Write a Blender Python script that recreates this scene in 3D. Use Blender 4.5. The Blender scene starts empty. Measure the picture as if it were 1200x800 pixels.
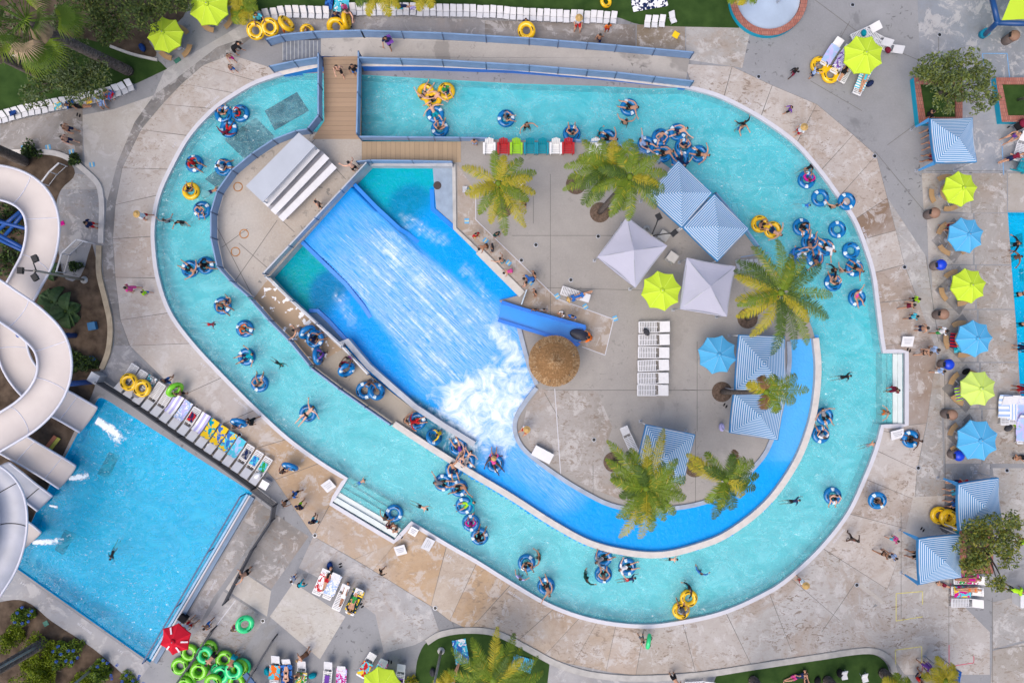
import bpy, bmesh, math, random
from mathutils import Vector, Matrix, noise
from mathutils.geometry import tessellate_polygon
random.seed(11)
scene = bpy.context.scene
COL = scene.collection
PI = math.pi
S = 18.0          # photo pixels per metre on the deck
H = 48.0          # height of the drone above the deck
def W(px, py, z=0.0):
 """ground point of photo pixel (px,py) for something at height z"""
 f = (H - z) / H / S
 return Vector(((px - 600) * f, (400 - py) * f, z))
def tag(o, label=None, cat=None, group=None, kind=None):
 if label: o['label'] = label
 if cat: o['category'] = cat
 if group: o['group'] = group
 if kind: o['kind'] = kind
 return o
def empty(name, loc=(0, 0, 0), rz=0.0):
 o = bpy.data.objects.new(name, None)
 COL.objects.link(o)
 o.location = loc
 o.rotation_euler = (0, 0, rz)
 o.empty_display_size = 0.2
 return o
KIDS = {}
def adopt(o, parent):
 o.parent = parent
 KIDS.setdefault(parent.name, []).append(o)
def dup(root, loc=None, rz=None, scale=None):
 r = root.copy()
 COL.objects.link(r)
 if loc is not None: r.location = loc
 if rz is not None: r.rotation_euler = (0, 0, rz)
 if scale is not None: r.scale = (scale, scale, scale)
 for ch in KIDS.get(root.name, []):
  c = ch.copy()
  COL.objects.link(c)
  adopt(c, r)
  for g in KIDS.get(ch.name, []):
   d = g.copy()
   COL.objects.link(d)
   adopt(d, c)
 return r
def override(o, mat, slot=0):
 s = o.material_slots[slot]
 s.link = 'OBJECT'
 s.material = mat
class MB:
 def __init__(self):
  self.v = []; self.f = []; self.m = []
 def add(self, vs, fs, mi=0):
  b = len(self.v)
  self.v += [tuple(p) for p in vs]
  for k in fs:
   self.f.append(tuple(b + i for i in k)); self.m.append(mi)
  return self
 def box(self, c, s, rz=0.0, mi=0, M=None):
  x, y, z = s[0] / 2, s[1] / 2, s[2] / 2
  vs = [Vector((sx * x, sy * y, sz * z)) for sz in (-1, 1) for sy in (-1, 1) for sx in (-1, 1)]
  R = Matrix.Rotation(rz, 3, 'Z') if M is None else M
  c = Vector(c)
  vs = [R @ p + c for p in vs]
  return self.add(vs, [(0, 2, 3, 1), (4, 5, 7, 6), (0, 1, 5, 4), (2, 6, 7, 3), (0, 4, 6, 2), (1, 3, 7, 5)], mi)
 def beam(self, p0, p1, w, h, mi=0):
  p0 = Vector(p0); p1 = Vector(p1)
  d = p1 - p0; L = d.length
  if L < 1e-6: return self
  x = d / L
  up = Vector((0, 0, 1))
  if abs(x.z) > 0.95: up = Vector((0, 1, 0))
  y = up.cross(x).normalized(); z = x.cross(y)
  M = Matrix((x, y, z)).transposed()
  return self.box((p0 + p1) / 2, (L, w, h), M=M, mi=mi)
 def bar(self, p0, p1, r0, r1=None, n=8, mi=0, cap=True):
  if r1 is None: r1 = r0
  return self.path([p0, p1], [r0, r1], n, mi, cap)
 def path(self, pts, r, n=8, mi=0, cap=True, closed=False):
  pts = [Vector(p) for p in pts]
  N = len(pts)
  rr = r if isinstance(r, (list, tuple)) else [r] * N
  rings = []
  prev = None
  for i, p in enumerate(pts):
   if closed: t = pts[(i + 1) % N] - pts[i - 1]
   else: t = pts[min(i + 1, N - 1)] - pts[max(i - 1, 0)]
   t.normalize()
   if prev is None:
    a = Vector((0, 0, 1)) if abs(t.z) < 0.9 else Vector((1, 0, 0))
    u = a.cross(t).normalized()
   else:
    u = (prev - t * prev.dot(t)).normalized()
   prev = u
   w = t.cross(u)
   rings.append([p + (u * math.cos(2 * PI * k / n) + w * math.sin(2 * PI * k / n)) * rr[i] for k in range(n)])
  b = len(self.v)
  for ring in rings: self.v += [tuple(q) for q in ring]
  for i in range(N if closed else N - 1):
   j = (i + 1) % N
   for k in range(n):
    k2 = (k + 1) % n
    self.f.append((b + i * n + k, b + i * n + k2, b + j * n + k2, b + j * n + k)); self.m.append(mi)
  if cap and not closed:
   self.f.append(tuple(b + k for k in reversed(range(n)))); self.m.append(mi)
   self.f.append(tuple(b + (N - 1) * n + k for k in range(n))); self.m.append(mi)
  return self
 def lathe(self, prof, n=16, loc=(0, 0, 0), mi=0, cap=True, sx=1.0, sy=1.0):
  b = len(self.v); lx, ly, lz = loc
  for (r, z) in prof:
   for k in range(n):
    a = 2 * PI * k / n
    self.v.append((lx + r * math.cos(a) * sx, ly + r * math.sin(a) * sy, lz + z))
  for i in range(len(prof) - 1):
   for k in range(n):
    k2 = (k + 1) % n
    self.f.append((b + i * n + k, b + i * n + k2, b + (i + 1) * n + k2, b + (i + 1) * n + k)); self.m.append(mi)
  if cap:
   self.f.append(tuple(b + k for k in reversed(range(n)))); self.m.append(mi)
   L = len(prof) - 1
   self.f.append(tuple(b + L * n + k for k in range(n))); self.m.append(mi)
  return self
 def torus(self, R, r, nu=28, nv=12, c=(0, 0, 0), M=None, mi=0, squash=1.0, a0=0.0, a1=None):
  vs = []
  full = a1 is None
  cnt = nu if full else nu + 1
  for i in range(cnt):
   a = 2 * PI * i / nu if full else a0 + (a1 - a0) * i / nu
   for j in range(nv):
    b = 2 * PI * j / nv
    p = Vector(((R + r * math.cos(b)) * math.cos(a), (R + r * math.cos(b)) * math.sin(a), r * math.sin(b) * squash))
    if M is not None: p = M @ p
    vs.append(p + Vector(c))
  fs = []
  for i in range(nu):
   i2 = (i + 1) % nu if full else i + 1
   for j in range(nv):
    j2 = (j + 1) % nv
    fs.append((i * nv + j, i2 * nv + j, i2 * nv + j2, i * nv + j2))
  return self.add(vs, fs, mi)
 def poly(self, pts, z=None, mi=0):
  """flat tessellated polygon; pts Vector 3d or xy with z"""
  P = [Vector((p[0], p[1], p[2] if z is None else z)) for p in pts]
  tris = tessellate_polygon([[Vector((p.x, p.y, 0)) for p in P]])
  out = []
  for t in tris:
   a, b, c = (P[i] for i in t)
   if (b - a).cross(c - a).z < 0: t = (t[0], t[2], t[1])
   out.append(t)
  return self.add(P, out, mi)
 def prism(self, pts, z0, z1=None, mi=0, mi_side=None):
  """pts Vector list (their own z used for the top when z1 is None)"""
  if mi_side is None: mi_side = mi
  top = [Vector((p[0], p[1], p[2] if z1 is None else z1)) for p in pts]
  self.poly(top, None, mi)
  n = len(top)
  bot = [Vector((p.x, p.y, z0)) for p in top]
  area = sum(top[i].x * top[(i + 1) % n].y - top[(i + 1) % n].x * top[i].y for i in range(n))
  fs = []
  for i in range(n):
   j = (i + 1) % n
   fs.append((i, n + i, n + j, j) if area > 0 else (j, n + j, n + i, i))
  fs = [tuple(reversed(f)) for f in fs] if area > 0 else [tuple(reversed(f)) for f in fs]
  return self.add(top + bot, fs, mi_side)
 def build(self, name, mats, parent=None, smooth=False, loc=None):
  me = bpy.data.meshes.new(name)
  me.from_pydata(self.v, [], self.f)
  if not isinstance(mats, (list, tuple)): mats = [mats]
  for x in mats: me.materials.append(x)
  if len(mats) > 1: me.polygons.foreach_set('material_index', self.m)
  if smooth: me.polygons.foreach_set('use_smooth', [True] * len(self.f))
  me.update()
  o = bpy.data.objects.new(name, me)
  COL.objects.link(o)
  if loc is not None: o.location = loc
  if parent is not None: adopt(o, parent)
  return o
def curve(pts, n=6, closed=False):
 """Hermite smoothing of px points; a third item 'c' makes a corner. Returns list of (x,y[,z])"""
 out = []
 N = len(pts)
 P = []; Cn = []
 for p in pts:
  Cn.append(p[-1] == 'c')
  P.append(Vector([q for q in p if q != 'c']))
 def tan(i, start):
  if closed or (0 < i < N - 1):
   a, b, c = P[(i - 1) % N], P[i], P[(i + 1) % N]
   if Cn[i]: return (c - b) if start else (b - a)
   return (c - a) / 2
  if i == 0: return P[1] - P[0]
  return P[N - 1] - P[N - 2]
 for i in range(N if closed else N - 1):
  j = (i + 1) % N
  L = (P[j] - P[i]).length
  t0, t1 = tan(i, True), tan(j, False)
  if t0.length > 1e-6: t0 = t0.normalized() * L
  if t1.length > 1e-6: t1 = t1.normalized() * L
  for k in range(n):
   t = k / n
   h1 = 2 * t**3 - 3 * t**2 + 1; h2 = t**3 - 2 * t**2 + t; h3 = -2 * t**3 + 3 * t**2; h4 = t**3 - t**2
   out.append(P[i] * h1 + t0 * h2 + P[j] * h3 + t1 * h4)
 if not closed: out.append(P[-1])
 return out
def offset(pts, d, closed=False):
 out = []
 N = len(pts)
 for i in range(N):
  a = pts[(i - 1) % N] if (closed or i > 0) else pts[i]
  c = pts[(i + 1) % N] if (closed or i < N - 1) else pts[i]
  t = Vector((c[0] - a[0], c[1] - a[1]))
  if t.length < 1e-9: t = Vector((1, 0))
  t.normalize()
  nrm = Vector((-t.y, t.x))
  out.append(Vector((pts[i][0] + nrm.x * d, pts[i][1] + nrm.y * d)))
 return out
def inside(pt, poly):
 x, y = pt[0], pt[1]; r = False; n = len(poly); j = n - 1
 for i in range(n):
  xi, yi = poly[i][0], poly[i][1]; xj, yj = poly[j][0], poly[j][1]
  if (yi > y) != (yj > y) and x < (xj - xi) * (y - yi) / (yj - yi) + xi: r = not r
  j = i
 return r
def lin(c):
 return tuple((x / 12.92 if x <= 0.04045 else ((x + 0.055) / 1.055) ** 2.4) for x in c)
class NT:
 def __init__(self, name):
  self.mat = bpy.data.materials.new(name); self.mat.use_nodes = True
  self.t = self.mat.node_tree; self.t.nodes.clear()
  self.out = self.t.nodes.new('ShaderNodeOutputMaterial')
 def n(self, typ, **kw):
  nd = self.t.nodes.new('ShaderNode' + typ)
  for k, v in kw.items():
   if k in nd.inputs.keys(): self.set(nd, k, v)
   else: setattr(nd, k, v)
  return nd
 def set(self, nd, k, v):
  s = nd.inputs[k]
  if isinstance(v, bpy.types.NodeSocket): self.t.links.new(v, s)
  else:
   if isinstance(v, (tuple, list)) and len(v) == 3 and s.type == 'RGBA': v = (*v, 1)
   s.default_value = v
 def pos(self): return self.n('NewGeometry').outputs['Position']
 def obj(self): return self.n('TexCoord').outputs['Object']
 def map(self, v, scale=(1, 1, 1), rot=(0, 0, 0)):
  nd = self.n('Mapping'); self.set(nd, 'Vector', v); nd.inputs['Scale'].default_value = scale
  nd.inputs['Rotation'].default_value = rot
  return nd.outputs[0]
 def noise(self, vec, scale, detail=4, rough=0.55, dist=0.0):
  nd = self.n('TexNoise'); self.set(nd, 'Vector', vec)
  nd.inputs['Scale'].default_value = scale; nd.inputs['Detail'].default_value = detail
  nd.inputs['Roughness'].default_value = rough; nd.inputs['Distortion'].default_value = dist
  return nd.outputs[0]
 def ramp(self, fac, a, b, ca=(0, 0, 0), cb=(1, 1, 1)):
  nd = self.n('ValToRGB'); self.set(nd, 'Fac', fac)
  e = nd.color_ramp.elements
  e[0].position = a; e[0].color = (*ca, 1); e[1].position = b; e[1].color = (*cb, 1)
  return nd.outputs[0]
 def mix(self, fac, a, b, mode='MIX'):
  nd = self.n('MixRGB', blend_type=mode)
  self.set(nd, 'Fac', fac); self.set(nd, 'Color1', a); self.set(nd, 'Color2', b)
  return nd.outputs[0]
 def math(self, op, a, b=0.0):
  nd = self.n('Math', operation=op)
  for i, v in enumerate((a, b)):
   if isinstance(v, bpy.types.NodeSocket): self.t.links.new(v, nd.inputs[i])
   else: nd.inputs[i].default_value = v
  return nd.outputs[0]
 def bump(self, h, s=0.3, d=0.02):
  nd = self.n('Bump'); self.set(nd, 'Height', h); nd.inputs['Strength'].default_value = s; nd.inputs['Distance'].default_value = d
  return nd.outputs[0]
 def attr(self, name): return self.n('Attribute', attribute_name=name)
 def bsdf(self, color, rough=0.6, normal=None, spec=0.4, metal=0.0):
  nd = self.n('BsdfPrincipled'); self.set(nd, 'Base Color', color); self.set(nd, 'Roughness', rough)
  nd.inputs['Specular IOR Level'].default_value = spec; nd.inputs['Metallic'].default_value = metal
  if normal is not None: self.set(nd, 'Normal', normal)
  return nd
 def done(self, nd):
  self.t.links.new(nd.outputs[0] if not isinstance(nd, bpy.types.NodeSocket) else nd, self.out.inputs[0])
  return self.mat
MATS = {}
def plain(name, c, rough=0.6, var=0.12, scale=3.0, spec=0.4, metal=0.0, bump=0.0, c2=None, obj=True):
 """slightly uneven procedural material; c linear"""
 if name in MATS: return MATS[name]
 t = NT(name)
 v = t.obj() if obj else t.pos()
 nz = t.noise(v, scale, 5)
 lo = tuple(x * (1 - var) for x in c) if c2 is None else c2
 hi = tuple(min(1, x * (1 + var)) for x in c) if c2 is None else c
 col = t.ramp(nz, 0.3, 0.7, lo, hi)
 nrm = t.bump(t.noise(v, scale * 6, 3), bump, 0.01) if bump else None
 MATS[name] = t.done(t.bsdf(col, rough, nrm, spec, metal))
 return MATS[name]
def concrete_mat(name, c, wet=0.5, spots=0.4, warm=0.0):
 t = NT(name); p = t.pos()
 big = t.noise(p, 0.12, 5, 0.6)
 mid = t.noise(p, 0.9, 6, 0.65)
 fine = t.noise(p, 9.0, 4, 0.6)
 col = t.mix(t.ramp(big, 0.35, 0.65), tuple(x * 0.86 for x in c), tuple(x * 1.1 for x in c))
 if warm: col = t.mix(t.math('MULTIPLY', t.ramp(t.noise(p, 0.07, 3), 0.42, 0.62), warm), col, (0.36, 0.27, 0.19))
 col = t.mix(t.math('MULTIPLY', t.ramp(mid, 0.4, 0.75), 0.4), col, tuple(x * 0.72 for x in c))
 col = t.mix(t.math('MULTIPLY', t.ramp(fine, 0.45, 0.75), 0.3), col, tuple(x * 1.25 for x in c))
 wz = t.noise(p, 0.16, 5, 0.62, 0.6)
 wet_m = t.math('MULTIPLY', t.ramp(wz, 0.60, 0.625), wet)
 col = t.mix(wet_m, col, tuple(x * 0.42 for x in c))
 sp = t.math('MULTIPLY', t.math('MULTIPLY', t.ramp(t.noise(p, 3.0, 3, 0.5, 0.8), 0.63, 0.66), t.ramp(t.noise(p, 0.22, 3), 0.45, 0.6)), spots)
 col = t.mix(sp, col, tuple(x * 0.4 for x in c))
 rough = t.ramp(wet_m, 0.0, 0.5, (0.85,) * 3, (0.45,) * 3)
 return t.done(t.bsdf(col, rough, t.bump(fine, 0.15, 0.01), 0.3))
def slab_mat(name):
 """deck slabs: colour from the slab's own cast, rgb; alpha = how scuffed it is"""
 t = NT(name); p = t.pos()
 a = t.attr('cast'); col = a.outputs['Color']; al = a.outputs['Alpha']
 big = t.noise(p, 0.25, 6, 0.65, 0.4); mid = t.noise(p, 1.6, 6, 0.7); fine = t.noise(p, 11.0, 4, 0.6)
 col = t.mix(t.math('MULTIPLY', t.ramp(big, 0.35, 0.68), 0.5), col, t.mix(1.0, col, (0.72, 0.66, 0.6), 'MULTIPLY'))
 col = t.mix(t.math('MULTIPLY', t.ramp(mid, 0.45, 0.72), 0.35), col, t.mix(1.0, col, (0.7, 0.64, 0.58), 'MULTIPLY'))
 col = t.mix(t.math('MULTIPLY', t.ramp(fine, 0.5, 0.7), 0.28), col, t.mix(1.0, col, (1.3, 1.28, 1.25), 'MULTIPLY'))
 gm = t.math('MULTIPLY', t.ramp(t.noise(p, 0.13, 6, 0.7, 0.8), 0.42, 0.62), 0.55)
 col = t.mix(gm, col, (0.43, 0.41, 0.41))
 om = t.math('MULTIPLY', t.ramp(t.noise(p, 0.24, 8, 0.74, 1.2), 0.50, 0.64), t.math('MULTIPLY', al, 0.6))
 col = t.mix(om, col, (0.30, 0.225, 0.17))
 pale = t.math('MULTIPLY', t.ramp(t.noise(p, 0.9, 8, 0.75, 0.6), 0.53, 0.58), 0.5)
 col = t.mix(pale, col, (0.52, 0.50, 0.50))
 m = t.map(p, (1, 1.9, 1), (0, 0, 0.5))
 chips = t.ramp(t.noise(m, 1.9, 6, 0.65, 0.9), 0.575, 0.60)
 chips2 = t.ramp(t.noise(m, 5.0, 4, 0.6, 0.6), 0.60, 0.63)
 k = t.math('MULTIPLY', t.math('MAXIMUM', chips, chips2), t.math('MULTIPLY', al, t.ramp(t.noise(p, 0.35, 4, .6), 0.36, 0.58)))
 col = t.mix(t.math('MULTIPLY', k, .85), col, (0.20, 0.15, 0.115))
 return t.done(t.bsdf(col, 0.8, t.bump(fine, 0.2, 0.01), 0.3))
def water_mat(name, tint, milk, milk_amt, bump=0.35, scale=2.2, fleck=0.0):
 t = NT(name); p = t.pos()
 n1 = t.noise(p, scale, 4, 0.6, 1.0); n2 = t.noise(p, scale * 3.2, 3, 0.6, 1.2)
 h = t.math('ADD', n1, t.math('MULTIPLY', n2, 0.45))
 nrm = t.bump(h, bump, 0.22)
 tr = t.n('BsdfTransparent', Color=(*tint, 1))
 df = t.n('BsdfDiffuse', Color=(*milk, 1))
 m1 = t.n('MixShader', Fac=t.math('ADD', milk_amt, t.math('MULTIPLY', t.math('SUBTRACT', t.noise(t.map(p, (1, 1.5, 1), (0, 0, .5)), 0.6, 8, 0.72, 1.2), 0.5), 0.85)))
 t.t.links.new(tr.outputs[0], m1.inputs[1]); t.t.links.new(df.outputs[0], m1.inputs[2])
 if fleck:  # ripple glints painted on the surface as white diffuse flecks
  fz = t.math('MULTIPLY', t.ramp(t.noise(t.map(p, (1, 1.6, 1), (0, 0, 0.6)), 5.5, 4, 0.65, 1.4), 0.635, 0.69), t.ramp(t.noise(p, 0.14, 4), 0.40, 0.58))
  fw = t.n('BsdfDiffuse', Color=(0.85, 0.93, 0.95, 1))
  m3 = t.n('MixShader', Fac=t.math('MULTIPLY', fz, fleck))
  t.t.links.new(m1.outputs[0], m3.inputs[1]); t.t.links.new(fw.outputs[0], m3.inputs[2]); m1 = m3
 gl = t.n('BsdfGlossy', Roughness=0.06, Normal=nrm)
 fr = t.n('Fresnel', IOR=1.33, Normal=nrm)
 m2 = t.n('MixShader', Fac=fr.outputs[0])
 t.t.links.new(m1.outputs[0], m2.inputs[1]); t.t.links.new(gl.outputs[0], m2.inputs[2])
 return t.done(m2)
def floor_mat(name, ca, cb, scale=0.15, cs=None):
 t = NT(name); p = t.pos()
 col = t.ramp(t.noise(p, scale, 5, 0.6, 0.5), 0.35, 0.65, ca, cb)
 if cs:   # floor colour grows paler towards the southern reach
  sp = t.n('SeparateXYZ'); t.set(sp, 0, p)
  g = t.math('ADD', t.math('MULTIPLY', sp.outputs[1], -0.03), t.math('ADD', t.math('MULTIPLY', sp.outputs[0], -0.004), t.math('MULTIPLY', t.noise(p, 0.1, 3), 0.3)))
  col = t.mix(t.ramp(g, -0.05, 0.42), col, cs)
 col = t.mix(t.math('MULTIPLY', t.ramp(t.noise(p, 2.5, 5, 0.7), 0.5, 0.75), 0.22), col, tuple(min(1, x * 1.25) for x in cb))
 return t.done(t.bsdf(col, 0.7))
M_GROUND = concrete_mat('concrete', (0.26, 0.262, 0.278), 0.45, 0.8)
M_SLAB = slab_mat('deck_slabs')
M_ISLE = concrete_mat('island_concrete', (0.315, 0.295, 0.28), 0.2, 0.3)
M_CONC = plain('plain_concrete', (0.44, 0.43, 0.42), 0.85, 0.14, 2.0, 0.3, bump=0.15, obj=False)
M_CURB = plain('curb_concrete', (0.55, 0.52, 0.50), 0.8, 0.1, 3.0, 0.3, bump=0.1, obj=False)
M_JOINT = plain('joint', (0.13, 0.125, 0.12), 0.9, 0.1)
M_WHITEP = plain('white_paint', (0.53, 0.53, 0.585), 0.5, 0.05, 2.0)
M_TURF = plain('turf', (0.042, 0.082, 0.02), 0.95, 0.25, 1.2, 0.1, bump=0.5, c2=(0.022, 0.05, 0.012), obj=False)
M_SOIL = plain('soil', (0.13, 0.095, 0.07), 0.95, 0.3, 1.6, 0.1, bump=0.5, c2=(0.05, 0.036, 0.027), obj=False)
M_STEELB = plain('slate_blue_metal', (0.165, 0.27, 0.45), 0.45, 0.12, 1.0, 0.5)
M_STEELD = plain('dark_blue_metal', (0.05, 0.10, 0.2), 0.4, 0.15, 1.0, 0.5)
M_GREYM = plain('grey_metal', (0.38, 0.40, 0.45), 0.4, 0.1, 1.0, 0.5, 0.3)
M_BLUEP = plain('pool_blue_paint', (0.0, 0.15, 0.62), 0.3, 0.12, 0.8, 0.5, obj=False)
M_WHITE = plain('white_plastic', (0.64, 0.64, 0.67), 0.35, 0.05, 3.0, 0.5)
M_BLACK = plain('black', (0.012, 0.012, 0.014), 0.5, 0.2, 3.0)
M_BROWNST = plain('brown_concrete', (0.24, 0.165, 0.12), 0.85, 0.15, 1.5, 0.2, obj=False)
def wood_mat(name, c, ang, w=0.14):
 t = NT(name); p = t.map(t.pos(), (1, 1, 1), (0, 0, ang))
 sep = t.n('SeparateXYZ'); t.set(sep, 0, p)
 x = t.math('DIVIDE', sep.outputs[0], w)
 fl = t.math('FLOOR', x); fr = t.math('FRACT', x)
 wn = t.n('TexWhiteNoise', noise_dimensions='1D'); t.set(wn, 'W', fl)
 grain = t.noise(t.map(p, (6, 0.8, 1)), 4, 5, 0.6)
 col = t.mix(t.math('MULTIPLY', wn.outputs[0], 0.5), c, tuple(x_ * 0.7 for x_ in c))
 col = t.mix(t.math('MULTIPLY', grain, 0.45), col, tuple(x_ * 0.6 for x_ in c))
 gap = t.math('LESS_THAN', fr, 0.05)
 col = t.mix(t.math('MULTIPLY', gap, .75), col, (0.09, 0.065, 0.045))
 return t.done(t.bsdf(col, 0.75, t.bump(t.math('SUBTRACT', grain, gap), 0.4, 0.01), 0.25))
RO_right = [(803, 103, 'c'), (840, 113), (875, 130), (900, 145), (932, 169), (960, 201), (982, 231), (1000, 258), (1012, 287), (1022, 320), (1027, 355), (1032, 395), (1035, 413, 'c'),
   (1061, 413, 'c'), (1061, 497, 'c'), (1033, 498, 'c'), (1025, 527), (1012, 560), (993, 600), (962, 640), (925, 675), (900, 692), (850, 715), (800, 727), (755, 732),
   (700, 726), (650, 710), (600, 682), (560, 657), (525, 637), (482, 611, 'c'), (462, 633, 'c'), (389, 589, 'c'), (407, 560, 'c'), (375, 540), (337, 512), (300, 478),
   (262, 440), (225, 400), (200, 365), (186, 325), (181, 287), (181, 262), (187, 230), (200, 200), (222, 161), (250, 130), (275, 112), (300, 98), (332, 87, 'c')]
RO_top = [(332, 87), (376, 86), (427, 88), (600, 98), (700, 101), (760, 104), (803, 103)]
RO = curve(RO_right, 5)
RO_loop = RO[:-1] + [Vector(p) for p in RO_top[:-1]]
ro_w = [W(p[0], p[1], 0) for p in RO_loop]
POOL2 = curve([(110, 474), (117, 466), (126, 469, 'c'), (296, 577, 'c'), (176, 776, 'c'), (17, 664, 'c'), (36, 612), (62, 562), (90, 510)], 3, True)
POOL3 = [(1181, 249), (1181, 258), (1192, 397), (1196, 470), (1330, 470), (1330, 249)]
def bm_obj(name, loops, z, mat, kind='structure'):
 bm = bmesh.new(); edges = []
 for lp in loops:
  vs = [bm.verts.new((p[0], p[1], z)) for p in lp]
  for i in range(len(vs)): edges.append(bm.edges.new((vs[i], vs[(i + 1) % len(vs)])))
 bmesh.ops.triangle_fill(bm, edges=edges, use_beauty=True)
 bmesh.ops.recalc_face_normals(bm, faces=bm.faces)
 for f in bm.faces:
  if f.normal.z < 0: f.normal_flip()
 me = bpy.data.meshes.new(name); bm.to_mesh(me); bm.free(); me.materials.append(mat)
 o = bpy.data.objects.new(name, me); COL.objects.link(o)
 return tag(o, kind=kind)
G = 160.0
big = [Vector((-G, -G, 0)), Vector((G, -G, 0)), Vector((G, G, 0)), Vector((-G, G, 0))]
pool2_w = [W(p[0], p[1]) for p in POOL2]; pool3_w = [W(p[0], p[1]) for p in POOL3]
bm_obj('ground', [big, ro_w, pool2_w, pool3_w], 0.0, M_GROUND)
def basin(name, loop, zt, zf, fmat, wmat, zw, wname, rim_mat=None):
 mb = MB(); n = len(loop)
 top = [Vector((p.x, p.y, zt)) for p in loop]; bot = [Vector((p.x, p.y, zf)) for p in loop]
 mb.add(top + bot, [(i, (i + 1) % n, n + (i + 1) % n, n + i) for i in range(n)], 1)
 c = sum(top, Vector()) / n
 mb.poly([Vector((p.x, p.y, zf)) for p in loop], zf, 0)
 tag(mb.build(name, [fmat, rim_mat or fmat]), kind='structure')
 w = MB().poly(loop, zw)
 tag(w.build(wname, wmat), kind='structure')
M_RFLOOR = floor_mat('river_floor', (0.06, 0.60, 0.70), (0.22, 0.74, 0.80), 0.15, (0.60, 0.80, 0.84))
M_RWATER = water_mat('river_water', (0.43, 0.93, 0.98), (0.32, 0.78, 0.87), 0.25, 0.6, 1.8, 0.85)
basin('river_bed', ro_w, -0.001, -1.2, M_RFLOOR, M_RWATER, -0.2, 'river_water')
M_PFLOOR = floor_mat('slide_pool_floor', (0.0, 0.54, 0.82), (0.02, 0.66, 0.92))
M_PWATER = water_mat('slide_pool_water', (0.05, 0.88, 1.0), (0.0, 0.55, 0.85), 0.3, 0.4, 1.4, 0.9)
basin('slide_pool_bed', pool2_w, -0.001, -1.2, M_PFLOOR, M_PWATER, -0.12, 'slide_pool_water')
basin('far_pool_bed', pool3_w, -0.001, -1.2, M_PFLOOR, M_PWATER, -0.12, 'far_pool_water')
M_TILE = plain('dark_tile', (0.0, 0.025, 0.09), 0.8, 0.3, 4.0, obj=False)
mb = MB()
for q in ([(310, 130), (348, 108), (362, 130), (322, 153)], [(262, 163), (300, 138), (322, 160), (290, 190)], [(240, 210), (262, 192), (282, 205), (262, 226)], [(790, 160), (800, 150), (812, 163), (800, 176)]):
 mb.poly([W(x, y, -1.19) for x, y in q], -1.185)
tag(mb.build('river_floor_tiles', M_TILE), kind='structure')
M_TILE2 = plain('grating_tile', (0.02, 0.16, 0.22), 0.8, 0.3, 4.0, obj=False)
mb = MB()
for q in ([(128, 529), (140, 534), (127, 561), (114, 555)], [(76, 620), (89, 625), (74, 650), (64, 644)]):
 mb.poly([W(x, y, -1.19) for x, y in q], -1.185)
mb.poly([W(x, y, -1.19) for x, y in ((1190, 275), (1198, 273), (1199, 290), (1191, 288))], -1.185)
mb.poly([W(x, y, -1.19) for x, y in ((1194, 316), (1199, 314), (1200, 330), (1195, 330))], -1.185)
tag(mb.build('pool_floor_grating', M_TILE2), kind='structure')
def strip(name, a, b, z0, z1, mat, closed=False, kind='structure', zt=None):
 mb = MB(); n = len(a)
 za = [z1] * n if zt is None else zt
 v = [Vector((p.x, p.y, z0)) for p in a] + [Vector((p.x, p.y, za[i])) for i, p in enumerate(a)] + [Vector((p.x, p.y, za[i])) for i, p in enumerate(b)] + [Vector((p.x, p.y, z0)) for p in b]
 fs = []
 for i in range(n if closed else n - 1):
  j = (i + 1) % n
  for r in range(4):
   r2 = (r + 1) % 4
   fs.append((r * n + i, r * n + j, r2 * n + j, r2 * n + i))
 if not closed: fs += [(0, n, 2 * n, 3 * n), (n - 1, 4 * n - 1, 3 * n - 1, 2 * n - 1)]
 mb.add(v, fs)
 return tag(mb.build(name, mat), kind=kind)
cop_in = [W(p[0], p[1]) for p in offset(RO, 0.8)]
cop_out = [W(p[0], p[1]) for p in offset(RO, -3.8)]
strip('pool_coping', cop_in, cop_out, -0.3, 0.035, M_WHITEP)
class Paving:
 def __init__(self): self.v = []; self.f = []; self.c = []
 def add(self, pts, z, cast, shrink=0.025):
  c = Vector((sum(p[0] for p in pts) / len(pts), sum(p[1] for p in pts) / len(pts)))
  P = []
  for p in pts:
   q = Vector((p[0], p[1])); d = c - q
   if d.length > 0.1: q = q + d.normalized() * shrink
   P.append(Vector((q.x, q.y, z)))
  tris = tessellate_polygon([[Vector((p.x, p.y, 0)) for p in P]])
  b = len(self.v); self.v += [tuple(p) for p in P]
  for t in tris:
   a, e, g = (P[i] for i in t)
   if (e - a).cross(g - a).z < 0: t = (t[0], t[2], t[1])
   self.f.append(tuple(b + i for i in t)); self.c.append(cast)
 def build(self, name):
  me = bpy.data.meshes.new(name); me.from_pydata(self.v, [], self.f); me.materials.append(M_SLAB)
  at = me.color_attributes.new('cast', 'FLOAT_COLOR', 'CORNER')
  k = 0
  for poly, c in zip(me.polygons, self.c):
   for li in poly.loop_indices: at.data[li].color = c
  o = bpy.data.objects.new(name, me); COL.objects.link(o)
  return tag(o, kind='structure')
GREYL = (0.40, 0.385, 0.375); TAN = (0.41, 0.36, 0.33); TANL = (0.445, 0.405, 0.38); PEACH = (0.44, 0.315, 0.205); PEACHL = (0.45, 0.35, 0.26); BROWN = (0.235, 0.165, 0.12); DKG = (0.155, 0.152, 0.155)
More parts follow.
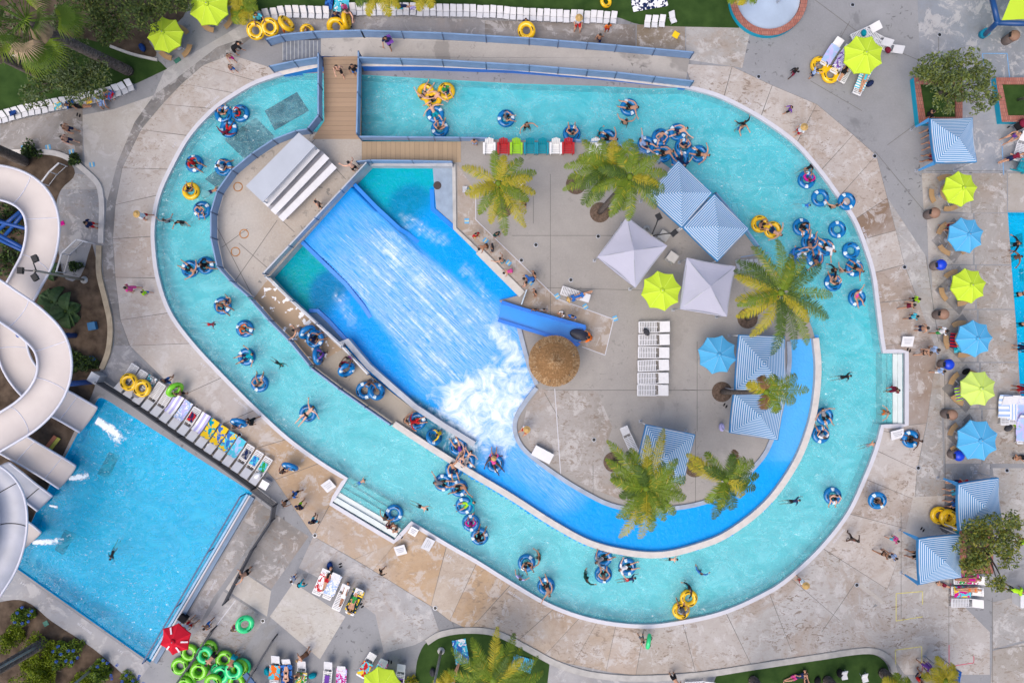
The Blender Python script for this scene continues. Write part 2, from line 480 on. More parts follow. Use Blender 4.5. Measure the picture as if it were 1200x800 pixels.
pairs = [((808, 104), (802, 75), TANL, .9), ((850, 117), (858, 78), TANL, .9), ((890, 138), (905, 100), TANL, .9), ((930, 168), (957, 122), TAN, 1), ((960, 200), (1000, 158), TAN, .9), ((982, 230), (1027, 182), TAN, .8),
         ((1000, 257), (1040, 232), BROWN, .3), ((1010, 283), (1050, 270), TANL, .7), ((1022, 320), (1060, 310), (0.30, 0.235, 0.19), .6), ((1028, 355), (1075, 350), (0.30, 0.235, 0.19), .7),
         ((1033, 405), (1094, 398), BROWN, .3), ((1061, 414), (1098, 414), BROWN, .15), ((1061, 496), (1086, 496), (0.36, 0.30, 0.26), .8), ((1032, 502), (1082, 515), TANL, .9), ((1025, 530), (1075, 550), TANL, .9), ((1012, 562), (1072, 585), TAN, .9),
         ((993, 602), (1065, 620), TANL, .8), ((962, 641), (1040, 690), GREYL, 1), ((925, 676), (1000, 740), GREYL, 1), ((900, 693), (930, 768), GREYL, 1), ((850, 716), (880, 778), (0.40, 0.36, 0.33), 1), ((800, 728), (815, 787), (0.40, 0.355, 0.32), 1),
         ((755, 733), (745, 791), (0.42, 0.35, 0.30), 1), ((727, 731), (710, 787), (0.42, 0.34, 0.27), 1), ((700, 727), (670, 781), (0.42, 0.35, 0.29), 1), ((675, 720), (638, 768), PEACHL, 1), ((650, 711), (605, 752), PEACHL, .9), ((600, 683), (550, 738), PEACH, .7),
         ((560, 658), (527, 727), (0.46, 0.39, 0.33), .5), ((525, 638), (505, 710), PEACH, .4), ((482, 611), (437, 668), PEACHL, .5), ((462, 634), (415, 655), PEACH, .4), ((388, 590), (367, 628), PEACH, .3), ((375, 541), (322, 562), PEACH, .3),
         ((337, 513), (290, 528), (0.42, 0.33, 0.25), .4), ((300, 479), (258, 498), TAN, .3), ((262, 441), (212, 464), TANL, .3), ((225, 400), (152, 405), TAN, .3), ((200, 365), (141, 375), TANL, .3), ((186, 325), (135, 325), TAN, .35), ((181, 275), (132, 280), TANL, .4),
         ((187, 230), (135, 240), TANL, .5), ((200, 200), (143, 197), TANL, .6), ((222, 162), (165, 152), TANL, .7), ((250, 131), (190, 122), TANL, .8), ((275, 113), (213, 98), TANL, .8), ((300, 99), (237, 77), TANL, .9), ((332, 88), (270, 64), TANL, .9)]
def near_i(p):
 return min(range(len(RO)), key=lambda i: (RO[i][0] - p[0]) ** 2 + (RO[i][1] - p[1]) ** 2)
RO_off = offset(RO, -3.4)
pv = Paving(); jt = MB()
z_deck = 0.006
idx = [near_i(p[0]) for p in pairs]
for i in range(len(pairs) - 1):
 i0, i1 = idx[i], idx[i + 1]
 pts = [pairs[i][1], pairs[i + 1][1]] + [tuple(RO_off[k]) for k in range(i1, i0 - 1, -1)]
 jt.poly([W(x, y, 0.003) for x, y in pts], 0.003)
 vv = random.uniform(0.95, 1.04)
 pv.add([W(x, y) for x, y in pts], z_deck, (*(c * vv for c in pairs[i][2]), pairs[i][3]))
pv.build('pool_deck')
tag(jt.build('deck_joints', M_JOINT), kind='structure')
pp = Paving()
ZS = [0.0042]
def slab(pts, cast, sc=0.4, z=0):
 ZS[0] += 0.00011
 pp.add([W(*p) for p in pts], ZS[0] + (0.0035 if z > .0085 else 0), (*cast, sc), 0.012)
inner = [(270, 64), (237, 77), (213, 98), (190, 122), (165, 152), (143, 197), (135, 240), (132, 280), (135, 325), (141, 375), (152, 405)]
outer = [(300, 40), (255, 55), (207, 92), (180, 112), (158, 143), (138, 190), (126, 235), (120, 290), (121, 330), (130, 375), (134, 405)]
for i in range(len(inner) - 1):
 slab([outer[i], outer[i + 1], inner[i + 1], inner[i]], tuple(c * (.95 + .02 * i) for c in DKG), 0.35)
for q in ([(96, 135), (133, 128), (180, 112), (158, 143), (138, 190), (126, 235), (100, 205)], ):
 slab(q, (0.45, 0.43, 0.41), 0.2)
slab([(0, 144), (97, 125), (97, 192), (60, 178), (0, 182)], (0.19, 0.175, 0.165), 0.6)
slab([(70, 222), (117, 222), (121, 288), (68, 292)], (0.23, 0.24, 0.265), 0.5)
slab([(88, 203), (100, 205), (118, 222), (70, 222)], (0.33, 0.33, 0.33), 0.5)
slab([(180, 112), (193, 82), (290, 25), (300, 40), (255, 55), (207, 92)], (0.36, 0.36, 0.37), 0.1)
slab([(152, 405), (134, 405), (120, 437), (165, 470), (215, 470), (175, 435)], (0.30, 0.30, 0.32), 0.1)
slab([(152, 440), (175, 435), (212, 464), (258, 498), (290, 528), (310, 565), (298, 577), (152, 455)], (0.36, 0.325, 0.295), 0.2, 0.0075)
slab([(300, 40), (330, 25), (440, 18), (570, 24), (570, 43), (420, 38), (340, 48)], (0.25, 0.25, 0.265), 0.45)
slab([(568, 24), (745, 29), (745, 60), (568, 45)], (0.155, 0.14, 0.13), 0.25)
slab([(746, 29), (803, 31), (803, 61), (746, 58)], (0.19, 0.155, 0.115), 0.3)
slab([(804, 31), (880, 33), (870, 80), (804, 70)], (0.33, 0.325, 0.32), 0.8)
BL = [([(367, 628), (437, 668), (505, 710), (515, 740), (487, 755), (450, 765), (440, 720), (400, 690), (350, 665)], (0.36, 0.36, 0.375), 0.7),
      ([(316, 722), (344, 682), (405, 722), (375, 772)], (0.47, 0.45, 0.42), 0.4),
      ([(318, 690), (362, 628), (320, 600), (280, 665)], (0.20, 0.19, 0.185), 0.6),
      ([(280, 667), (264, 690), (313, 722), (318, 692)], (0.45, 0.42, 0.375), 0.2),
      ([(300, 585), (320, 600), (250, 700), (232, 735), (215, 730)], (0.21, 0.205, 0.205), 0.8),
      ([(262, 692), (312, 724), (300, 740), (270, 790), (210, 760), (235, 735)], (0.24, 0.24, 0.25), 0.8)]
for q in BL: slab(*q)
slab([(17, 668), (176, 779), (150, 815), (0, 700)], (0.25, 0.27, 0.31), 0.2)
slab([(106, 470), (118, 462), (60, 560), (18, 655), (2, 650)], (0.27, 0.25, 0.235), 0.6)
slab([(1040, 690), (1066, 615), (1112, 600), (1112, 705), (1056, 730), (1000, 688)], (0.40, 0.38, 0.37), 0.9)
slab([(900, 772), (1000, 738), (1050, 755), (1050, 790), (1030, 764), (960, 769)], (0.38, 0.36, 0.35), 0.9)
slab([(1075, 0), (1230, 0), (1230, 200), (1083, 203)], (0.235, 0.26, 0.305), 0.1, 0.0042)
slab([(1080, 203), (1135, 203), (1138, 250), (1082, 245)], (0.42, 0.39, 0.36), 0.5)
slab([(1138, 203), (1180, 203), (1180, 249), (1138, 250)], (0.27, 0.25, 0.23), 0.7)
slab([(1181, 203), (1230, 203), (1230, 247), (1181, 247)], (0.33, 0.30, 0.27), 0.1)
for y0, y1, c in ((250, 310, (0.36, 0.34, 0.325)), (311, 362, (0.34, 0.315, 0.29)), (363, 424, (0.35, 0.33, 0.31)), (425, 478, (0.36, 0.345, 0.33)), (479, 543, (0.37, 0.345, 0.32))):
 k = (y0 - 250) * 0.085
 slab([(1142 + k * .5, y0), (1181 + (y0 - 250) * .07, y0), (1181 + (y1 - 250) * .07, y1), (1142 + k * .5, y1)], tuple(q * .82 for q in c), 1.0)
 slab([(1086 + k, y0), (1140 + k * .5, y0), (1140 + k * .5, y1), (1088 + k, y1)], (0.37, 0.345, 0.33), 0.5)
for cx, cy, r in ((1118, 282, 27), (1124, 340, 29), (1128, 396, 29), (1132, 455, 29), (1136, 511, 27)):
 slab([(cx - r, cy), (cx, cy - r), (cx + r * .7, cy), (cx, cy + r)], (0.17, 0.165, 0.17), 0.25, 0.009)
slab([(1107, 547), (1160, 542), (1160, 585), (1107, 580)], (0.24, 0.25, 0.27), 0.9)
slab([(1100, 400), (1107, 580), (1072, 585), (1075, 550), (1086, 497)], (0.29, 0.285, 0.285), 0.8)
slab([(1060, 310), (1092, 396), (1098, 414), (1102, 400), (1085, 300), (1040, 232)], (0.31, 0.31, 0.315), 0.5)
slab([(1070, 582), (1107, 580), (1105, 650), (1052, 660)], (0.45, 0.42, 0.395), 0.5)
slab([(1008, 682), (1055, 720), (1056, 724), (1002, 684)], (0.46, 0.43, 0.40), 0.2)
slab([(1163, 548), (1230, 548), (1230, 620), (1175, 640)], (0.37, 0.36, 0.345), 0.8)
slab([(1163, 762), (1230, 745), (1230, 815), (1160, 815)], (0.30, 0.275, 0.25), 0.7)
slab([(1163, 705), (1230, 690), (1230, 742), (1163, 760)], (0.31, 0.305, 0.305), 0.9)
slab([(965, 735), (1050, 700), (1110, 690), (1160, 740), (1160, 790), (1060, 790), (1040, 760), (1000, 757)], (0.40, 0.375, 0.36), 1.0)
slab([(642, 772), (760, 796), (835, 788), (830, 815), (640, 815)], (0.31, 0.315, 0.335), 0.2)
pp.build('concrete_paving')
qp = Paving()
qp.add([W(*q) for q in ((536, 193), (557, 223), (557.5, 257), (653, 350), (719, 374), (709, 416), (682, 406), (686, 383), (613, 361), (614, 346), (605, 331), (566, 291), (536, 266))], .003, (0.345, 0.285, 0.235, .3))
qp.add([W(*q) for q in ((632, 455), (700, 458), (718, 500), (705, 540), (735, 588), (690, 571), (655, 549), (622, 524), (612, 500), (617, 478))], .0035, (0.29, 0.265, 0.245, .9))
qp.build('island_paving')
def kerb(name, pts, w, z1, mat=M_CURB, n=5, closed=False):
 c = curve(pts, n, closed)
 a = [W(p[0], p[1]) for p in offset(c, w / 2, closed)]; b = [W(p[0], p[1]) for p in offset(c, -w / 2, closed)]
 return strip(name, a, b, -0.05, z1, mat, closed)
M_KERBG = plain('grey_kerb', (0.40, 0.385, 0.37), .85, .15, 2.0, .2, bump=.1, obj=False)
kerb('lawn_kerb', [(500, 752), (515, 743), (545, 738), (580, 741), (620, 760), (650, 776), (690, 789), (745, 794), (820, 790), (880, 781), (960, 769), (1010, 762), (1030, 764), (1044, 775), (1050, 800)], 7, 0.08, M_KERBG)
M_KERBW = plain('sandy_kerb', (0.40, 0.33, 0.24), 0.9, 0.2, 2.0, obj=False)
kerb('bed_kerb', [(0, 180), (45, 178), (75, 183), (100, 200), (118, 222), (119, 285)], 6, 0.12)
kerb('bed_kerb', [(117, 288), (117, 320), (124, 350), (130, 380), (128, 410), (120, 432)], 6, 0.14, M_KERBW)
kerb('bed_kerb', [(16, 67, 'c'), (50, 58), (88, 47)], 3, 0.12)
kerb('bed_kerb', [(130, 55), (155, 64), (185, 71)], 3, 0.15)
def lawn(pts, name='lawn', mat=None, z=0.012):
 c = curve(pts, 4, True)
 return tag(MB().poly([W(p[0], p[1]) for p in c], z).build(name, mat or M_TURF), kind='structure')
lawn([(487, 815, 'c'), (487, 790), (490, 770), (500, 752), (520, 745), (548, 741), (580, 744), (620, 765), (644, 778, 'c'), (640, 815, 'c')])
lawn([(832, 815, 'c'), (845, 785), (880, 784), (960, 772), (1010, 765), (1028, 768), (1040, 780), (1048, 815, 'c')])
lawn([(280, -30, 'c'), (285, 15), (300, 14), (340, 8), (440, 9), (600, 14), (720, 20), (750, 29), (866, 33, 'c'), (853, -30, 'c')])
lawn([(-60, -60, 'c'), (120, -60, 'c'), (160, 60), (185, 71), (196, 81, 'c'), (155, 100), (100, 120), (0, 143, 'c'), (-60, 160, 'c')])
lawn([(-60, -60, 'c'), (235, -60, 'c'), (215, 20), (175, 45), (183, 66), (155, 62), (130, 54), (88, 45), (50, 57), (0, 70, 'c'), (-60, 80, 'c')], 'planting_bed', M_SOIL, 0.02)
lawn([(-60, 182, 'c'), (0, 182), (45, 180), (74, 186), (88, 203), (72, 222), (66, 240), (68, 292), (85, 330), (108, 285, 'c'), (117, 320), (126, 350), (128, 380), (126, 410), (118, 432), (108, 462, 'c'), (60, 562), (18, 650), (0, 690), (-60, 700, 'c')], 'planting_bed', M_SOIL, 0.012)
lawn([(-20, 715, 'c'), (0, 705), (30, 704), (60, 727), (110, 760), (150, 795), (170, 815, 'c'), (-20, 815, 'c')], 'planting_bed', M_SOIL, 0.014)
ISLE = curve([(540, 163, 'c'), (600, 164), (675, 167), (712, 169), (745, 176), (775, 190), (815, 220), (850, 245), (885, 290), (915, 325), (938, 355), (950, 380), (955, 396, 'c'), (926, 398, 'c'), (926, 430), (915, 487), (900, 528), (885, 548), (860, 573), (825, 590), (780, 598), (750, 599),
              (715, 593), (682, 577), (650, 557), (615, 530), (603, 511), (602, 492), (612, 473), (628, 453, 'c'), (618, 430), (610, 400), (604, 378, 'c'), (585, 352, 'c'), (612, 345, 'c'), (532, 267, 'c'), (531, 192, 'c')], 3, True)
isle_w = [W(p[0], p[1]) for p in ISLE]
tag(MB().prism(isle_w, -1.3, 0.0, 0, 1).build('island_deck', [M_ISLE, M_BLUEP]), kind='structure')
M_EDGE = plain('island_edge_paint', (0.30, 0.35, 0.44), 0.6, 0.15, 2.0, obj=False)
ed = curve([(926, 400), (926, 430), (915, 487), (900, 528), (885, 548), (860, 573), (825, 590), (780, 598), (750, 599), (715, 593), (682, 577), (650, 557), (615, 530), (603, 511), (602, 492), (612, 473), (627, 453)], 4)
strip('island_edge', [W(p[0], p[1]) for p in offset(ed, -0.6)], [W(p[0], p[1]) for p in offset(ed, 4.5)], -0.5, 0.12, M_EDGE)
ed = [Vector(p) for p in ((627, 451), (618, 430), (610, 400), (605, 380))]
strip('island_edge', [W(p[0], p[1]) for p in offset(ed, -0.6)], [W(p[0], p[1]) for p in offset(ed, 4.5)], -0.5, 0.12, M_EDGE)
RIV_L = [(424, 163), (380, 156), (355, 153), (325, 163), (300, 180), (275, 200), (257, 225), (250, 250), (250, 282), (257, 317), (275, 336), (297, 350)]
ZD = 0.8
wd = [W(x, y, ZD) for x, y in RIV_L] + [W(x, y, ZD) for x, y in ((316, 324), (434, 191), (424, 191))]
M_WDECK = concrete_mat('west_deck_concrete', (0.44, 0.42, 0.40), 0.1, 0.8, 0.45)
tag(MB().prism(wd, -1.3, None, 0, 1).build('west_deck', [M_WDECK, M_CONC]), kind='structure')
M_RUST = plain('rust_stain', (0.36, 0.17, 0.06), 0.85, 0.35, 6.0, obj=False)
mb = MB()
def flat_ring(mb, c, r0, r1, z, n=28):
 v = []
 for k in range(n):
  a = 2 * PI * k / n
  j = 1 + 0.05 * math.sin(3 * a + c.x)
  v += [(c.x + r0 * j * math.cos(a), c.y + r0 * j * math.sin(a), z), (c.x + r1 * math.cos(a), c.y + r1 * math.sin(a), z)]
 mb.add(v, [(2 * k, 2 * k + 1, 2 * ((k + 1) % n) + 1, 2 * ((k + 1) % n)) for k in range(n)])
for x, y in ((276, 295), (286, 274), (279, 219)):
 flat_ring(mb, W(x, y, ZD), 0.24, 0.31, ZD + 0.005)
tag(mb.build('rust_rings', M_RUST), kind='structure')
mb = MB()
def seam(a, b, z, w=0.035):
 p, q = W(*a, z), W(*b, z); d = (q - p).normalized(); n = Vector((-d.y, d.x, 0)) * w / 2
 mb.add([p - n, q - n, q + n, p + n], [(0, 1, 2, 3)])
for a, b in (((260, 290), (290, 268)), ((275, 330), (325, 258)), ((296, 347), (252, 262)), ((318, 318), (280, 285)), ((330, 258), (345, 272)), ((393, 197), (405, 210)), ((365, 168), (372, 160))):
 seam(a, b, ZD + 0.004)
def iseam(a, b): seam(a, b, 0.004, 0.03)
for a, b in (((645, 204), (645, 400)), ((625, 230), (625, 262)), ((640, 337), (790, 341)), ((600, 276), (735, 276)), ((800, 457), (857, 457)), ((640, 457), (815, 457)), ((817, 400), (817, 505)), ((695, 545), (695, 580)), ((638, 460), (655, 490)), ((815, 505), (815, 590))): iseam(a, b)
for a, b in (((1025, 177), (1085, 250)), ((1085, 300), (1100, 400)), ((1107, 430), (1108, 590)), ((1163, 700), (1163, 800)), ((1112, 690), (1112, 790)), ((1056, 600), (1056, 725)), ((1002, 683), (963, 740)),
             ((955, 0), (1015, 45)), ((1015, 45), (1075, 70)), ((1165, 760), (1215, 755)), ((1074, 145), (1040, 170)), ((950, 95), (1010, 130)), ((1085, 200), (1180, 200)), ((1100, 40), (1100, 60)), ((996, 25), (975, 62))): seam(a, b, 0.0135, 0.03)
tag(mb.build('expansion_joints', M_JOINT), kind='structure')
def zw(x, y):
 d = ((x - 306) * 0.79 + (y - 337) * 0.61)
 return max(-0.75, 0.8 - d / 235.0 * 0.92)
WK_A = [(297, 350), (320, 376), (342, 400), (366, 429), (400, 455), (430, 476), (460, 497), (500, 522), (548, 552)]
WK_B = [(316, 324), (342, 352), (372, 380), (403, 408), (434, 440), (462, 462), (487, 481), (520, 506), (558, 530)]
mb = MB(); n = len(WK_A)
tp = []
for p in WK_A + WK_B: tp.append(W(p[0], p[1], zw(*p)))
bt = [Vector((p.x, p.y, -1.3)) for p in tp]
fs = []; ms = []
mb.add(tp[:n] + tp[n:], [(i, i + 1, n + i + 1, n + i) for i in range(3)], 0)
mb.add(tp[:n] + tp[n:], [(i, i + 1, n + i + 1, n + i) for i in range(3, n - 1)], 1)
mb.add(tp[:n] + bt[:n], [(i, n + i, n + i + 1, i + 1) for i in range(n - 1)], 2)
mb.add(tp[n:] + bt[n:], [(i, i + 1, n + i + 1, n + i) for i in range(n - 1)], 2)
t = NT('peeling_boards');
_w = wood_mat('walkway_boards', (0.40, 0.29, 0.19), 0.9, 0.3)
def peel_wood():
 t = NT('peeling_boards'); p = t.pos()
 col = t.mix(t.ramp(t.noise(p, 2.2, 4, 0.5, 0.3), 0.60, 0.62), t.mix(t.noise(p, 0.8, 5), (0.42, 0.31, 0.21), (0.30, 0.22, 0.15)), (0.8, 0.8, 0.82))
 return t.done(t.bsdf(col, 0.8))
M_WETRAMP = concrete_mat('ramp_concrete', (0.36, 0.32, 0.27), 0.6, 0.6)
tag(mb.build('sloping_walkway', [peel_wood(), M_WETRAMP, M_CONC]), kind='structure')
M_WOODB = wood_mat('bridge_boards', (0.40, 0.28, 0.19), PI / 2, 0.3)
M_WOODR = wood_mat('ramp_boards', (0.44, 0.325, 0.215), 0.0, 0.3)
br = [W(x, y, ZD + .012) for x, y in ((379, 67), (423, 66), (423, 163), (366, 163), (380, 142))]
tag(MB().prism(br, ZD - 0.25, None).build('timber_bridge', M_WOODB), 'brown timber footbridge with plank deck crossing the river near the stairs', 'bridge')
rp = [W(424, 166, ZD + .004), W(540, 166, 0.02), W(540, 190, 0.02), W(424, 190, ZD + .004)]
tag(MB().prism(rp, -0.4, None).build('timber_ramp', M_WOODR), 'tan timber ramp between the top river and the wave basin', 'ramp')
RN = [(376, 45), (376, 66), (427, 67), (500, 71), (600, 78), (700, 88), (803, 99), (808, 69), (700, 58), (600, 51), (500, 46), (427, 43)]
def zn(x): return max(0.012, 0.8 * (1 - (x - 427) / 380.0)) if x > 427 else 0.8
mb = MB().prism([W(x, y, zn(x)) for x, y in RN], -0.3, None, 0, 1)
M_NRAMP = concrete_mat('north_ramp', (0.40, 0.375, 0.355), 0.5, 0.8)
tag(mb.build('north_ramp', [M_NRAMP, M_BLUEP]), kind='structure')
mb = MB().prism([W(x, y, zn(x)) for x, y in ((424, 67), (500, 71), (600, 78), (700, 88), (803, 99), (803, 104), (700, 92), (600, 83), (500, 78.5), (424, 78))], -0.4, None, 0, 1)
for k in range(len(mb.v)): mb.v[k] = (mb.v[k][0], mb.v[k][1], mb.v[k][2] + 0.02)
tag(mb.build('river_wall', [M_CURB, M_BLUEP]), kind='structure')
mb = MB().prism([W(x, y, z) for x, y, z in ((326, 84, .15), (378, 70, .8), (378, 78, .8), (332, 88, .15))], -0.4, None, 0, 1)
tag(mb.build('river_wall', [M_CURB, M_BLUEP]), kind='structure')
mb = MB()
for k in range(10):
 x0 = 331 + k * 4.5
 z = 0.08 * (k + 1)
 mb.prism([W(x0, 47.5, z), W(x0, 72 - k * .5, z), W(x0 + 4.4, 71.5 - k * .5, z), W(x0 + 4.4, 47, z)], -0.02, None)
 mb.prism([W(x0, 47.6, z + .012), W(x0, 71 - k * .5, z + .012), W(x0 + .9, 71 - k * .5, z + .012), W(x0 + .9, 47.6, z + .012)], z - .02, None, 1)
tag(mb.build('stairs', [plain('stair_grey', (0.17, 0.19, 0.235), 0.8, 0.2, 3.0), plain('stair_nosing', (0.38, 0.40, 0.42), 0.8, 0.1, 3.0)]), 'grey concrete stairs with ten treads climbing to the timber bridge', 'stairs')
CB = curve([(955, 396), (958, 430), (955, 470), (947, 505), (930, 545), (897, 590), (850, 626), (812, 641), (775, 649), (737, 647), (692, 636), (650, 614), (600, 582), (548, 551), (500, 521), (462, 496)], 5)
a = [W(p[0], p[1]) for p in offset(CB, 3.6)]; b = [W(p[0], p[1]) for p in offset(CB, -3.6)]
strip('channel_curb', a, b, -1.3, 0.16, M_CURB)
c2 = [Vector(p) for p in ((403, 403), (409, 399), (434, 429), (462, 454), (487, 476), (520, 498), (556, 520))]
strip('walkway_curb', [W(p[0], p[1]) for p in offset(c2, 3.2)], [W(p[0], p[1]) for p in offset(c2, -3.2)], -1.3, 0.2, plain('curb_grey', (0.40, 0.42, 0.47), 0.7, 0.1, 2.0, obj=False), zt=[.8, .8, .6, .42, .3, .22, .16])
def wall(name, pts, w, z0, z1, mat):
 P = [Vector(p) for p in pts]
 return strip(name, [W(p.x, p.y) for p in offset(P, w / 2)], [W(p.x, p.y) for p in offset(P, -w / 2)], z0, z1, mat)
M_WALLG = plain('wall_grey', (0.42, 0.43, 0.46), 0.7, 0.12, 2.0, obj=False)
wall('basin_wall', [(420.5, 193), (437, 194.5), (531, 195)], 4, -1.0, 0.5, M_WALLG)
wall('basin_wall', [(436, 193), (314, 323)], 5, -1.0, 0.83, M_WALLG)
wall('basin_wall', [(314, 324), (403, 407)], 3, -1.0, 0.6, M_WALLG)
wall('basin_wall', [(532, 193), (533, 268), (560, 294)], 4, -1.0, 0.12, M_CONC)
wall('basin_wall', [(561, 294), (600, 333), (612, 345)], 9, -1.0, 0.12, plain('pale_sill', (0.52, 0.50, 0.47), 0.8, 0.08, 2.0, obj=False))
BAS = [(434, 195), (531, 195), (533, 267), (612, 346), (590, 352), (606, 380), (612, 402), (620, 432), (628, 452), (612, 473), (601, 492), (602, 512), (614, 531), (650, 558), (682, 579), (715, 594), (750, 600), (780, 599), (825, 591), (861, 574), (886, 549), (901, 529), (916, 487), (927, 430), (927, 399),
       (955, 397), (958, 430), (955, 470), (947, 505), (930, 545), (897, 590), (850, 626), (812, 641), (775, 649), (737, 647), (692, 636), (650, 614), (600, 582), (548, 551), (484, 508), (470, 482), (462, 460), (434, 432), (403, 404), (360, 366), (315, 323)]
def sm(a, b, x):
 t = min(1, max(0, (x - a) / (b - a))); return t * t * (3 - 2 * t)
OX, OY = 352, 281
AX = Vector((415 - 352, 217 - 281)); AXL = AX.length; AX = AX / AXL          # across
DN = Vector((-AX.y, AX.x))                                                    # downhill (towards lower right)
if DN.x < 0: DN = -DN
def WV(x, y): return max(0, min(1, .62 + 1.1 * noise.noise(Vector((x * .22, y * .22, 4))) + .5 * noise.noise(Vector((x * .5, y * .5, 9)))))
def uv(x, y):
 d = Vector((x - OX, y - OY)); return d.dot(DN), d.dot(AX)
def seg_d(x, y, pts):
 if len(pts) > 3: x += 7 * noise.noise(Vector((x * .13, y * .13, 2))); y += 7 * noise.noise(Vector((x * .13, y * .13, 7)))
 best = 1e9
 for (ax, ay), (bx, by) in zip(pts, pts[1:]):
  d = Vector((bx - ax, by - ay)); t = max(0, min(1, ((x - ax) * d.x + (y - ay) * d.y) / d.length_squared))
  best = min(best, math.hypot(x - ax - d.x * t, y - ay - d.y * t))
 return best
bpoly = BAS
step = 0.16
mbv = []; mbf = []; colr = []; foam = []; fuv = []
gid = {}
bl = [W(*p) for p in BAS]
x0 = min(p.x for p in bl) - .3; x1 = max(p.x for p in bl) + .3; y0 = min(p.y for p in bl) - .3; y1 = max(p.y for p in bl) + .3
nx = int((x1 - x0) / step) + 1; ny = int((y1 - y0) / step) + 1
ins = [[False] * ny for _ in range(nx)]
for i in range(nx):
 for j in range(ny):
  ins[i][j] = inside((x0 + i * step, y0 + j * step), bl)
TEAL = (0.0, 0.30, 0.36); TEALD = (0.0, 0.17, 0.36); BLUE = (0.0, 0.19, 0.66); BLUEL = (0.0, 0.29, 0.78); SKYB = (0.12, 0.42, 0.80); DKTEAL = (0.02, 0.17, 0.25)
def lerp(a, b, t): return tuple(p + (q - p) * t for p, q in zip(a, b))
FB = [0.0]
def basin_info(px, py):
 u, v = uv(px, py)
 z = -0.16; c = BLUEL; f = 0.0
 right_pool = px < 535 and py < 262 and v > AXL - 0 and not (u > 72 and px > 470 and py > 255)
 left_pool = v < 0 and u < 62
 if 0 <= v <= AXL + 1 and u < 130 or (u < 210 and 0 < v < AXL):
  z = 0.42 - 0.58 * sm(0, 150, u) if 1.3 <= v <= AXL - 1.3 else -0.16
  c = BLUEL
 if v > AXL and u < 95 and px < 536:
  k = sm(85, 55, u) if px < 505 else 1.0
  d = math.hypot(px - 490, py - 238)
  c = lerp(BLUEL, lerp((0.0, 0.36, 0.44), TEALD, sm(36, 22, math.hypot(px - 483, py - 245)) * .8), sm(100, 62, u))
  z = -0.16
  if px > 504: c = BLUEL if px < 510 and py > 220 else c
 if v < 0 and u < 95:
  c = lerp(BLUEL, lerp((0.0, 0.33, 0.36), TEALD, sm(36, 24, math.hypot(px - 392, py - 345))), sm(95, 70, u))
 w = v / AXL
 spread = 1 + 0.55 * sm(60, 330, u)
 mid = 0.5 - 0.02 * sm(0, 300, u)
 wn = abs((w - mid) / (0.5 * spread))
 den = (0.24 + 0.46 * sm(0, 90, u)) * sm(1.06, 0.86, wn) * sm(-2, 12, u) * sm(330, 250, u)
 if w > 0.72: den *= 1 - 0.5 * sm(0.72, .95, w) * sm(120, 20, u)
 if w < 0.12: den *= 1 - 0.4 * sm(60, 10, u)
 f = max(f, den)
 d = math.hypot((px - 568) / 1.0, (py - 462) / 1.15)
 edge = (px - 512) * .45 + (py - 455) * .9       # the jump where the sheet of water meets the pool
 b = sm(100, 30, d) * sm(-24, 18, edge + 9 * noise.noise(Vector((px * .06, py * .06, 1))))
 b = max(b, .9 * sm(20, 5, seg_d(px, py, [(584, 385), (598, 412), (607, 445), (598, 480)])), .8 * sm(34, 10, seg_d(px, py, [(540, 468), (575, 490), (590, 512)])))
 f = max(f * (1 - .6 * b), 0.50 * sm(125, 70, d) * sm(1.3, 1.0, wn) * sm(10, -10, edge))
 FB[0] = b
 f = max(f, .72 * WV(px, py) * sm(9, 1, seg_d(px, py, [(545, 314), (560, 335), (572, 355), (586, 378)])))
 f = max(f, .75 * WV(px, py) * sm(9, 1, seg_d(px, py, [(396, 345), (402, 358), (410, 370), (415, 380)])))
 f = max(f, .75 * WV(px, py) * sm(10, 1, seg_d(px, py, [(475, 256), (486, 262), (498, 270), (512, 279), (520, 282)])))
 f = max(f, 0.35 * sm(14, 4, seg_d(px, py, [(470, 400), (490, 430), (510, 455), (530, 480)])))
 f = max(f, 0.42 * sm(40, 8, seg_d(px, py, [(612, 535), (640, 556), (660, 572)])))
 f = max(f, 0.30 * sm(26, 5, seg_d(px, py, [(560, 520), (585, 530), (610, 545)])))
 f = min(f, 1)
 d1 = seg_d(px, py, [(478, 485), (515, 508), (550, 533)])
 if d1 < 26 and px < 575:
  k = sm(26, 17, d1) * sm(578, 548, px)
  c = lerp(c, DKTEAL, k)
  if px < 540: f *= 1 - k
 if px > 700:
  c = lerp(c, (0.01, 0.33, 0.82), sm(700, 780, px))
  if px > 880: c = lerp(c, (0.09, 0.40, 0.80), sm(880, 920, px) * sm(560, 530, py))
 if px > 560 and py > 540: c = lerp(c, (0.0, 0.30, 0.80), .5)
 return z, c, f, (u / 18, v / 18, FB[0])
for i in range(nx - 1):
 for j in range(ny - 1):
  near = False
  for di in (-1, 0, 1, 2):
   for dj in (-1, 0, 1, 2):
    a, b = i + di, j + dj
    if 0 <= a < nx and 0 <= b < ny and ins[a][b]: near = True
  if not near: continue
  q = []
  for (a, b) in ((i, j), (i + 1, j), (i + 1, j + 1), (i, j + 1)):
   if (a, b) not in gid:
    X, Y = x0 + a * step, y0 + b * step
    px, py = X * S + 600, 400 - Y * S
    z, c, f, t = basin_info(px, py)
    px2, py2 = X * S * H / (H - z) + 600, 400 - Y * S * H / (H - z)
    z, c, f, t = basin_info(px2, py2)
    gid[(a, b)] = len(mbv)
    z += f * 0.07 * (noise.noise(Vector((X * 1.5, Y * 1.5, 3))) + .3)
    mbv.append((X, Y, z)); colr.append(c); foam.append(f); fuv.append(t)
   q.append(gid[(a, b)])
  mbf.append(tuple(q))
me = bpy.data.meshes.new('wave_water'); me.from_pydata(mbv, [], mbf)
at = me.color_attributes.new('wcol', 'FLOAT_COLOR', 'POINT')
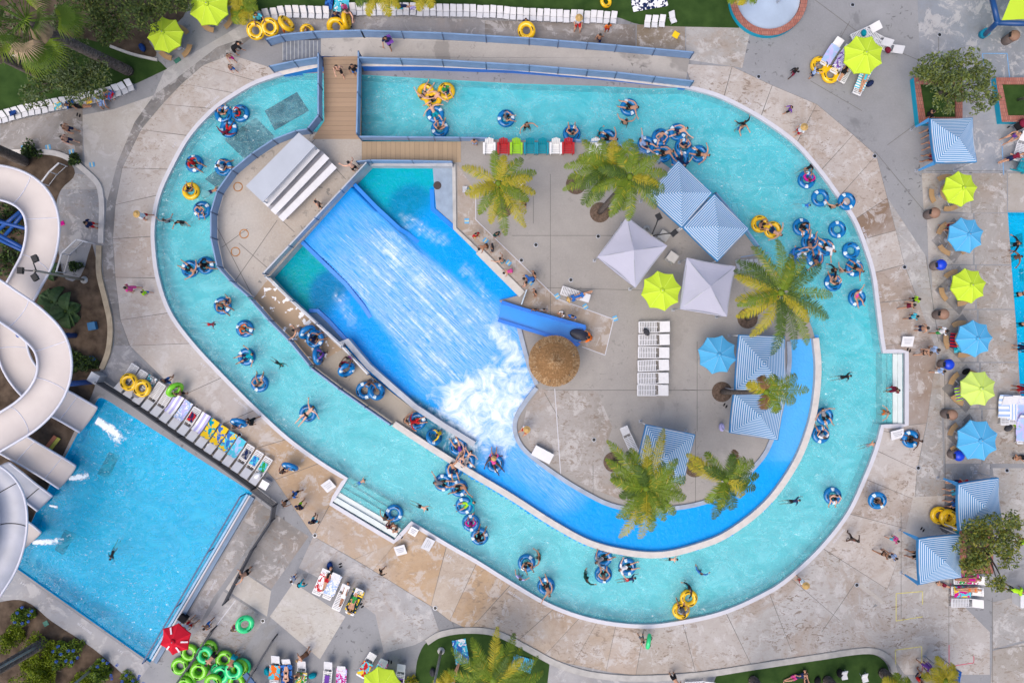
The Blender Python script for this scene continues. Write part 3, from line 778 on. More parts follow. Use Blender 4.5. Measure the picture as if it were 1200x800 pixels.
for i, c in enumerate(colr): at.data[i].color = (*c, foam[i])
a2 = me.attributes.new('flow', 'FLOAT_VECTOR', 'POINT')
for i, c in enumerate(fuv): a2.data[i].vector = c
me.polygons.foreach_set('use_smooth', [True] * len(mbf))
t = NT('wave_water')
a = t.attr('wcol'); fl = t.attr('flow').outputs['Vector']; p = t.pos()
fz_ = t.n('SeparateXYZ'); t.set(fz_, 0, fl)
st = t.noise(t.map(fl, (0.11, 4.0, 0)), 1.0, 8, 0.62, 0.15)
st2 = t.noise(t.map(fl, (0.45, 8.0, 0)), 1.8, 7, 0.68, 0.3)
cl = t.noise(p, 1.1, 8, 0.72, 0.5)
k = t.math('ADD', t.math('MULTIPLY', st, 0.55), t.math('ADD', t.math('MULTIPLY', st2, 0.3), t.math('MULTIPLY', cl, 0.4)))
fm = t.math('ADD', t.math('MULTIPLY', a.outputs['Alpha'], 1.12), t.math('SUBTRACT', t.math('MULTIPLY', k, 3.6), 2.84))
msk = t.ramp(fm, 0.0, 0.75)
blob = fz_.outputs[2]; cl2 = t.noise(p, 0.8, 9, 0.74, 1.2)
bm_ = t.math('MULTIPLY', t.ramp(t.math('ADD', t.math('MULTIPLY', blob, 1.05), t.math('SUBTRACT', t.math('MULTIPLY', cl2, 3.0), 1.85)), 0.0, 1.05), t.ramp(blob, 0.0, 0.1))
msk2 = t.ramp(t.math('ADD', a.outputs['Alpha'], 0.0), 0.0, 0.06)
msk = t.math('MAXIMUM', t.math('MULTIPLY', msk, msk2), t.math('MULTIPLY', a.outputs['Alpha'], t.math('MULTIPLY', t.ramp(st2, .34, .60), .58)))
msk = t.math('MAXIMUM', t.math('MULTIPLY', msk, t.ramp(t.noise(p, 7.0, 4, .7), .30, .55, (.7,) * 3)), bm_)
nb = t.noise(p, 1.8, 5, 0.6, 1.0)
base = t.mix(t.math('MULTIPLY', t.ramp(nb, 0.4, 0.7), 0.2), a.outputs['Color'], (0.02, 0.38, 0.88))
base = t.mix(t.math('MULTIPLY', t.ramp(t.noise(p, 0.5, 4, .6, .5), 0.45, 0.7), 0.3), base, t.mix(1.0, base, (0.8, 0.8, 0.85), 'MULTIPLY'))
col = t.mix(t.math('MULTIPLY', msk, 0.95), base, (0.84, 0.90, 0.96))
b1 = t.bsdf(col, t.ramp(msk, 0, 1, (0.15,) * 3, (0.7,) * 3), t.bump(t.math('ADD', t.noise(p, 2.6, 4, .6, 1.0), t.math('MULTIPLY', msk, 1.2)), 0.35, 0.12), 0.1)
me.materials.append(t.done(b1))
o = bpy.data.objects.new('wave_water', me); COL.objects.link(o); tag(o, kind='structure')
def rail_strip(name, pts, w, mat, z0=-0.6):
 P = [Vector(p[:2]) for p in pts]
 a = offset(P, w / 2); b = offset(P, -w / 2)
 A = [W(q.x, q.y, pts[i][2]) for i, q in enumerate(a)]; B = [W(q.x, q.y, pts[i][2]) for i, q in enumerate(b)]
 return strip(name, A, B, z0, 0, mat, zt=[p[2] for p in pts])
M_RAIL = plain('ramp_rail_blue', (0.0, 0.20, 0.68), 0.3, 0.08, 1.0, 0.5, obj=False)
tag(rail_strip('ramp_rail', [(351, 281, .55), (380, 309, .42), (405, 333, .18), (425, 358, -.05), (434, 372, -.14)], 4.5, M_RAIL))
tag(rail_strip('ramp_rail', [(415, 216, .55), (440, 242, .4), (468, 268, .12), (478, 274, -.05), (490, 284, -.14)], 4.5, M_RAIL))
tag(rail_strip('ledge_rim', [(362, 364, -.05), (372, 364, -.05), (385, 376, -.05), (405, 398, -.05)], 4.5, M_RAIL))
tag(rail_strip('ledge_rim', [(506, 222, -.05), (507, 245, -.05), (532, 267, -.05)], 5, M_RAIL))
M_LEDGE = plain('grey_ledge', (0.26, 0.33, 0.43), 0.7, 0.12, 2.0, obj=False)
tag(MB().prism([W(x, y) for x, y in ((507, 197), (531, 197), (531, 262), (511, 244), (509, 222))], -0.6, -0.08).build('basin_ledge', M_LEDGE), kind='structure')
tag(MB().prism([W(x, y) for x, y in ((361, 367), (372, 367), (385, 379), (403, 398), (400, 402))], -0.6, -0.08).build('basin_ledge', plain('grey_ledge_dark', (0.16, 0.24, 0.33), 0.7, 0.12, 2.0, obj=False)), kind='structure')
mb = MB(); mb.lathe([(0.26, 0), (0.26, 0.03), (0.2, 0.035)], 20, W(512.5, 217.5, -0.07)); tag(mb.build('drain_cover', plain('rusty_iron', (0.06, 0.04, 0.04), 0.7)), 'round rust brown drain cover on the grey ledge of the wave basin', 'drain cover')
mb = MB()
for k in range(4):
 z = (-.06, -.14, -.28, -.42)[k]
 x1_ = 1058 - k * 5.2
 mb.prism([W(x1_ - 5.2, 414.5), W(x1_, 414.5), W(x1_, 496), W(x1_ - 5.2, 496)], -1.19, z)
tag(mb.build('entry_steps', plain('pale_steps', (0.60, 0.66, 0.66), 0.6, 0.06, 2.0, obj=False)), kind='structure')
mb = MB()
A0, A1 = Vector((389, 589)), Vector((462, 632)); D = (Vector((407, 560)) - A0).normalized()
for k in range(5):
 z = (-.06, -.18, -.30, -.45, -.62)[k]
 a = A0 + D * (2 + k * 6.2); b = A1 + D * (2 + k * 6.2)
 a2_ = A0 + D * (8 + k * 6.2); b2_ = A1 + D * (8 + k * 6.2)
 mb.prism([W(q.x, q.y) for q in (a, b, b2_, a2_)], -1.19, z)
tag(mb.build('entry_steps', MATS['pale_steps']), kind='structure')
def letters(text, px, py, ang, size, mat=None, z=0.0165, name='deck_lettering'):
 cu = bpy.data.curves.new(name, 'FONT'); cu.body = text; cu.size = size; cu.align_x = 'CENTER'; cu.align_y = 'CENTER'; cu.offset = size * 0.02; cu.space_character = 1.1
 tmp = bpy.data.objects.new('tmp', cu); COL.objects.link(tmp)
 dg = bpy.context.evaluated_depsgraph_get()
 me = bpy.data.meshes.new_from_object(tmp.evaluated_get(dg)); bpy.data.objects.remove(tmp)
 me.name = name; me.materials.clear(); me.materials.append(mat or M_WHITEP)
 o = bpy.data.objects.new(name, me); COL.objects.link(o)
 p = W(px, py, z); o.location = p; o.rotation_euler = (0, 0, math.radians(ang))
 return tag(o, kind='structure')
ND, FT = 'NO DIVING', '3 FT'
for (x, y, a, tx) in ((249, 119.5, 40, ND), (205, 170, 55, FT), (174, 305, 88, FT), (282, 473, -38, ND), (238, 428, -40, FT), (344, 525, -38, FT), (1014.5, 276, -68, ND), (1032, 345, 88, FT), (1033, 340, 80, ''), (974, 205, -50, FT), (877, 121, -32, FT), (1067, 455, 90, FT), (1018, 567, 66, FT), (983, 628, 52, ND),
                     (802, 736, 8, FT), (658, 721, -24, FT), (604, 698, -33, ND), (526, 652, -35, FT), (99, 736, -36, ND), (141, 763, -36, FT), (27, 684, -36, FT), (248, 688, 58, ND)):
 if tx: letters(tx, x, y, a, 0.2)
M_YEL = plain('yellow_line', (0.55, 0.50, 0.16), 0.8, 0.3, 4.0); M_REDL = plain('red_line', (0.50, 0.10, 0.15), 0.8, 0.3, 4.0); M_BLUL = plain('blue_line', (0.14, 0.32, 0.58), 0.8, 0.3, 4.0)
def lines(name, segs, mat):
 mb_ = MB()
 for a, b in segs:
  p, q = W(*a), W(*b); d = (q - p).normalized(); n_ = Vector((-d.y, d.x, 0)) * .026
  mb_.add([Vector((v.x, v.y, .017)) for v in (p - n_, q - n_, q + n_, p + n_)], [(0, 1, 2, 3)])
 tag(mb_.build(name, mat), kind='structure')
lines('painted_line', [((1050, 727), (1050, 695)), ((1050, 695), (1081, 692.5)), ((1081, 693), (1081, 708)), ((1050, 727), (1081, 722)), ((1050, 789), (1049, 761)), ((1049, 761), (1080, 757)), ((1080, 757.5), (1080, 778))], M_YEL)
lines('painted_line', [((1112, 755), (1112, 780)), ((1115, 780), (1141, 776)), ((1141, 776), (1141, 768)), ((1114, 683), (1114, 704)), ((1114, 704), (1117, 704)), ((1081, 778), (1080, 789))], M_REDL)
lines('painted_line', [((1151, 63), (1180, 63)), ((1151, 63), (1153, 76)), ((1180, 63), (1183, 92)), ((1174, 168), (1176, 205))], M_BLUL)
M_WL = M_WHITEP
lines('painted_line', [((557.5, 223), (557.5, 257)), ((557, 257), (653, 350)), ((653, 350), (719, 374)), ((719, 374), (709, 416)), ((709, 416), (682, 406)), ((650, 455), (657, 555)), ((276, 703), (254, 732))], M_WL)
PAL = {'red': (0.45, 0.015, 0.02), 'navy': (0.012, 0.022, 0.075), 'blue': (0.03, 0.14, 0.45), 'teal': (0.0, 0.27, 0.36), 'black': (0.012, 0.012, 0.015), 'white': (0.75, 0.75, 0.78), 'pink': (0.70, 0.08, 0.30),
       'magenta': (0.5, 0.01, 0.22), 'lime': (0.35, 0.65, 0.02), 'green': (0.03, 0.28, 0.06), 'purple': (0.16, 0.06, 0.34), 'orange': (0.72, 0.15, 0.02), 'grey': (0.22, 0.22, 0.24), 'aqua': (0.08, 0.48, 0.62),
       'yellow': (0.75, 0.50, 0.02), 'maroon': (0.17, 0.012, 0.035), 'straw': (0.50, 0.33, 0.13), 'brown': (0.10, 0.05, 0.03), 'dark green': (0.008, 0.05, 0.04), 'pale blue': (0.33, 0.45, 0.70), 'lilac': (0.45, 0.42, 0.72), 'dark grey': (0.05, 0.05, 0.06), 'dark blue': (0.01, 0.045, 0.2), 'tan': (0.38, 0.27, 0.16)}
def fab(name):
 return plain('fabric_' + name.replace(' ', '_'), PAL[name], 0.85, 0.15, 6.0, 0.2, bump=0.2)
def vinyl(key, c):
 return plain('vinyl_' + key, c, 0.22, 0.06, 1.5, 0.6)
TUBEC = {'blue': (0.0, 0.15, 0.42), 'yellow': (0.76, 0.46, 0.004), 'green': (0.05, 0.60, 0.08), 'lime green': (0.17, 0.55, 0.015), 'sea green': (0.03, 0.62, 0.22)}
def make_tube(key, n=1):
 root = empty('swim_tube' if n == 1 else 'double_swim_tube')
 m = vinyl(key.replace(' ', '_'), TUBEC[key])
 mb = MB()
 cs = [(0, 0, 0)] if n == 1 else [(-0.47, 0, 0), (0.47, 0, 0)]
 for c in cs: mb.torus(0.41, 0.175, 36, 14, c, squash=0.92)
 if n == 1:
  for k in range(3):   # welded seams
   a = 2 * PI * k / 3 + .3
   mb.path([(0.41 * math.cos(a) + .177 * math.cos(b) * math.cos(a), .41 * math.sin(a) + .177 * math.cos(b) * math.sin(a), .163 * math.sin(b)) for b in [2 * PI * q / 14 for q in range(14)]], 0.006, 4, closed=True)
 ring = mb.build('ring', m, root, True)
 hm = fab('black'); pm = M_WHITE
 for c in cs:
  for a in ((0.6, 0.6 + PI) if n == 1 else (0.9, 2.2, -0.9, -2.2)):
   h = MB()
   p = [(c[0] + (0.41 + dr) * math.cos(a + da), c[1] + (0.41 + dr) * math.sin(a + da), zz) for da, dr, zz in ((-.32, .02, .155), (-.2, .03, .19), (0, .04, .205), (.2, .03, .19), (.32, .02, .155))]
   h.path(p, 0.026, 6); h.build('handle', hm, root, True)
 if key == 'blue':
  for a in (-0.95, -0.95 + PI):
   h = MB()
   vs = []; fs = []
   for i in range(5):
    for j in range(4):
     aa = a - .21 + .42 * i / 4; bb = math.radians(40 + 75 * j / 3)
     vs.append(((.41 + .18 * math.cos(bb)) * math.cos(aa), (.41 + .18 * math.cos(bb)) * math.sin(aa), .166 * math.sin(bb) + .002))
   for i in range(4):
    for j in range(3): fs.append((i * 4 + j, (i + 1) * 4 + j, (i + 1) * 4 + j + 1, i * 4 + j + 1))
   h.add(vs, fs).build('printed_patch', plain('pale_print', (0.62, 0.75, 0.88), 0.35, 0.3, 9.0), root, True)
 v = MB(); v.lathe([(0.02, 0), (0.02, 0.03), (0.008, 0.035)], 8, (cs[0][0] - .41 + .13, cs[0][1], .12)); v.build('valve', hm, root, True)
 return root
def make_lounger():
 root = empty('sun_lounger')
 f = MB()
 for s in (-1, 1):
  f.beam((-0.95, s * .31, .30), (0.28, s * .31, .33), .045, .06)
 f.beam((-0.95, -.29, .30), (-0.95, .29, .30), .045, .05)
 f.build('frame', M_WHITE, root)
 st = MB()
 for k in range(11):
  x = -0.9 + k * 0.106
  st.box((x, 0, .335 + .012 * math.sin(k * .5)), (.062, .575, .016))
 st.box((-0.31, 0, .322), (1.16, .04, .016))
 st.build('seat', M_WHITE, root)
 b = MB(); M = Matrix.Rotation(math.radians(-24), 3, 'Y')
 o = Vector((0.28, 0, .33))
 b.box(o + M @ Vector((.42, 0, .006)), (.60, .56, .014), M=M)
 for k in range(5): b.box(o + M @ Vector((.18 + k * .11, 0, .02)), (.05, .50, .016), M=M)
 for s in (-1, 1): b.box(o + M @ Vector((.37, s * .29, 0)), (.74, .045, .045), M=M)
 b.box(o + M @ Vector((.75, 0, 0)), (.05, .60, .04), M=M)
 b.build('backrest', M_WHITE, root)
 for (x, s) in ((-.85, -1), (-.85, 1), (.25, -1), (.25, 1)):
  MB().bar((x, s * .30, .3), (x - (.05 if x < 0 else -.05), s * .31, 0), .03, .024, 6).build('leg', M_WHITE, root, True)
 root.scale = (.97, .86, 1)
 return root
def make_beach_chair():
 root = empty('beach_chair')
 for nm, c, s, a in (('seat', (-.17, 0, .23), (.36, .40, .025), 8), ('backrest', (.21, 0, .40), (.46, .40, .025), -38)):
  M = Matrix.Rotation(math.radians(a), 3, 'Y'); mb = MB()
  mb.box(c, s, M=M)
  mb.box(Vector(c) + M @ Vector((s[0] / 2, 0, .004)), (.035, s[1] + .02, .04), M=M)
  for q in (-1, 1): mb.box(Vector(c) + M @ Vector((0, q * (s[1] / 2 + .012), .004)), (s[0] * .98, .026, .036), M=M)
  mb.build(nm, M_WHITE, root)
 for q in (-1, 1):
  MB().path([(-.33, q * .21, 0), (-.30, q * .21, .2), (.1, q * .21, .25), (.24, q * .21, 0)], .015, 5).build('leg', M_WHITE, root, True)
 root.scale = (.9, .84, 1)
 return root
def make_adirondack(c):
 m = plain('paint_' + c, PAL[c] if c != 'white' else (.8, .8, .8), 0.4, 0.08, 3.0)
 root = empty('garden_armchair')
 s = MB()
 for k in range(5): s.box((0, -.30 + k * .125, .36 - k * .018), (.52, .105, .022))
 s.build('seat', m, root)
 b = MB(); M = Matrix.Rotation(math.radians(-22), 3, 'X')
 for k in range(5):
  h = .72 - abs(k - 2) * .06
  b.box(Vector((-.22 + k * .11, .26, .30)) + M @ Vector((0, 0, h / 2)), (.095, .02, h), M=M)
 b.build('backrest', m, root)
 for q in (-1, 1):
  MB().box((q * .34, -.05, .56), (.13, .74, .025)).build('armrest', m, root)
  MB().box((q * .31, -.33, .275), (.05, .09, .545)).build('leg', m, root)
  MB().beam((q * .31, -.28, .34), (q * .31, .48, .03), .05, .09).build('leg', m, root)
 return root
def canopy_mesh(r, zc, rise, ribs, sag=.10, rot=0.0, scal=.07):
 mb = MB(); rows = 6; sub = 4
 n = ribs * sub
 vs = [(0, 0, zc + rise)]
 for i in range(1, rows + 1):
  t = i / rows
  for k in range(n):
   a = rot + 2 * PI * k / n
   q = (k % sub) / sub; w = math.sin(PI * q)
   chord = math.cos(PI / ribs) / math.cos((q - .5) * 2 * PI / ribs) if q else 1.0
   rr = r * t * (chord * (1 - scal * w * t))
   z = zc + rise * (1 - t ** 1.12) - sag * w * t * .6
   vs.append((rr * math.cos(a), rr * math.sin(a), z))
 fs = [(0, 1 + k, 1 + (k + 1) % n) for k in range(n)]
 for i in range(rows - 1):
  for k in range(n):
   k2 = (k + 1) % n
   fs.append((1 + i * n + k, 1 + (i + 1) * n + k, 1 + (i + 1) * n + k2, 1 + i * n + k2))
 b = 1 + (rows - 1) * n; L = len(vs)
 for k in range(n): x, y, z = vs[b + k]; vs.append((x * 1.005, y * 1.005, z - .09))
 for k in range(n): fs.append((b + k, L + k, L + (k + 1) % n, b + (k + 1) % n))
 return mb.add(vs, fs)
def make_umbrella(mat, r=1.24, ribs=8, rot=.3, name='market_umbrella', zc=2.0, rise=.42, marks=False, seam=None):
 root = empty(name)
 can = canopy_mesh(r, zc, rise, ribs, .10, rot).build('canopy', mat, root, False)
 sm_ = MB()
 for k in range(ribs):
  a = rot + 2 * PI * k / ribs
  sm_.path([(r * t * math.cos(a), r * t * math.sin(a), zc + rise * (1 - t ** 1.12) + .006) for t in (.04, .25, .5, .75, .99)], .012, 5)
 if ribs == 8 and seam is not None: sm_.build('seams', seam, can)
 v = MB(); v.lathe([(.16, zc + rise - .035), (.12, zc + rise + .03), (.03, zc + rise + .06)], 16); v.build('vent_cap', mat, root, True)
 MB().lathe([(.03, zc + rise + .05), (.035, zc + rise + .09), (.012, zc + rise + .13)], 10).build('finial', M_GREYM, root, True)
 MB().bar((0, 0, .05), (0, 0, zc + rise), .025, n=10).build('pole', M_GREYM, root, True)
 MB().lathe([(.22, 0), (.22, .05), (.08, .09), (.05, .3), (.03, .3)], 20).build('base', M_GREYM, root, True)
 for k in range(ribs):
  a = rot + 2 * PI * k / ribs
  MB().bar((.03 * math.cos(a), .03 * math.sin(a), zc + rise - .06), (r * .97 * math.cos(a), r * .97 * math.sin(a), zc - .02), .012, n=5).build('rib', M_GREYM, root)
 if marks:
  for k, off in ((1, .5), (3, .5), (4, .5), (5, .45)):
   a = rot + 2 * PI * (k + .5) / ribs
   M = Matrix.Rotation(a, 3, 'Z') @ Matrix.Rotation(math.atan2(rise, r) * 1.02, 3, 'Y')
   c = Vector((r * .62 * math.cos(a), r * .62 * math.sin(a), zc + rise * (1 - .62 ** 1.12) - .015))
   pm = MB().box(c, (.42, .10, .012), M=M)
   pm.build('printed_band', plain('faded_white_print', (0.72, 0.6, 0.66), .7, .25, 14.0), root)
 return root
def canopy_mat(name, c):
 if name in MATS: return MATS[name]
 t = NT(name); p = t.obj()
 nz = t.noise(p, 1.3, 5, .6); col = t.mix(t.math('MULTIPLY', nz, .35), c, tuple(x * .8 for x in c))
 d = t.bsdf(col, .8, t.bump(t.noise(p, 3.0, 3), .25, .03), .2)
 tr = t.n('BsdfTranslucent', Color=(*c, 1)); mx = t.n('MixShader', Fac=.18)
 t.t.links.new(d.outputs[0], mx.inputs[1]); t.t.links.new(tr.outputs[0], mx.inputs[2])
 MATS[name] = t.done(mx); return MATS[name]
M_LIMEC = canopy_mat('lime_canvas', (0.58, 0.78, 0.05)); M_LIMEP = canopy_mat('pale_lime_canvas', (0.62, 0.80, 0.18)); M_SKYC = canopy_mat('sky_blue_canvas', (0.10, 0.45, 0.78)); M_REDC = canopy_mat('red_canvas', (0.66, 0.012, 0.035))
M_LIMES = plain('lime_seam', (0.70, 0.86, 0.12), .8); M_SKYS = plain('sky_seam', (0.25, 0.55, 0.82), .8)
M_STW = canopy_mat('stripe_white', (0.56, 0.67, 0.80)); M_STB = canopy_mat('stripe_blue', (0.06, 0.25, 0.53)); M_TENTW = canopy_mat('tent_white', (0.52, 0.52, 0.64))
def make_shade(corners, striped, rise, label, name, cat, group=None, eave=2.25, nst=13, flaps=()):
 P = [W(x, y, eave) for x, y in corners]
 c = sum(P, Vector()) / 4; c.z = 0
 root = tag(empty(name, (c.x, c.y, 0)), label, cat, group)
 Q = [p - c for p in P]
 ap = Vector((0, 0, eave + rise))
 mb = MB()
 steps = nst * 2 if striped else 8
 for i in range(4):
  a, b = Q[i], Q[(i + 1) % 4]
  for k in range(steps):
   t0, t1 = k / steps, (k + 1) / steps
   def pt(e, t):
    q = e.lerp(ap, t); q.z = eave + rise * (t - .16 * math.sin(PI * t) * (1 if not striped else .6)); return q
   m = 6
   for j in range(m):
    def sgp(s, t):
     q = pt(a, t).lerp(pt(b, t), s); q.z -= .13 * math.sin(PI * s) * (1 - t) ** 1.5 * (1.2 if not striped else .7);
     if not striped: q.z += .03 * noise.noise(Vector((q.x * 1.4 + c.x, q.y * 1.4, 0)))
     return q
    s0, s1 = j / m, (j + 1) / m
    mb.add([sgp(s0, t0), sgp(s1, t0), sgp(s1, t1), sgp(s0, t1)], [(0, 1, 2, 3)], k % 2)
 rf = mb.build('canopy', [M_STB, M_STW] if striped else [M_TENTW, M_TENTW], root)
 va = MB()
 for i in range(4):
  a, b = Q[i], Q[(i + 1) % 4]
  m = 6
  for j in range(m):
   pa, pb = a.lerp(b, j / m), a.lerp(b, (j + 1) / m)
   dz = lambda s: -.13 * math.sin(PI * s) * (1.2 if not striped else .7)
   pa.z += dz(j / m); pb.z += dz((j + 1) / m)
   va.add([pa, pb, pb - Vector((0, 0, .22)), pa - Vector((0, 0, .22))], [(0, 1, 2, 3)])
 va.build('valance', M_STB if striped else M_TENTW, root)
 for i, q in enumerate(Q):
  q2 = q * .97
  MB().bar((q2.x, q2.y, 0), (q2.x, q2.y, eave - .02), .035, n=8).build('post', M_WHITE if striped else M_GREYM, root, True)
  MB().box((q2.x, q2.y, .012), (.2, .2, .024)).build('foot', M_GREYM, root)
 br_ = MB()
 for i in range(4):
  a, b = Q[i] * .97, Q[(i + 1) % 4] * .97
  br_.bar((a.x, a.y, eave - .06), (b.x, b.y, eave - .06), .022, n=6)
  br_.bar((a.x, a.y, eave - .05), (0, 0, eave + rise - .12), .018, n=6)
 br_.build('roof_frame', M_GREYM, root)
 for (i, dx, dy) in flaps:      # curtain tied back and pegged out from a corner
  q = Q[i]; e = Vector((q.x + dx * .7, q.y + dy * .7, 1.3)); s = q * .98; s.z = eave - .1
  mbf_ = MB(); nn = 8
  d = (e - s); side = Vector((-d.y, d.x, 0)).normalized()
  for k in range(nn):
   t0, t1 = k / nn, (k + 1) / nn
   w0, w1 = .12 * (1 - t0 * .6), .12 * (1 - t1 * .6)
   mbf_.add([s + d * t0 - side * w0, s + d * t0 + side * w0, s + d * t1 + side * w1, s + d * t1 - side * w1], [(0, 1, 2, 3)])
  mbf_.build('corner_flap', M_STB, root)
 return root
def make_fence(pts, label, h=1.05, lean=0.0, group='slate blue mesh fences around the raised decks', mat=None, name='mesh_fence', every=2.2, wires=9, post_mat=None, post_w=.07):
 P = [W(x, y, z) for x, y, z in pts]
 root = tag(empty(name, P[0]), label, 'fence', group)
 o = P[0]; m = mat or M_STEELB
 pan = MB()
 for a, b in zip(P, P[1:]):
  a, b = a - o, b - o
  for k in range(wires):
   zz = .1 + (h - .16) * k / max(1, wires - 1)
   pan.beam(a + Vector((0, 0, zz)), b + Vector((0, 0, zz)), .022, .075 if wires > 5 else .03)
 pan.build('panel', m, root)
 tr_ = MB()
 for a, b in zip(P, P[1:]):
  tr_.beam(a - o + Vector((0, 0, h)), b - o + Vector((0, 0, h)), .09, .05)
 tr_.build('top_rail', m, root)
 L = 0
 for i, (a, b) in enumerate(zip(P, P[1:])):
  d = (b - a).length; n = max(1, round(d / every))
  for k in range(n + (1 if i == len(P) - 2 else 0)):
   q = a.lerp(b, k / n) - o
   MB().box((q.x, q.y, q.z + (h + .06) / 2), (post_w, post_w, h + .06)).build('post', post_mat or M_STEELD, root)
 return root
M_BENCH = plain('bench_tan', (0.36, 0.225, 0.115), .6, .12, 3.0)
def make_table():
 root = empty('picnic_table')
 MB().lathe([(.62, .70), (.64, .73), (.62, .755), (0.04, .757)], 28).build('table_top', M_BENCH, root, True)
 MB().bar((0, 0, 0), (0, 0, .71), .06, n=10).build('pedestal', M_GREYM, root, True)
 for k in range(4):
  a = k * PI / 2 + .1
  b = MB(); vs = []; fs = []
  for i in range(9):
   aa = a - .42 + .84 * i / 8
   for (r, z) in ((.88, .42), (1.2, .42), (1.2, .47), (.88, .47)): vs.append((r * math.cos(aa), r * math.sin(aa), z))
  for i in range(8):
   for q in range(4): fs.append((i * 4 + q, (i + 1) * 4 + q, (i + 1) * 4 + (q + 1) % 4, i * 4 + (q + 1) % 4))
  fs += [(0, 1, 2, 3), (35, 34, 33, 32)]
  b.add(vs, fs).build('bench', M_BENCH, root)
  MB().bar((0.05 * math.cos(a), .05 * math.sin(a), .1), (1.04 * math.cos(a), 1.04 * math.sin(a), .41), .03, n=6).build('bench_arm', M_GREYM, root, True)
 return root
def make_bin(c_body, lid_mat):
 root = empty('litter_bin')
 MB().lathe([(.27, 0), (.30, .05), (.33, .85), (.31, .86)], 24).build('body', plain('bin_tan' + lid_mat.name[-4:], c_body, .8, .12, 4.0), root, True)
 l = MB(); l.lathe([(.345, .85), (.35, .92), (.30, 1.03), (.17, 1.12), (.02, 1.14)], 24); l.build('lid', lid_mat, root, True)
 M = Matrix.Rotation(.5, 3, 'Y')
 MB().box((-.29, 0, .97), (.16, .3, .13), M=M).build('lid_flap', M_BLACK, root)
 return root
def leaf_mat(name, c, var=.4):
 if name in MATS: return MATS[name]
 t = NT(name)
 col = t.mix(t.noise(t.obj(), 1.2, 3), tuple(x * (1 - var) for x in c), tuple(x * (1 + var) for x in c))
 d = t.bsdf(col, .55, None, .3)
 tr = t.n('BsdfTranslucent'); t.set(tr, 'Color', col); mx = t.n('MixShader', Fac=.3)
 t.t.links.new(d.outputs[0], mx.inputs[1]); t.t.links.new(tr.outputs[0], mx.inputs[2])
 MATS[name] = t.done(mx); return MATS[name]
M_LEAF = [leaf_mat('leaf_olive', (0.18, 0.22, 0.05)), leaf_mat('leaf_dark', (0.09, 0.135, 0.04)), leaf_mat('leaf_yellow', (0.27, 0.26, 0.035)), leaf_mat('leaf_grey', (0.17, 0.22, 0.11))]
M_FROND = [leaf_mat('frond_green', (0.17, 0.25, 0.02)), leaf_mat('frond_yellow', (0.42, 0.36, 0.025)), leaf_mat('frond_dark', (0.08, 0.14, 0.025)), leaf_mat('frond_dry', (0.22, 0.115, 0.05))]
M_BARK = plain('bark', (0.11, 0.09, 0.08), .95, .4, 5.0, .1, bump=.8)
M_PALMB = plain('palm_bark', (0.12, 0.10, 0.09), .95, .45, 7.0, .1, bump=.8)
def leaves(mb, c, r, n, size=(.16, .3), mi=(0, 1), flat=1.0):
 for _ in range(n):
  while True:
   d = Vector((random.uniform(-1, 1), random.uniform(-1, 1), random.uniform(-1, 1)))
   if .05 < d.length <= 1: break
  d = d.normalized() * d.length ** .45
  p = Vector(c) + Vector((d.x * r, d.y * r, d.z * r * flat))
  p += Vector((noise.noise(p * 1.3), noise.noise(p * 1.3 + Vector((9, 0, 0))), noise.noise(p * 1.3 + Vector((0, 9, 0))))) * r * .5
  s = random.uniform(*size)
  nrm = Vector((random.gauss(0, .7), random.gauss(0, .7), random.gauss(.6, .5))).normalized()
  u = nrm.orthogonal().normalized(); u = Matrix.Rotation(random.uniform(0, 6.28), 3, nrm) @ u; w = nrm.cross(u)
  mb.add([p - u * s * .5, p + w * s * .22, p + u * s * .5, p - w * s * .22], [(0, 1, 2, 3)], random.choice(mi))
def make_tree(label, base, blobs, n=420, mats=None, size=(.13, .27), name='tree', group=None, trunk_r=.16, mi=(0, 0, 1, 1, 2)):
 """base px on the ground; blobs (px, py, z, r in m)"""
 o = W(base[0], base[1], 0)
 root = tag(empty(name, o), label, 'tree', group)
 mb = MB(); B = []
 for (x, y, z, r) in blobs:
  c = W(x, y, z) - o; B.append((c, r))
  for q in range(6):
   cc = c + Vector((random.uniform(-.6, .6), random.uniform(-.6, .6), random.uniform(-.35, .35))) * r
   leaves(mb, cc, r * random.uniform(.35, .6), int(n * r * r / 6), size, mi, .7)
 mb.build('crown', mats or M_LEAF, root)
 t = MB(); top = sum((b[0] for b in B), Vector()) / len(B); fork = top * .45; fork.z = min(b[0].z for b in B) * .5
 t.path([(0, 0, -.05), fork * .5 + Vector((.05, .03, 0)), fork], [trunk_r, trunk_r * .8, trunk_r * .7], 8)
 for c, r in B:
  m_ = fork.lerp(c, .55) + Vector((0, 0, .15))
  t.path([fork, m_, c + Vector((0, 0, r * .2))], [trunk_r * .5, trunk_r * .3, trunk_r * .1], 6)
 t.build('trunk', M_BARK, root, True)
 return root
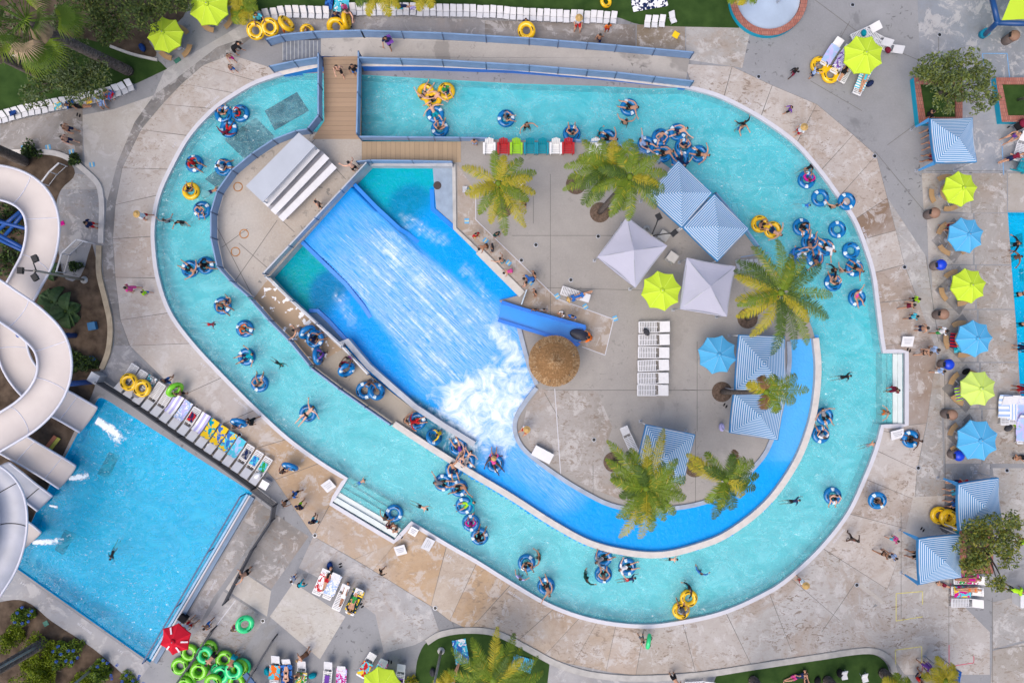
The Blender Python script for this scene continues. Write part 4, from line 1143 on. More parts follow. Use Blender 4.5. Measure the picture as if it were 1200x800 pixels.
def frond(mb, base, az, L, lift, droop, mi, dens=46, wl=.42, twist=0.0, mi2=None):
 d = Vector((math.cos(az), math.sin(az), 0)); pts = []
 p = Vector(base); el = lift
 N = 14
 for i in range(N + 1):
  pts.append(p.copy())
  p = p + (d * math.cos(el) + Vector((0, 0, math.sin(el)))) * (L / N)
  el -= droop / N * (0.4 + 1.3 * i / N)
  d = (Matrix.Rotation(twist / N, 3, 'Z') @ d)
 mb.path(pts, [.028 * (1 - .8 * i / N) for i in range(N + 1)], 4, mi if mi2 is None else mi2)
 for k in range(dens):
  t = .10 + .9 * k / dens
  f = t * N; i = min(N - 1, int(f)); q = pts[i].lerp(pts[i + 1], f - i)
  ax = (pts[i + 1] - pts[i]).normalized(); side = ax.cross(Vector((0, 0, 1))).normalized(); up = side.cross(ax)
  ll = wl * (math.sin(PI * min(1, .18 + t * .80)) ** .7) * random.uniform(.75, 1.1)
  for s in (-1, 1):
   tip = q + side * s * ll * .85 + ax * ll * random.uniform(.35, .6) + up * ll * random.uniform(-.30, .22) - Vector((0, 0, ll * .25))
   mid = q.lerp(tip, .5) + up * ll * .08
   w = ax * random.uniform(.017, .028)
   mm = mi if random.random() > .08 else (1 if mi == 0 else 0)
   mb.add([q - w * .5, q + w * .5, mid + w, mid - w], [(0, 1, 2, 3)], mm)
   mb.add([mid - w, mid + w, tip], [(0, 1, 2)], mm)
def make_palm(label, base, crown, zc, fr, group='feather palms', name='palm_tree', L=2.5, dens=46, mulch=True, trunk_r=.15, lean_curve=.25):
 """fr: list of (image angle deg, length factor, material, lift)"""
 o = W(base[0], base[1], 0); c = W(crown[0], crown[1], zc) - o
 root = tag(empty(name, o), label, 'palm tree', group)
 mb = MB()
 for (a, lf, mi, lift) in fr:
  frond(mb, c, math.radians(a), L * lf, lift, random.uniform(1.2, 1.9), mi, int(dens * 1.3), .50, random.uniform(-.3, .3))
  if L > 1.7 and lf > .7 and random.random() < .5: frond(mb, c, math.radians(a + random.uniform(9, 20)), L * lf * random.uniform(.75, .95), lift + random.uniform(-.2, .35), random.uniform(1.2, 1.9), mi if random.random() < .7 else 2, dens, .5, random.uniform(-.4, .4))
 mb.build('crown', M_FROND, root)
 t = MB(); pts = []
 for k in range(9):
  s = k / 8; q = c * s; q.z = c.z * (s ** (1 - lean_curve * .4)); pts.append(q)
 t.path(pts, [trunk_r * (1.25 - .45 * k / 8) for k in range(9)], 10)
 for k in range(1, 26):
  s = k / 26; q = pts[min(7, int(s * 8))].lerp(pts[min(8, int(s * 8) + 1)], s * 8 - int(s * 8)); rr = trunk_r * (1.25 - .45 * s)
  t.lathe([(rr, 0), (rr * 1.09, .03), (rr, .06)], 10, q, cap=False)
 t.build('trunk', M_PALMB, root, True)
 MB().lathe([(trunk_r * 1.0, -.35), (trunk_r * 1.5, 0), (trunk_r * .7, .2)], 10, c).build('crown_shaft', M_FROND[0], root, True)
 if mulch:
  m = MB(); m.lathe([(.66, 0), (.66, .02), (.58, .035), (.02, .06)], 26, (0, 0, 0)); m.build('mulch_ring', plain('mulch', (0.12, 0.085, 0.065), .95, .4, 8.0, .1, bump=.6), root)
 return root
def make_shrub(label, px, py, r, n, mi, name='shrub', group=None, size=(.1, .22), z=.3, mats=None, flowers=None, sx=1.0, rot=0.0):
 o = W(px, py, 0)
 root = tag(empty(name, o), label, 'shrub', group)
 mb = MB()
 for q in range(7):
  a = random.uniform(0, 6.28); rr = r * random.uniform(.1, .65)
  c = Vector((rr * math.cos(a) * sx, rr * math.sin(a), z + random.uniform(-.1, .25)))
  c = Matrix.Rotation(rot, 3, 'Z') @ c
  leaves(mb, c, r * .5, n // 7, size, mi, .55)
 mb.build('foliage', mats or M_LEAF, root)
 st = MB()
 for k in range(5):
  a = k * 1.256; st.path([(0, 0, 0), (r * .2 * math.cos(a), r * .2 * math.sin(a), z * .6), (r * .5 * math.cos(a), r * .5 * math.sin(a), z)], [.03, .02, .01], 5)
 st.build('stem', M_BARK, root)
 if flowers:
  for (fx, fy) in flowers:
   c = W(fx, fy, z + .5) - o
   f = MB()
   leaves(f, c, .09, 60, (.05, .09), (0,), 1.0)
   f.build('flower_head', plain('agapanthus', (0.05, 0.13, 0.50), .7, .3, 8.0), root)
 return root
def make_broadleaf(label, px, py, n, L, name='broadleaf_plant'):
 o = W(px, py, 0); root = tag(empty(name, o), label, 'plant', 'broad leaved plants in the slide bed')
 mb = MB()
 for k in range(n):
  az = 2 * PI * k / n + random.uniform(-.3, .3); ll = L * random.uniform(.7, 1.1); el = random.uniform(.5, 1.1)
  d = Vector((math.cos(az), math.sin(az), 0)); p = Vector((0, 0, .2)); sd = Vector((-d.y, d.x, 0))
  rows = []
  for i in range(7):
   t = i / 6; w = .24 * L * math.sin(PI * min(1, .08 + t * .92)) ** .8
   rows.append((p - sd * w + Vector((0, 0, w * .35)), p.copy(), p + sd * w + Vector((0, 0, w * .35))))
   p = p + (d * math.cos(el) + Vector((0, 0, math.sin(el)))) * ll / 6; el -= .38
  for i in range(6):
   a, b = rows[i], rows[i + 1]
   mb.add([a[0], a[1], b[1], b[0]], [(0, 1, 2, 3)], k % 2); mb.add([a[1], a[2], b[2], b[1]], [(0, 1, 2, 3)], k % 2)
 mb.build('leaves', [leaf_mat('banana_a', (0.05, 0.10, 0.035)), leaf_mat('banana_b', (0.075, 0.14, 0.05))], root, True)
 MB().bar((0, 0, 0), (0, 0, .35), .09, .06).build('stem', M_FROND[2], root, True)
 return root
def make_flume(name, label, pts, r, mat, rim_mat, supports=(), group=None, depth=.62, n=8, tilt=0, bands=(), lip=.1):
 C3 = curve([(p[0], p[1], p[2]) for p in pts], n)
 P = [W(p.x, p.y, p.z) for p in C3]
 rr = [r] * len(P) if not isinstance(r, (list, tuple)) else [r[0] + (r[1] - r[0]) * i / (len(P) - 1) for i in range(len(P))]
 o = Vector((P[0].x, P[0].y, 0)); root = tag(empty(name, o), label, 'water slide', group)
 M_ = 15; prof_in = []; rows = []
 for i, p in enumerate(P):
  t = (P[min(i + 1, len(P) - 1)] - P[max(i - 1, 0)]).normalized()
  s = t.cross(Vector((0, 0, 1))).normalized(); u = s.cross(t)
  row = []
  for k in range(M_):
   a = PI + PI * k / (M_ - 1)
   row.append(p - o + s * math.cos(a) * rr[i] + u * (math.sin(a) * rr[i] * depth))
  rows.append((row, s, u))
 inn = MB(); vs = []; fs = []
 for row, s, u in rows: vs += row
 for i in range(len(rows) - 1):
  for k in range(M_ - 1): fs.append((i * M_ + k, i * M_ + k + 1, (i + 1) * M_ + k + 1, (i + 1) * M_ + k))
 L = len(vs)
 cen = [sum(r_[0], Vector()) / M_ for r_ in rows]
 for i, (row, s, u) in enumerate(rows):
  for k in range(M_):
   a = PI + PI * k / (M_ - 1)
   vs.append(row[k] + s * math.cos(a) * .04 + u * (math.sin(a) * .04))
 for i in range(len(rows) - 1):
  for k in range(M_ - 1): fs.append((L + i * M_ + k, L + (i + 1) * M_ + k, L + (i + 1) * M_ + k + 1, L + i * M_ + k + 1))
 for e in (0, len(rows) - 1):
  for k in range(M_ - 1): fs.append((e * M_ + k, e * M_ + k + 1, L + e * M_ + k + 1, L + e * M_ + k))
 inn.add(vs, fs); inn.build('channel', mat, root, True)
 for k in (0, M_ - 1):
  rim = MB(); rim.path([r_[0][k] + r_[1] * (math.cos(PI + PI * k / (M_ - 1)) * .05) for r_ in rows], .075, 6); rim.build('rim', rim_mat, root, True)
 for bi in bands:
  i = int(bi * (len(rows) - 1)); bd = MB(); bd.path([q * 1.0 + r_u for q, r_u in zip(rows[i][0], [rows[i][2] * .0] * M_)], .03, 5); bd.build('joint_band', M_BLACK if mat is M_FLG else M_FLR, root, True)
 for (sx, sy, i_f) in supports:
  g = W(sx, sy, 0) - o; i = int(i_f * (len(rows) - 1)); top = cen[i] - Vector((0, 0, r * .5 if not isinstance(r, (list, tuple)) else .3))
  s_ = MB(); s_.bar(g, g + Vector((0, 0, top.z)), .17, n=12); s_.bar(g + Vector((0, 0, top.z - .25)), top, .11, n=8)
  s_.build('support_post', plain('royal_blue_steel', (0.01, 0.07, 0.30), .4, .1, 1.5), root, True)
 return root
SKIN = [plain('skin_%d' % i, c, .55, .08, 5.0, .3, obj=True) for i, c in enumerate([(0.62, 0.36, 0.26), (0.50, 0.27, 0.175), (0.36, 0.18, 0.105), (0.20, 0.095, 0.055), (0.09, 0.045, 0.03)])]
HAIRC = {'dark': plain('hair_dark', (0.012, 0.009, 0.008), .5, .3, 20.0), 'brown': plain('hair_brown', (0.06, 0.03, 0.016), .5, .3, 20.0), 'blond': plain('hair_blond', (0.32, 0.2, 0.08), .5, .3, 20.0), 'red': plain('hair_red', (0.25, 0.05, 0.02), .5, .3, 20.0)}
def V(*a): return Vector(a)
def U(*a): return Vector(a).normalized()
class Pose:
 """skeleton: facing +x, left is +y"""
 def __init__(s, pelvis, tor, side, arms, legs, head=None, face=None):
  s.tor = tor.normalized(); s.side = side.normalized()
  s.J = J = {}
  J['pelvis'] = pelvis; J['waist'] = pelvis + s.tor * .15; J['chest'] = pelvis + s.tor * .36; J['neck'] = pelvis + s.tor * .535
  hd = (head or s.tor).normalized(); s.hd = hd
  J['head'] = J['neck'] + hd * .125; J['crown'] = J['neck'] + hd * .205
  s.face = (face or (s.side.cross(s.tor))).normalized()
  s.face = (s.face - hd * s.face.dot(hd)).normalized()
  for k, sg in (('L', 1), ('R', -1)):
   up, fo = arms[0 if sg > 0 else 1]
   J['sho' + k] = J['chest'] + s.tor * .10 + s.side * (.175 * sg)
   J['elb' + k] = J['sho' + k] + up.normalized() * .28
   J['wri' + k] = J['elb' + k] + fo.normalized() * .25
   J['pal' + k] = J['wri' + k] + fo.normalized() * .075
   th, sh, ft = legs[0 if sg > 0 else 1]
   J['hip' + k] = pelvis - s.tor * .04 + s.side * (.092 * sg)
   J['kne' + k] = J['hip' + k] + th.normalized() * .43
   J['ank' + k] = J['kne' + k] + sh.normalized() * .40
   J['toe' + k] = J['ank' + k] + ft.normalized() * .17
   setattr(s, 'fo' + k, fo.normalized())
Z = V(0, 0, 1); Y = V(0, 1, 0); X = V(1, 0, 0)
dn = V(0, 0, -1)
def legs_stand(a=0.0, b=0.0): return ((V(a, .06, -1), V(a - .08, .02, -1), V(1, .15, -.28)), (V(b, -.06, -1), V(b - .08, -.02, -1), V(1, -.15, -.28)))
POSES = {
 'stand': Pose(V(0, 0, .90), Z, Y, ((V(-.05, .3, -1), V(.35, .05, -1)), (V(0, -.3, -1), V(.3, -.05, -1))), legs_stand(.03, -.02), head=V(.12, 0, 1)),
 'walk': Pose(V(0, 0, .88), V(.08, 0, 1), Y, ((V(-.5, .25, -1), V(-.05, .1, -1)), (V(.45, -.25, -1), V(.9, -.02, -.8))), ((V(.5, .05, -1), V(-.02, 0, -1), V(1, .1, -.1)), (V(-.28, -.05, -1), V(-.65, 0, -1), V(.8, -.1, -.6))), head=V(.15, 0, 1)),
 'carry': Pose(V(0, 0, .90), V(.05, 0, 1), Y, ((V(.6, .4, -.7), V(1, .1, .05)), (V(.6, -.4, -.7), V(1, -.1, .05))), legs_stand(.2, -.15), head=V(.2, 0, 1)),
 'reach': Pose(V(0, 0, .90), V(.35, 0, 1), Y, ((V(.7, .5, -.3), V(1, .2, -.1)), (V(.2, -.6, -.8), V(.7, -.2, -.7))), legs_stand(.1, -.1), head=V(.5, 0, 1)),
 'wade': Pose(V(0, 0, .90), V(.05, 0, 1), Y, ((V(.3, .9, -.35), V(.8, .5, -.05)), (V(.3, -.9, -.35), V(.8, -.5, -.05))), ((V(.6, .25, -.7), V(-.35, .02, -.9), V(1, .15, -.6)), (V(.35, -.25, -.8), V(-.5, -.02, -.8), V(1, -.15, -.6))), head=V(.1, 0, 1)),
 'bend': Pose(V(-.15, 0, .86), V(.95, 0, .5), Y, ((V(.3, .25, -1), V(.3, 0, -1)), (V(.35, -.25, -1), V(.4, 0, -1))), legs_stand(.14, .02), head=V(1, 0, .2)),
 'sit': Pose(V(0, 0, .50), V(-.05, 0, 1), Y, ((V(.2, .3, -1), V(.9, -.1, -.3)), (V(.2, -.3, -1), V(.9, .1, -.3))), ((V(1, .2, -.02), V(.1, .03, -1), V(1, .1, -.15)), (V(1, -.2, -.02), V(.05, -.03, -1), V(1, -.1, -.15))), head=V(.15, 0, 1)),
 'tube': Pose(V(-.08, 0, -.02), V(-.80, 0, .60), Y, ((V(.25, .9, .12), V(.55, .75, .0)), (V(.25, -.9, .12), V(.55, -.75, .0))), ((V(.85, .22, .42), V(.9, .02, -.42), V(.5, .1, .6)), (V(.85, -.22, .42), V(.9, -.02, -.42), V(.5, -.1, .6))), head=V(-.35, 0, .94)),
 'tubeb': Pose(V(-.08, 0, -.02), V(-.72, .1, .68), Y, ((V(-.3, .9, .15), V(-.45, .75, .15)), (V(.7, -.6, .1), V(.9, -.1, .0))), ((V(.85, .1, .45), V(.9, -.1, -.35), V(.5, .1, .6)), (V(.8, -.38, .40), V(.9, -.12, -.45), V(.5, -.1, .6))), head=V(-.2, .1, .94)),
 'tubec': Pose(V(0, 0, .0), V(-.25, 0, .97), Y, ((V(.65, .7, -.15), V(.7, -.5, .1)), (V(.65, -.7, -.15), V(.7, .5, .1))), ((V(.85, .25, .35), V(.7, .02, -.7), V(.5, .1, .6)), (V(.85, -.25, .35), V(.7, -.02, -.7), V(.5, -.1, .6))), head=V(.1, 0, .94)),
 'swim': Pose(V(0, 0, 0), V(1, 0, .10), Y, ((V(.9, .45, -.3), V(1, -.3, -.15)), (V(-.3, -.6, -.5), V(.2, -.4, -.8))), ((V(-1, .12, -.4), V(-1, .02, -.1), V(-.9, 0, -.3)), (V(-.9, -.12, -.6), V(-1, -.02, -.3), V(-.9, 0, -.3))), head=V(1, 0, .45)),
 'prone': Pose(V(-.05, 0, .22), V(1, 0, .12), Y, ((V(.45, .9, -.12), V(.75, .65, -.12)), (V(.1, -1, -.12), V(-.4, -.9, -.12))), ((V(-1, .12, -.1), V(-1, -.05, -.1), V(-.9, 0, -.3)), (V(-1, -.12, -.14), V(-1, -.05, -.1), V(-.9, 0, -.3))), head=V(1, 0, .3)),
 'lie': Pose(V(0, 0, .11), V(1, 0, .16), -Y, ((V(-1, .28, -.05), V(-1, -.12, .1)), (V(-1, -.28, -.05), V(-1, .12, .1))), ((V(-1, .1, .05), V(-1, .02, -.06), V(-.4, .2, .7)), (V(-1, -.1, .05), V(-1, -.02, -.06), V(-.4, -.2, .7))), head=V(1, 0, .3), face=V(0, 0, 1)),
 'lieb': Pose(V(0, 0, .11), V(1, 0, .45), -Y, ((V(-.3, .8, -.1), V(.4, -.9, .3)), (V(-.9, -.45, .1), V(-.7, .55, .15))), ((V(-.9, .15, .45), V(-.9, -.05, -.5), V(-.6, .1, .2)), (V(-1, -.12, .02), V(-1, -.02, -.04), V(-.4, -.2, .7))), head=V(.85, 0, .5), face=V(-.3, 0, 1)),
}
def hand_chains(J, k, fo, side, palm_n):
 """four unequal bent fingers and a thumb from the side of the palm"""
 w = fo.cross(palm_n).normalized(); sg = 1
 out = []
 root = J['wri' + k].lerp(J['pal' + k], .75)
 for i, (off, l) in enumerate(((-.030, .062), (-.011, .074), (.009, .070), (.028, .055))):
  b = root + w * off; e = J['pal' + k] + w * off * 1.15
  out.append([b, e + fo * l * .45 - palm_n * .006, e + (fo * .9 - palm_n * .5).normalized() * l])
 b = J['wri' + k].lerp(J['pal' + k], .3)
 out.append([b, b - w * .045 + fo * .025, b - w * .062 + fo * .065 - palm_n * .01])
 return out
RAD = {'pelvis': (.13, .13), 'waist': (.118, .118), 'chest': (.132, .132), 'neck': (.055, .055), 'head': (.088, .098), 'crown': (.066, .072), 'sho': (.062,) * 2, 'elb': (.043,) * 2, 'wri': (.029,) * 2, 'pal': (.036,) * 2, 'hip': (.098,) * 2, 'kne': (.058,) * 2, 'ank': (.038,) * 2, 'toe': (.034,) * 2}
BONES = [('pelvis', 'waist', .13), ('waist', 'chest', .125), ('chest', 'neck', .12), ('neck', 'crown', .085)]
for k in 'LR': BONES += [('sho' + k, 'elb' + k, .055), ('elb' + k, 'wri' + k, .038), ('wri' + k, 'pal' + k, .034), ('hip' + k, 'kne' + k, .085), ('kne' + k, 'ank' + k, .05), ('ank' + k, 'toe' + k, .035), ('chest', 'sho' + k, .07)]
def body_mesh(name):
 ps = POSES[name]; J = ps.J
 names = list(J.keys()); idx = {n: i for i, n in enumerate(names)}
 vs = [J[n] for n in names]; es = [('pelvis', 'waist'), ('waist', 'chest'), ('chest', 'neck'), ('neck', 'head'), ('head', 'crown')]
 for k in 'LR': es += [('chest', 'sho' + k), ('sho' + k, 'elb' + k), ('elb' + k, 'wri' + k), ('wri' + k, 'pal' + k), ('pelvis', 'hip' + k), ('hip' + k, 'kne' + k), ('kne' + k, 'ank' + k), ('ank' + k, 'toe' + k)]
 E = [(idx[a], idx[b]) for a, b in es]; rad = [RAD[n[:3] if n[-1] in 'LR' and n[:3] in RAD else n] for n in names]
 roots = [idx['pelvis']]
 for k in 'LR':
  fo = getattr(ps, 'fo' + k); pn = Z if abs(fo.z) < .8 else ps.side * (1 if k == 'L' else -1)
  for ch in hand_chains(J, k, fo, ps.side, pn):
   b = len(vs); vs = vs + ch; rad += [(.011,) * 2, (.0095,) * 2, (.0075,) * 2]; E += [(b, b + 1), (b + 1, b + 2)]; roots.append(b)
 me = bpy.data.meshes.new('skel'); me.from_pydata([tuple(v) for v in vs], E, [])
 ob = bpy.data.objects.new('skel', me); COL.objects.link(ob)
 sk = ob.modifiers.new('s', 'SKIN'); sk.use_smooth_shade = True; sk.branch_smoothing = .6
 sv = me.skin_vertices[0].data
 for i, r in enumerate(rad): sv[i].radius = r; sv[i].use_root = i in roots
 ss = ob.modifiers.new('u', 'SUBSURF'); ss.levels = 2; ss.render_levels = 2
 dg = bpy.context.evaluated_depsgraph_get()
 m = bpy.data.meshes.new_from_object(ob.evaluated_get(dg)); m.name = 'person_' + name
 bpy.data.objects.remove(ob)
 bm = bmesh.new(); bm.from_mesh(m)
 hc = J['head'] + ps.hd * .02; f = ps.face; s = f.cross(ps.hd).normalized()
 def blob(c, r, sc):
  r_ = bmesh.ops.create_icosphere(bm, subdivisions=1, radius=1.0)
  R = Matrix((f, s, ps.hd)).transposed()
  for v in r_['verts']: v.co = c + R @ Vector((v.co.x * sc[0], v.co.y * sc[1], v.co.z * sc[2]))
 blob(hc + f * .098 - ps.hd * .015, 0, (.02, .014, .022))
 for q in (-1, 1): blob(hc + s * q * .09 - ps.hd * .01, 0, (.018, .011, .03))
 for fc in bm.faces: fc.smooth = True
 bm.to_mesh(m); bm.free()
 m.materials.clear(); m.materials.append(SKIN[0])
 return m
BODY = {}; BINFO = {}; CLOTH = {}
def get_body(pose):
 if pose not in BODY:
  m = body_mesh(pose); BODY[pose] = m
  J = POSES[pose].J; info = []
  for v in m.vertices:
   best = None
   for a, b, r in BONES:
    A, B = J[a], J[b]; d = B - A; t = max(0, min(1, (v.co - A).dot(d) / d.length_squared)); q = (v.co - A - d * t).length / r
    if best is None or q < best[0]: best = (q, a, b, t)
   info.append(best[1:])
  BINFO[pose] = info
 return BODY[pose]
def covered(kind, a, b, t):
 k = a[:3]
 if kind == 'shorts': return (a == 'pelvis' and t < .75) or (k == 'hip' and t < .78)
 if kind == 'briefs': return (a == 'pelvis' and t < .45) or (k == 'hip' and t < .22)
 if kind == 'bikini': return a == 'waist' and .55 < t or (a == 'chest' and b == 'neck' and t < .2)
 if kind == 'swimsuit': return a == 'pelvis' or a == 'waist' or (k == 'hip' and t < .2) or (a == 'chest' and b == 'neck' and t < .35)
 if kind == 'shirt': return a == 'pelvis' or a == 'waist' or a == 'chest' and (b != 'neck' or t < .8) or (k == 'sho' and t < .75)
 if kind == 'rash': return a == 'pelvis' or a == 'waist' or a == 'chest' and (b != 'neck' or t < .85) or k == 'sho' or (k == 'elb' and t < .85)
 if kind == 'dress': return a == 'pelvis' or a == 'waist' or a == 'chest' and (b != 'neck' or t < .6) or (k == 'hip' and t < .9) or (k == 'sho' and t < .3)
def get_cloth(pose, kind):
 key = (pose, kind)
 if key in CLOTH: return CLOTH[key]
 m = get_body(pose); info = BINFO[pose]
 off = {'shorts': .020, 'briefs': .010, 'bikini': .010, 'swimsuit': .010, 'shirt': .022, 'rash': .012, 'dress': .026}[kind]
 keep = [covered(kind, *i) for i in info]
 return _shell(m, keep, [off] * len(keep), key)
def _shell(m, keep, off, key):
 mp = {}; vs = []; fs = []
 for p in m.polygons:
  if all(keep[i] for i in p.vertices):
   f = []
   for i in p.vertices:
    if i not in mp:
     mp[i] = len(vs); v = m.vertices[i]; vs.append(v.co + v.normal * off[i])
    f.append(mp[i])
   fs.append(f)
 me = bpy.data.meshes.new(key[1]); me.from_pydata([tuple(v) for v in vs], [], fs); me.polygons.foreach_set('use_smooth', [True] * len(fs)); me.materials.append(SKIN[0])
 CLOTH[key] = me
 return me
def get_hair(pose, long_):
 key = (pose, 'hair_long' if long_ else 'hair')
 if key in CLOTH: return CLOTH[key]
 m = get_body(pose); ps = POSES[pose]; info = BINFO[pose]; hc = ps.J['head']; keep = []; off = []
 for v, (a, b, t) in zip(m.vertices, info):
  d = v.co - hc; up = d.dot(ps.hd); fr = d.dot(ps.face)
  ok = a == 'neck' and (up > .055 + max(0, fr) * .35 or (fr < .02 and up > -.05) or (long_ and fr < .0 and up > -.12))
  keep.append(ok); off.append(.016 + (.014 if fr < 0 else 0) + (.012 if long_ and fr < 0 else 0))
 return _shell(m, keep, off, key)
def get_eye(pose, q):
 key = (pose, 'eye', q)
 if key in CLOTH: return CLOTH[key]
 ps = POSES[pose]; s = ps.face.cross(ps.hd).normalized(); mb = MB()
 mb.lathe([(.001, -.009), (.012, 0), (.001, .009)], 8, ps.J['head'] + ps.hd * .03 + ps.face * .084 + s * q * .034)
 me = bpy.data.meshes.new('eye'); me.from_pydata(mb.v, [], mb.f); me.materials.append(M_BLACK); CLOTH[key] = me
 return me
def get_hat(pose):
 key = (pose, 'sun_hat')
 if key in CLOTH: return CLOTH[key]
 ps = POSES[pose]; mb = MB(); s = ps.face.cross(ps.hd).normalized(); R = Matrix((ps.face, s, ps.hd)).transposed(); c = ps.J['head'] + ps.hd * .065
 mb.lathe([(.24, -.02), (.235, -.012), (.12, .012), (.115, .075), (.08, .10), (.01, .108)], 20)
 me = bpy.data.meshes.new('sun_hat'); me.from_pydata([tuple(R @ Vector(v) + c) for v in mb.v], [], mb.f); me.polygons.foreach_set('use_smooth', [True] * len(mb.f)); me.materials.append(SKIN[0]); CLOTH[key] = me
 return me
NP = [0]
def person(px, py, pose, ang, outfit, label, skin=1, hair='dark', z=0.0, size=1.0, at=None, group=None, zref=None, roll=None):
 """outfit 'shorts:red shirt:navy hat:straw'; ang = image angle of the direction faced"""
 zr = zref if zref is not None else (z + .8 * size if pose in ('stand', 'walk', 'carry', 'reach', 'wade', 'bend') else z + .2)
 p = W(px, py, zr); p.z = z
 if at is not None: p = Vector(at)
 root = tag(empty('person', p, math.radians(ang)), label, 'person', group)
 if pose == 'swim': size *= .78
 root.scale = (size,) * 3
 m = get_body(pose)
 b = bpy.data.objects.new('body', m); COL.objects.link(b); adopt(b, root); override(b, SKIN[skin])
 long_ = False; hat = None
 for it in outfit.split():
  k, c = it.split(':'); c = c.replace('_', ' ')
  if k == 'hat': hat = c; continue
  if k == 'long': long_ = True; continue
  o = bpy.data.objects.new({'shirt': 'shirt', 'rash': 'swim_shirt', 'briefs': 'swim_briefs', 'bikini': 'bikini_top'}.get(k, k), get_cloth(pose, k)); COL.objects.link(o); adopt(o, root); override(o, fab(c))
 h = bpy.data.objects.new('hair', get_hair(pose, long_)); COL.objects.link(h); adopt(h, root); override(h, HAIRC[hair])
 for q in (-1, 1):
  e = bpy.data.objects.new('eye', get_eye(pose, q)); COL.objects.link(e); adopt(e, root)
 if hat:
  o = bpy.data.objects.new('sun_hat', get_hat(pose)); COL.objects.link(o); adopt(o, root); override(o, fab(hat))
 NP[0] += 1
 return root
TUBE = {k: make_tube(k) for k in TUBEC if k != 'green'}
DBL = make_tube('yellow', 2)
USED = set()
def place(proto, key, loc, rz=0.0, rot=None, scale=None):
 if key in USED: o = dup(proto)
 else: USED.add(key); o = proto
 o.location = loc
 o.rotation_euler = rot if rot is not None else (0, 0, rz)
 if scale: o.scale = (scale,) * 3
 return o
ZWATER = -0.2
def tube(px, py, col, label, z=-0.11, ang=None, rot=None, size=1.0, group=None):
 ang = random.uniform(0, 360) if ang is None else ang
 p = W(px, py, z)
 o = place(TUBE[col], 'tube_' + col, p, math.radians(ang), rot, size)
 return tag(o, label, 'swim tube', group or col + ' swim tubes')
def fit(l, drop=('the', 'a', 'an', 'of')):
 w = l.split()
 for d in drop:
  while len(w) > 16 and d in w[1:]: w.pop(w.index(d, 1))
 return ' '.join(w)
def rider(px, py, col, ang, outfit, who, where, skin=1, hair='dark', pose='tube', size=1.0, z=-0.11, off=(0, 0)):
 tube(px, py, col, fit('%s tube under %s, %s' % (col, who, where)), z, ang + random.choice((0, 30, -30, 60)))
 p = W(px, py, z); p.x += off[0]; p.y += off[1]; p.z = z + .05 + (.08 if size < .9 else 0)
 person(0, 0, pose, ang, outfit, fit('%s on %s tube, %s' % (who.split(' ', 1)[1], col, where)), skin, hair, at=p, size=size)
R = rider
R(262, 134, 'blue', 60, 'shorts:black', 'a pale child curled up', 'closest to the white rim in the trio near the footbridge', 1, pose='tubec', size=.8)
R(282, 133, 'blue', 200, 'rash:red shorts:navy', 'a child in red and navy', 'in the trio near the footbridge', 3, pose='tubec', size=.8)
R(268, 151, 'blue', 70, 'rash:maroon shorts:red', 'a dark-skinned child in maroon', 'in the trio near the footbridge', 4, size=.9)
R(228, 192, 'blue', -30, 'shirt:red shorts:black', 'a person in a bright red shirt', 'by the white rim across from the bleacher', 2, pose='tubec')
R(262, 196, 'blue', 20, 'shirt:white shorts:navy', 'a person in a white top', 'over the dark floor tiles against the deck fence', 2, pose='tubec')
R(224, 224, 'yellow', 100, 'shorts:black', 'a dark-haired boy', 'alone across the river from the bleacher', 2, pose='tubec', size=.85)
R(237, 246, 'blue', -90, 'shorts:blue', 'a child in blue shorts', 'beside the yellow tube across from the bleacher', 1, pose='tubec', size=.85)
R(223, 315, 'blue', 150, 'shorts:black', 'a shirtless man leaning away', 'outer one of the pair by the narrow deck corner', 1, pose='tube')
R(241, 311, 'blue', 0, 'rash:black shorts:black', 'a person in black swimwear', 'inner one of the pair by the narrow deck corner', 2, pose='tubec')
R(261, 358, 'blue', -40, 'shorts:navy', 'a dark-haired swimmer sharing', 'downstream of the narrow deck corner', 2, pose='tubec')
R(287, 385, 'blue', -20, 'rash:orange shorts:navy', 'a child in an orange swim shirt', 'in the river below the boarded walkway', 1, pose='tubec', size=.85)
R(289, 418, 'blue', 200, 'shirt:teal shorts:navy', 'a person in a teal shirt', 'midstream across from the lime ring carrier', 1, pose='tube')
R(304.5, 449, 'blue', 90, 'briefs:aqua', 'a bare-backed bather in aqua', 'midstream by the ramp of wet concrete', 1, pose='tubec')
R(544, 592, 'blue', 200, 'rash:teal shorts:lime', 'a person in teal with a lime float', 'by the entry steps and the folding sign board', 1, pose='tube', off=(.15, .1))
R(499, 108, 'yellow', 60, 'bikini:black briefs:black', 'a pale woman in a black bikini', 'in the yellow group by the timber ramp', 0, 'dark', 'tube')
R(507.5, 116, 'yellow', -150, 'shorts:black', 'a bald-looking sunburnt man', 'in the yellow group by the timber ramp', 0, 'brown', 'tubeb')
R(523, 107, 'yellow', -60, 'shirt:green shorts:navy', 'a child in a green top', 'off the side of the yellow group by the timber ramp', 0, 'dark', 'tubec', .85)
R(510, 134, 'blue', -60, 'shorts:teal', 'a boy in teal shorts', 'just below the yellow group near the timber ramp', 0, 'dark', 'tube')
R(515.5, 151, 'blue', 80, 'bikini:black briefs:black', 'a dark-haired girl in black', 'nearest the timber ramp fence', 1, 'dark', 'tubec')
R(593, 139, 'blue', 0, 'shirt:grey shorts:black', 'a person in grey', 'alone in the river beyond the white armchair', 1, 'dark', 'tubec', .85)
R(737, 126, 'blue', 170, 'shorts:black', 'a shirtless man with raised arm', 'alone farthest from the palms in the upper river', 1, 'dark', 'tubeb')
R(670, 157, 'blue', 90, 'shorts:navy', 'a boy with arms on his head', 'behind the red armchair', 1, 'dark', 'tubec')
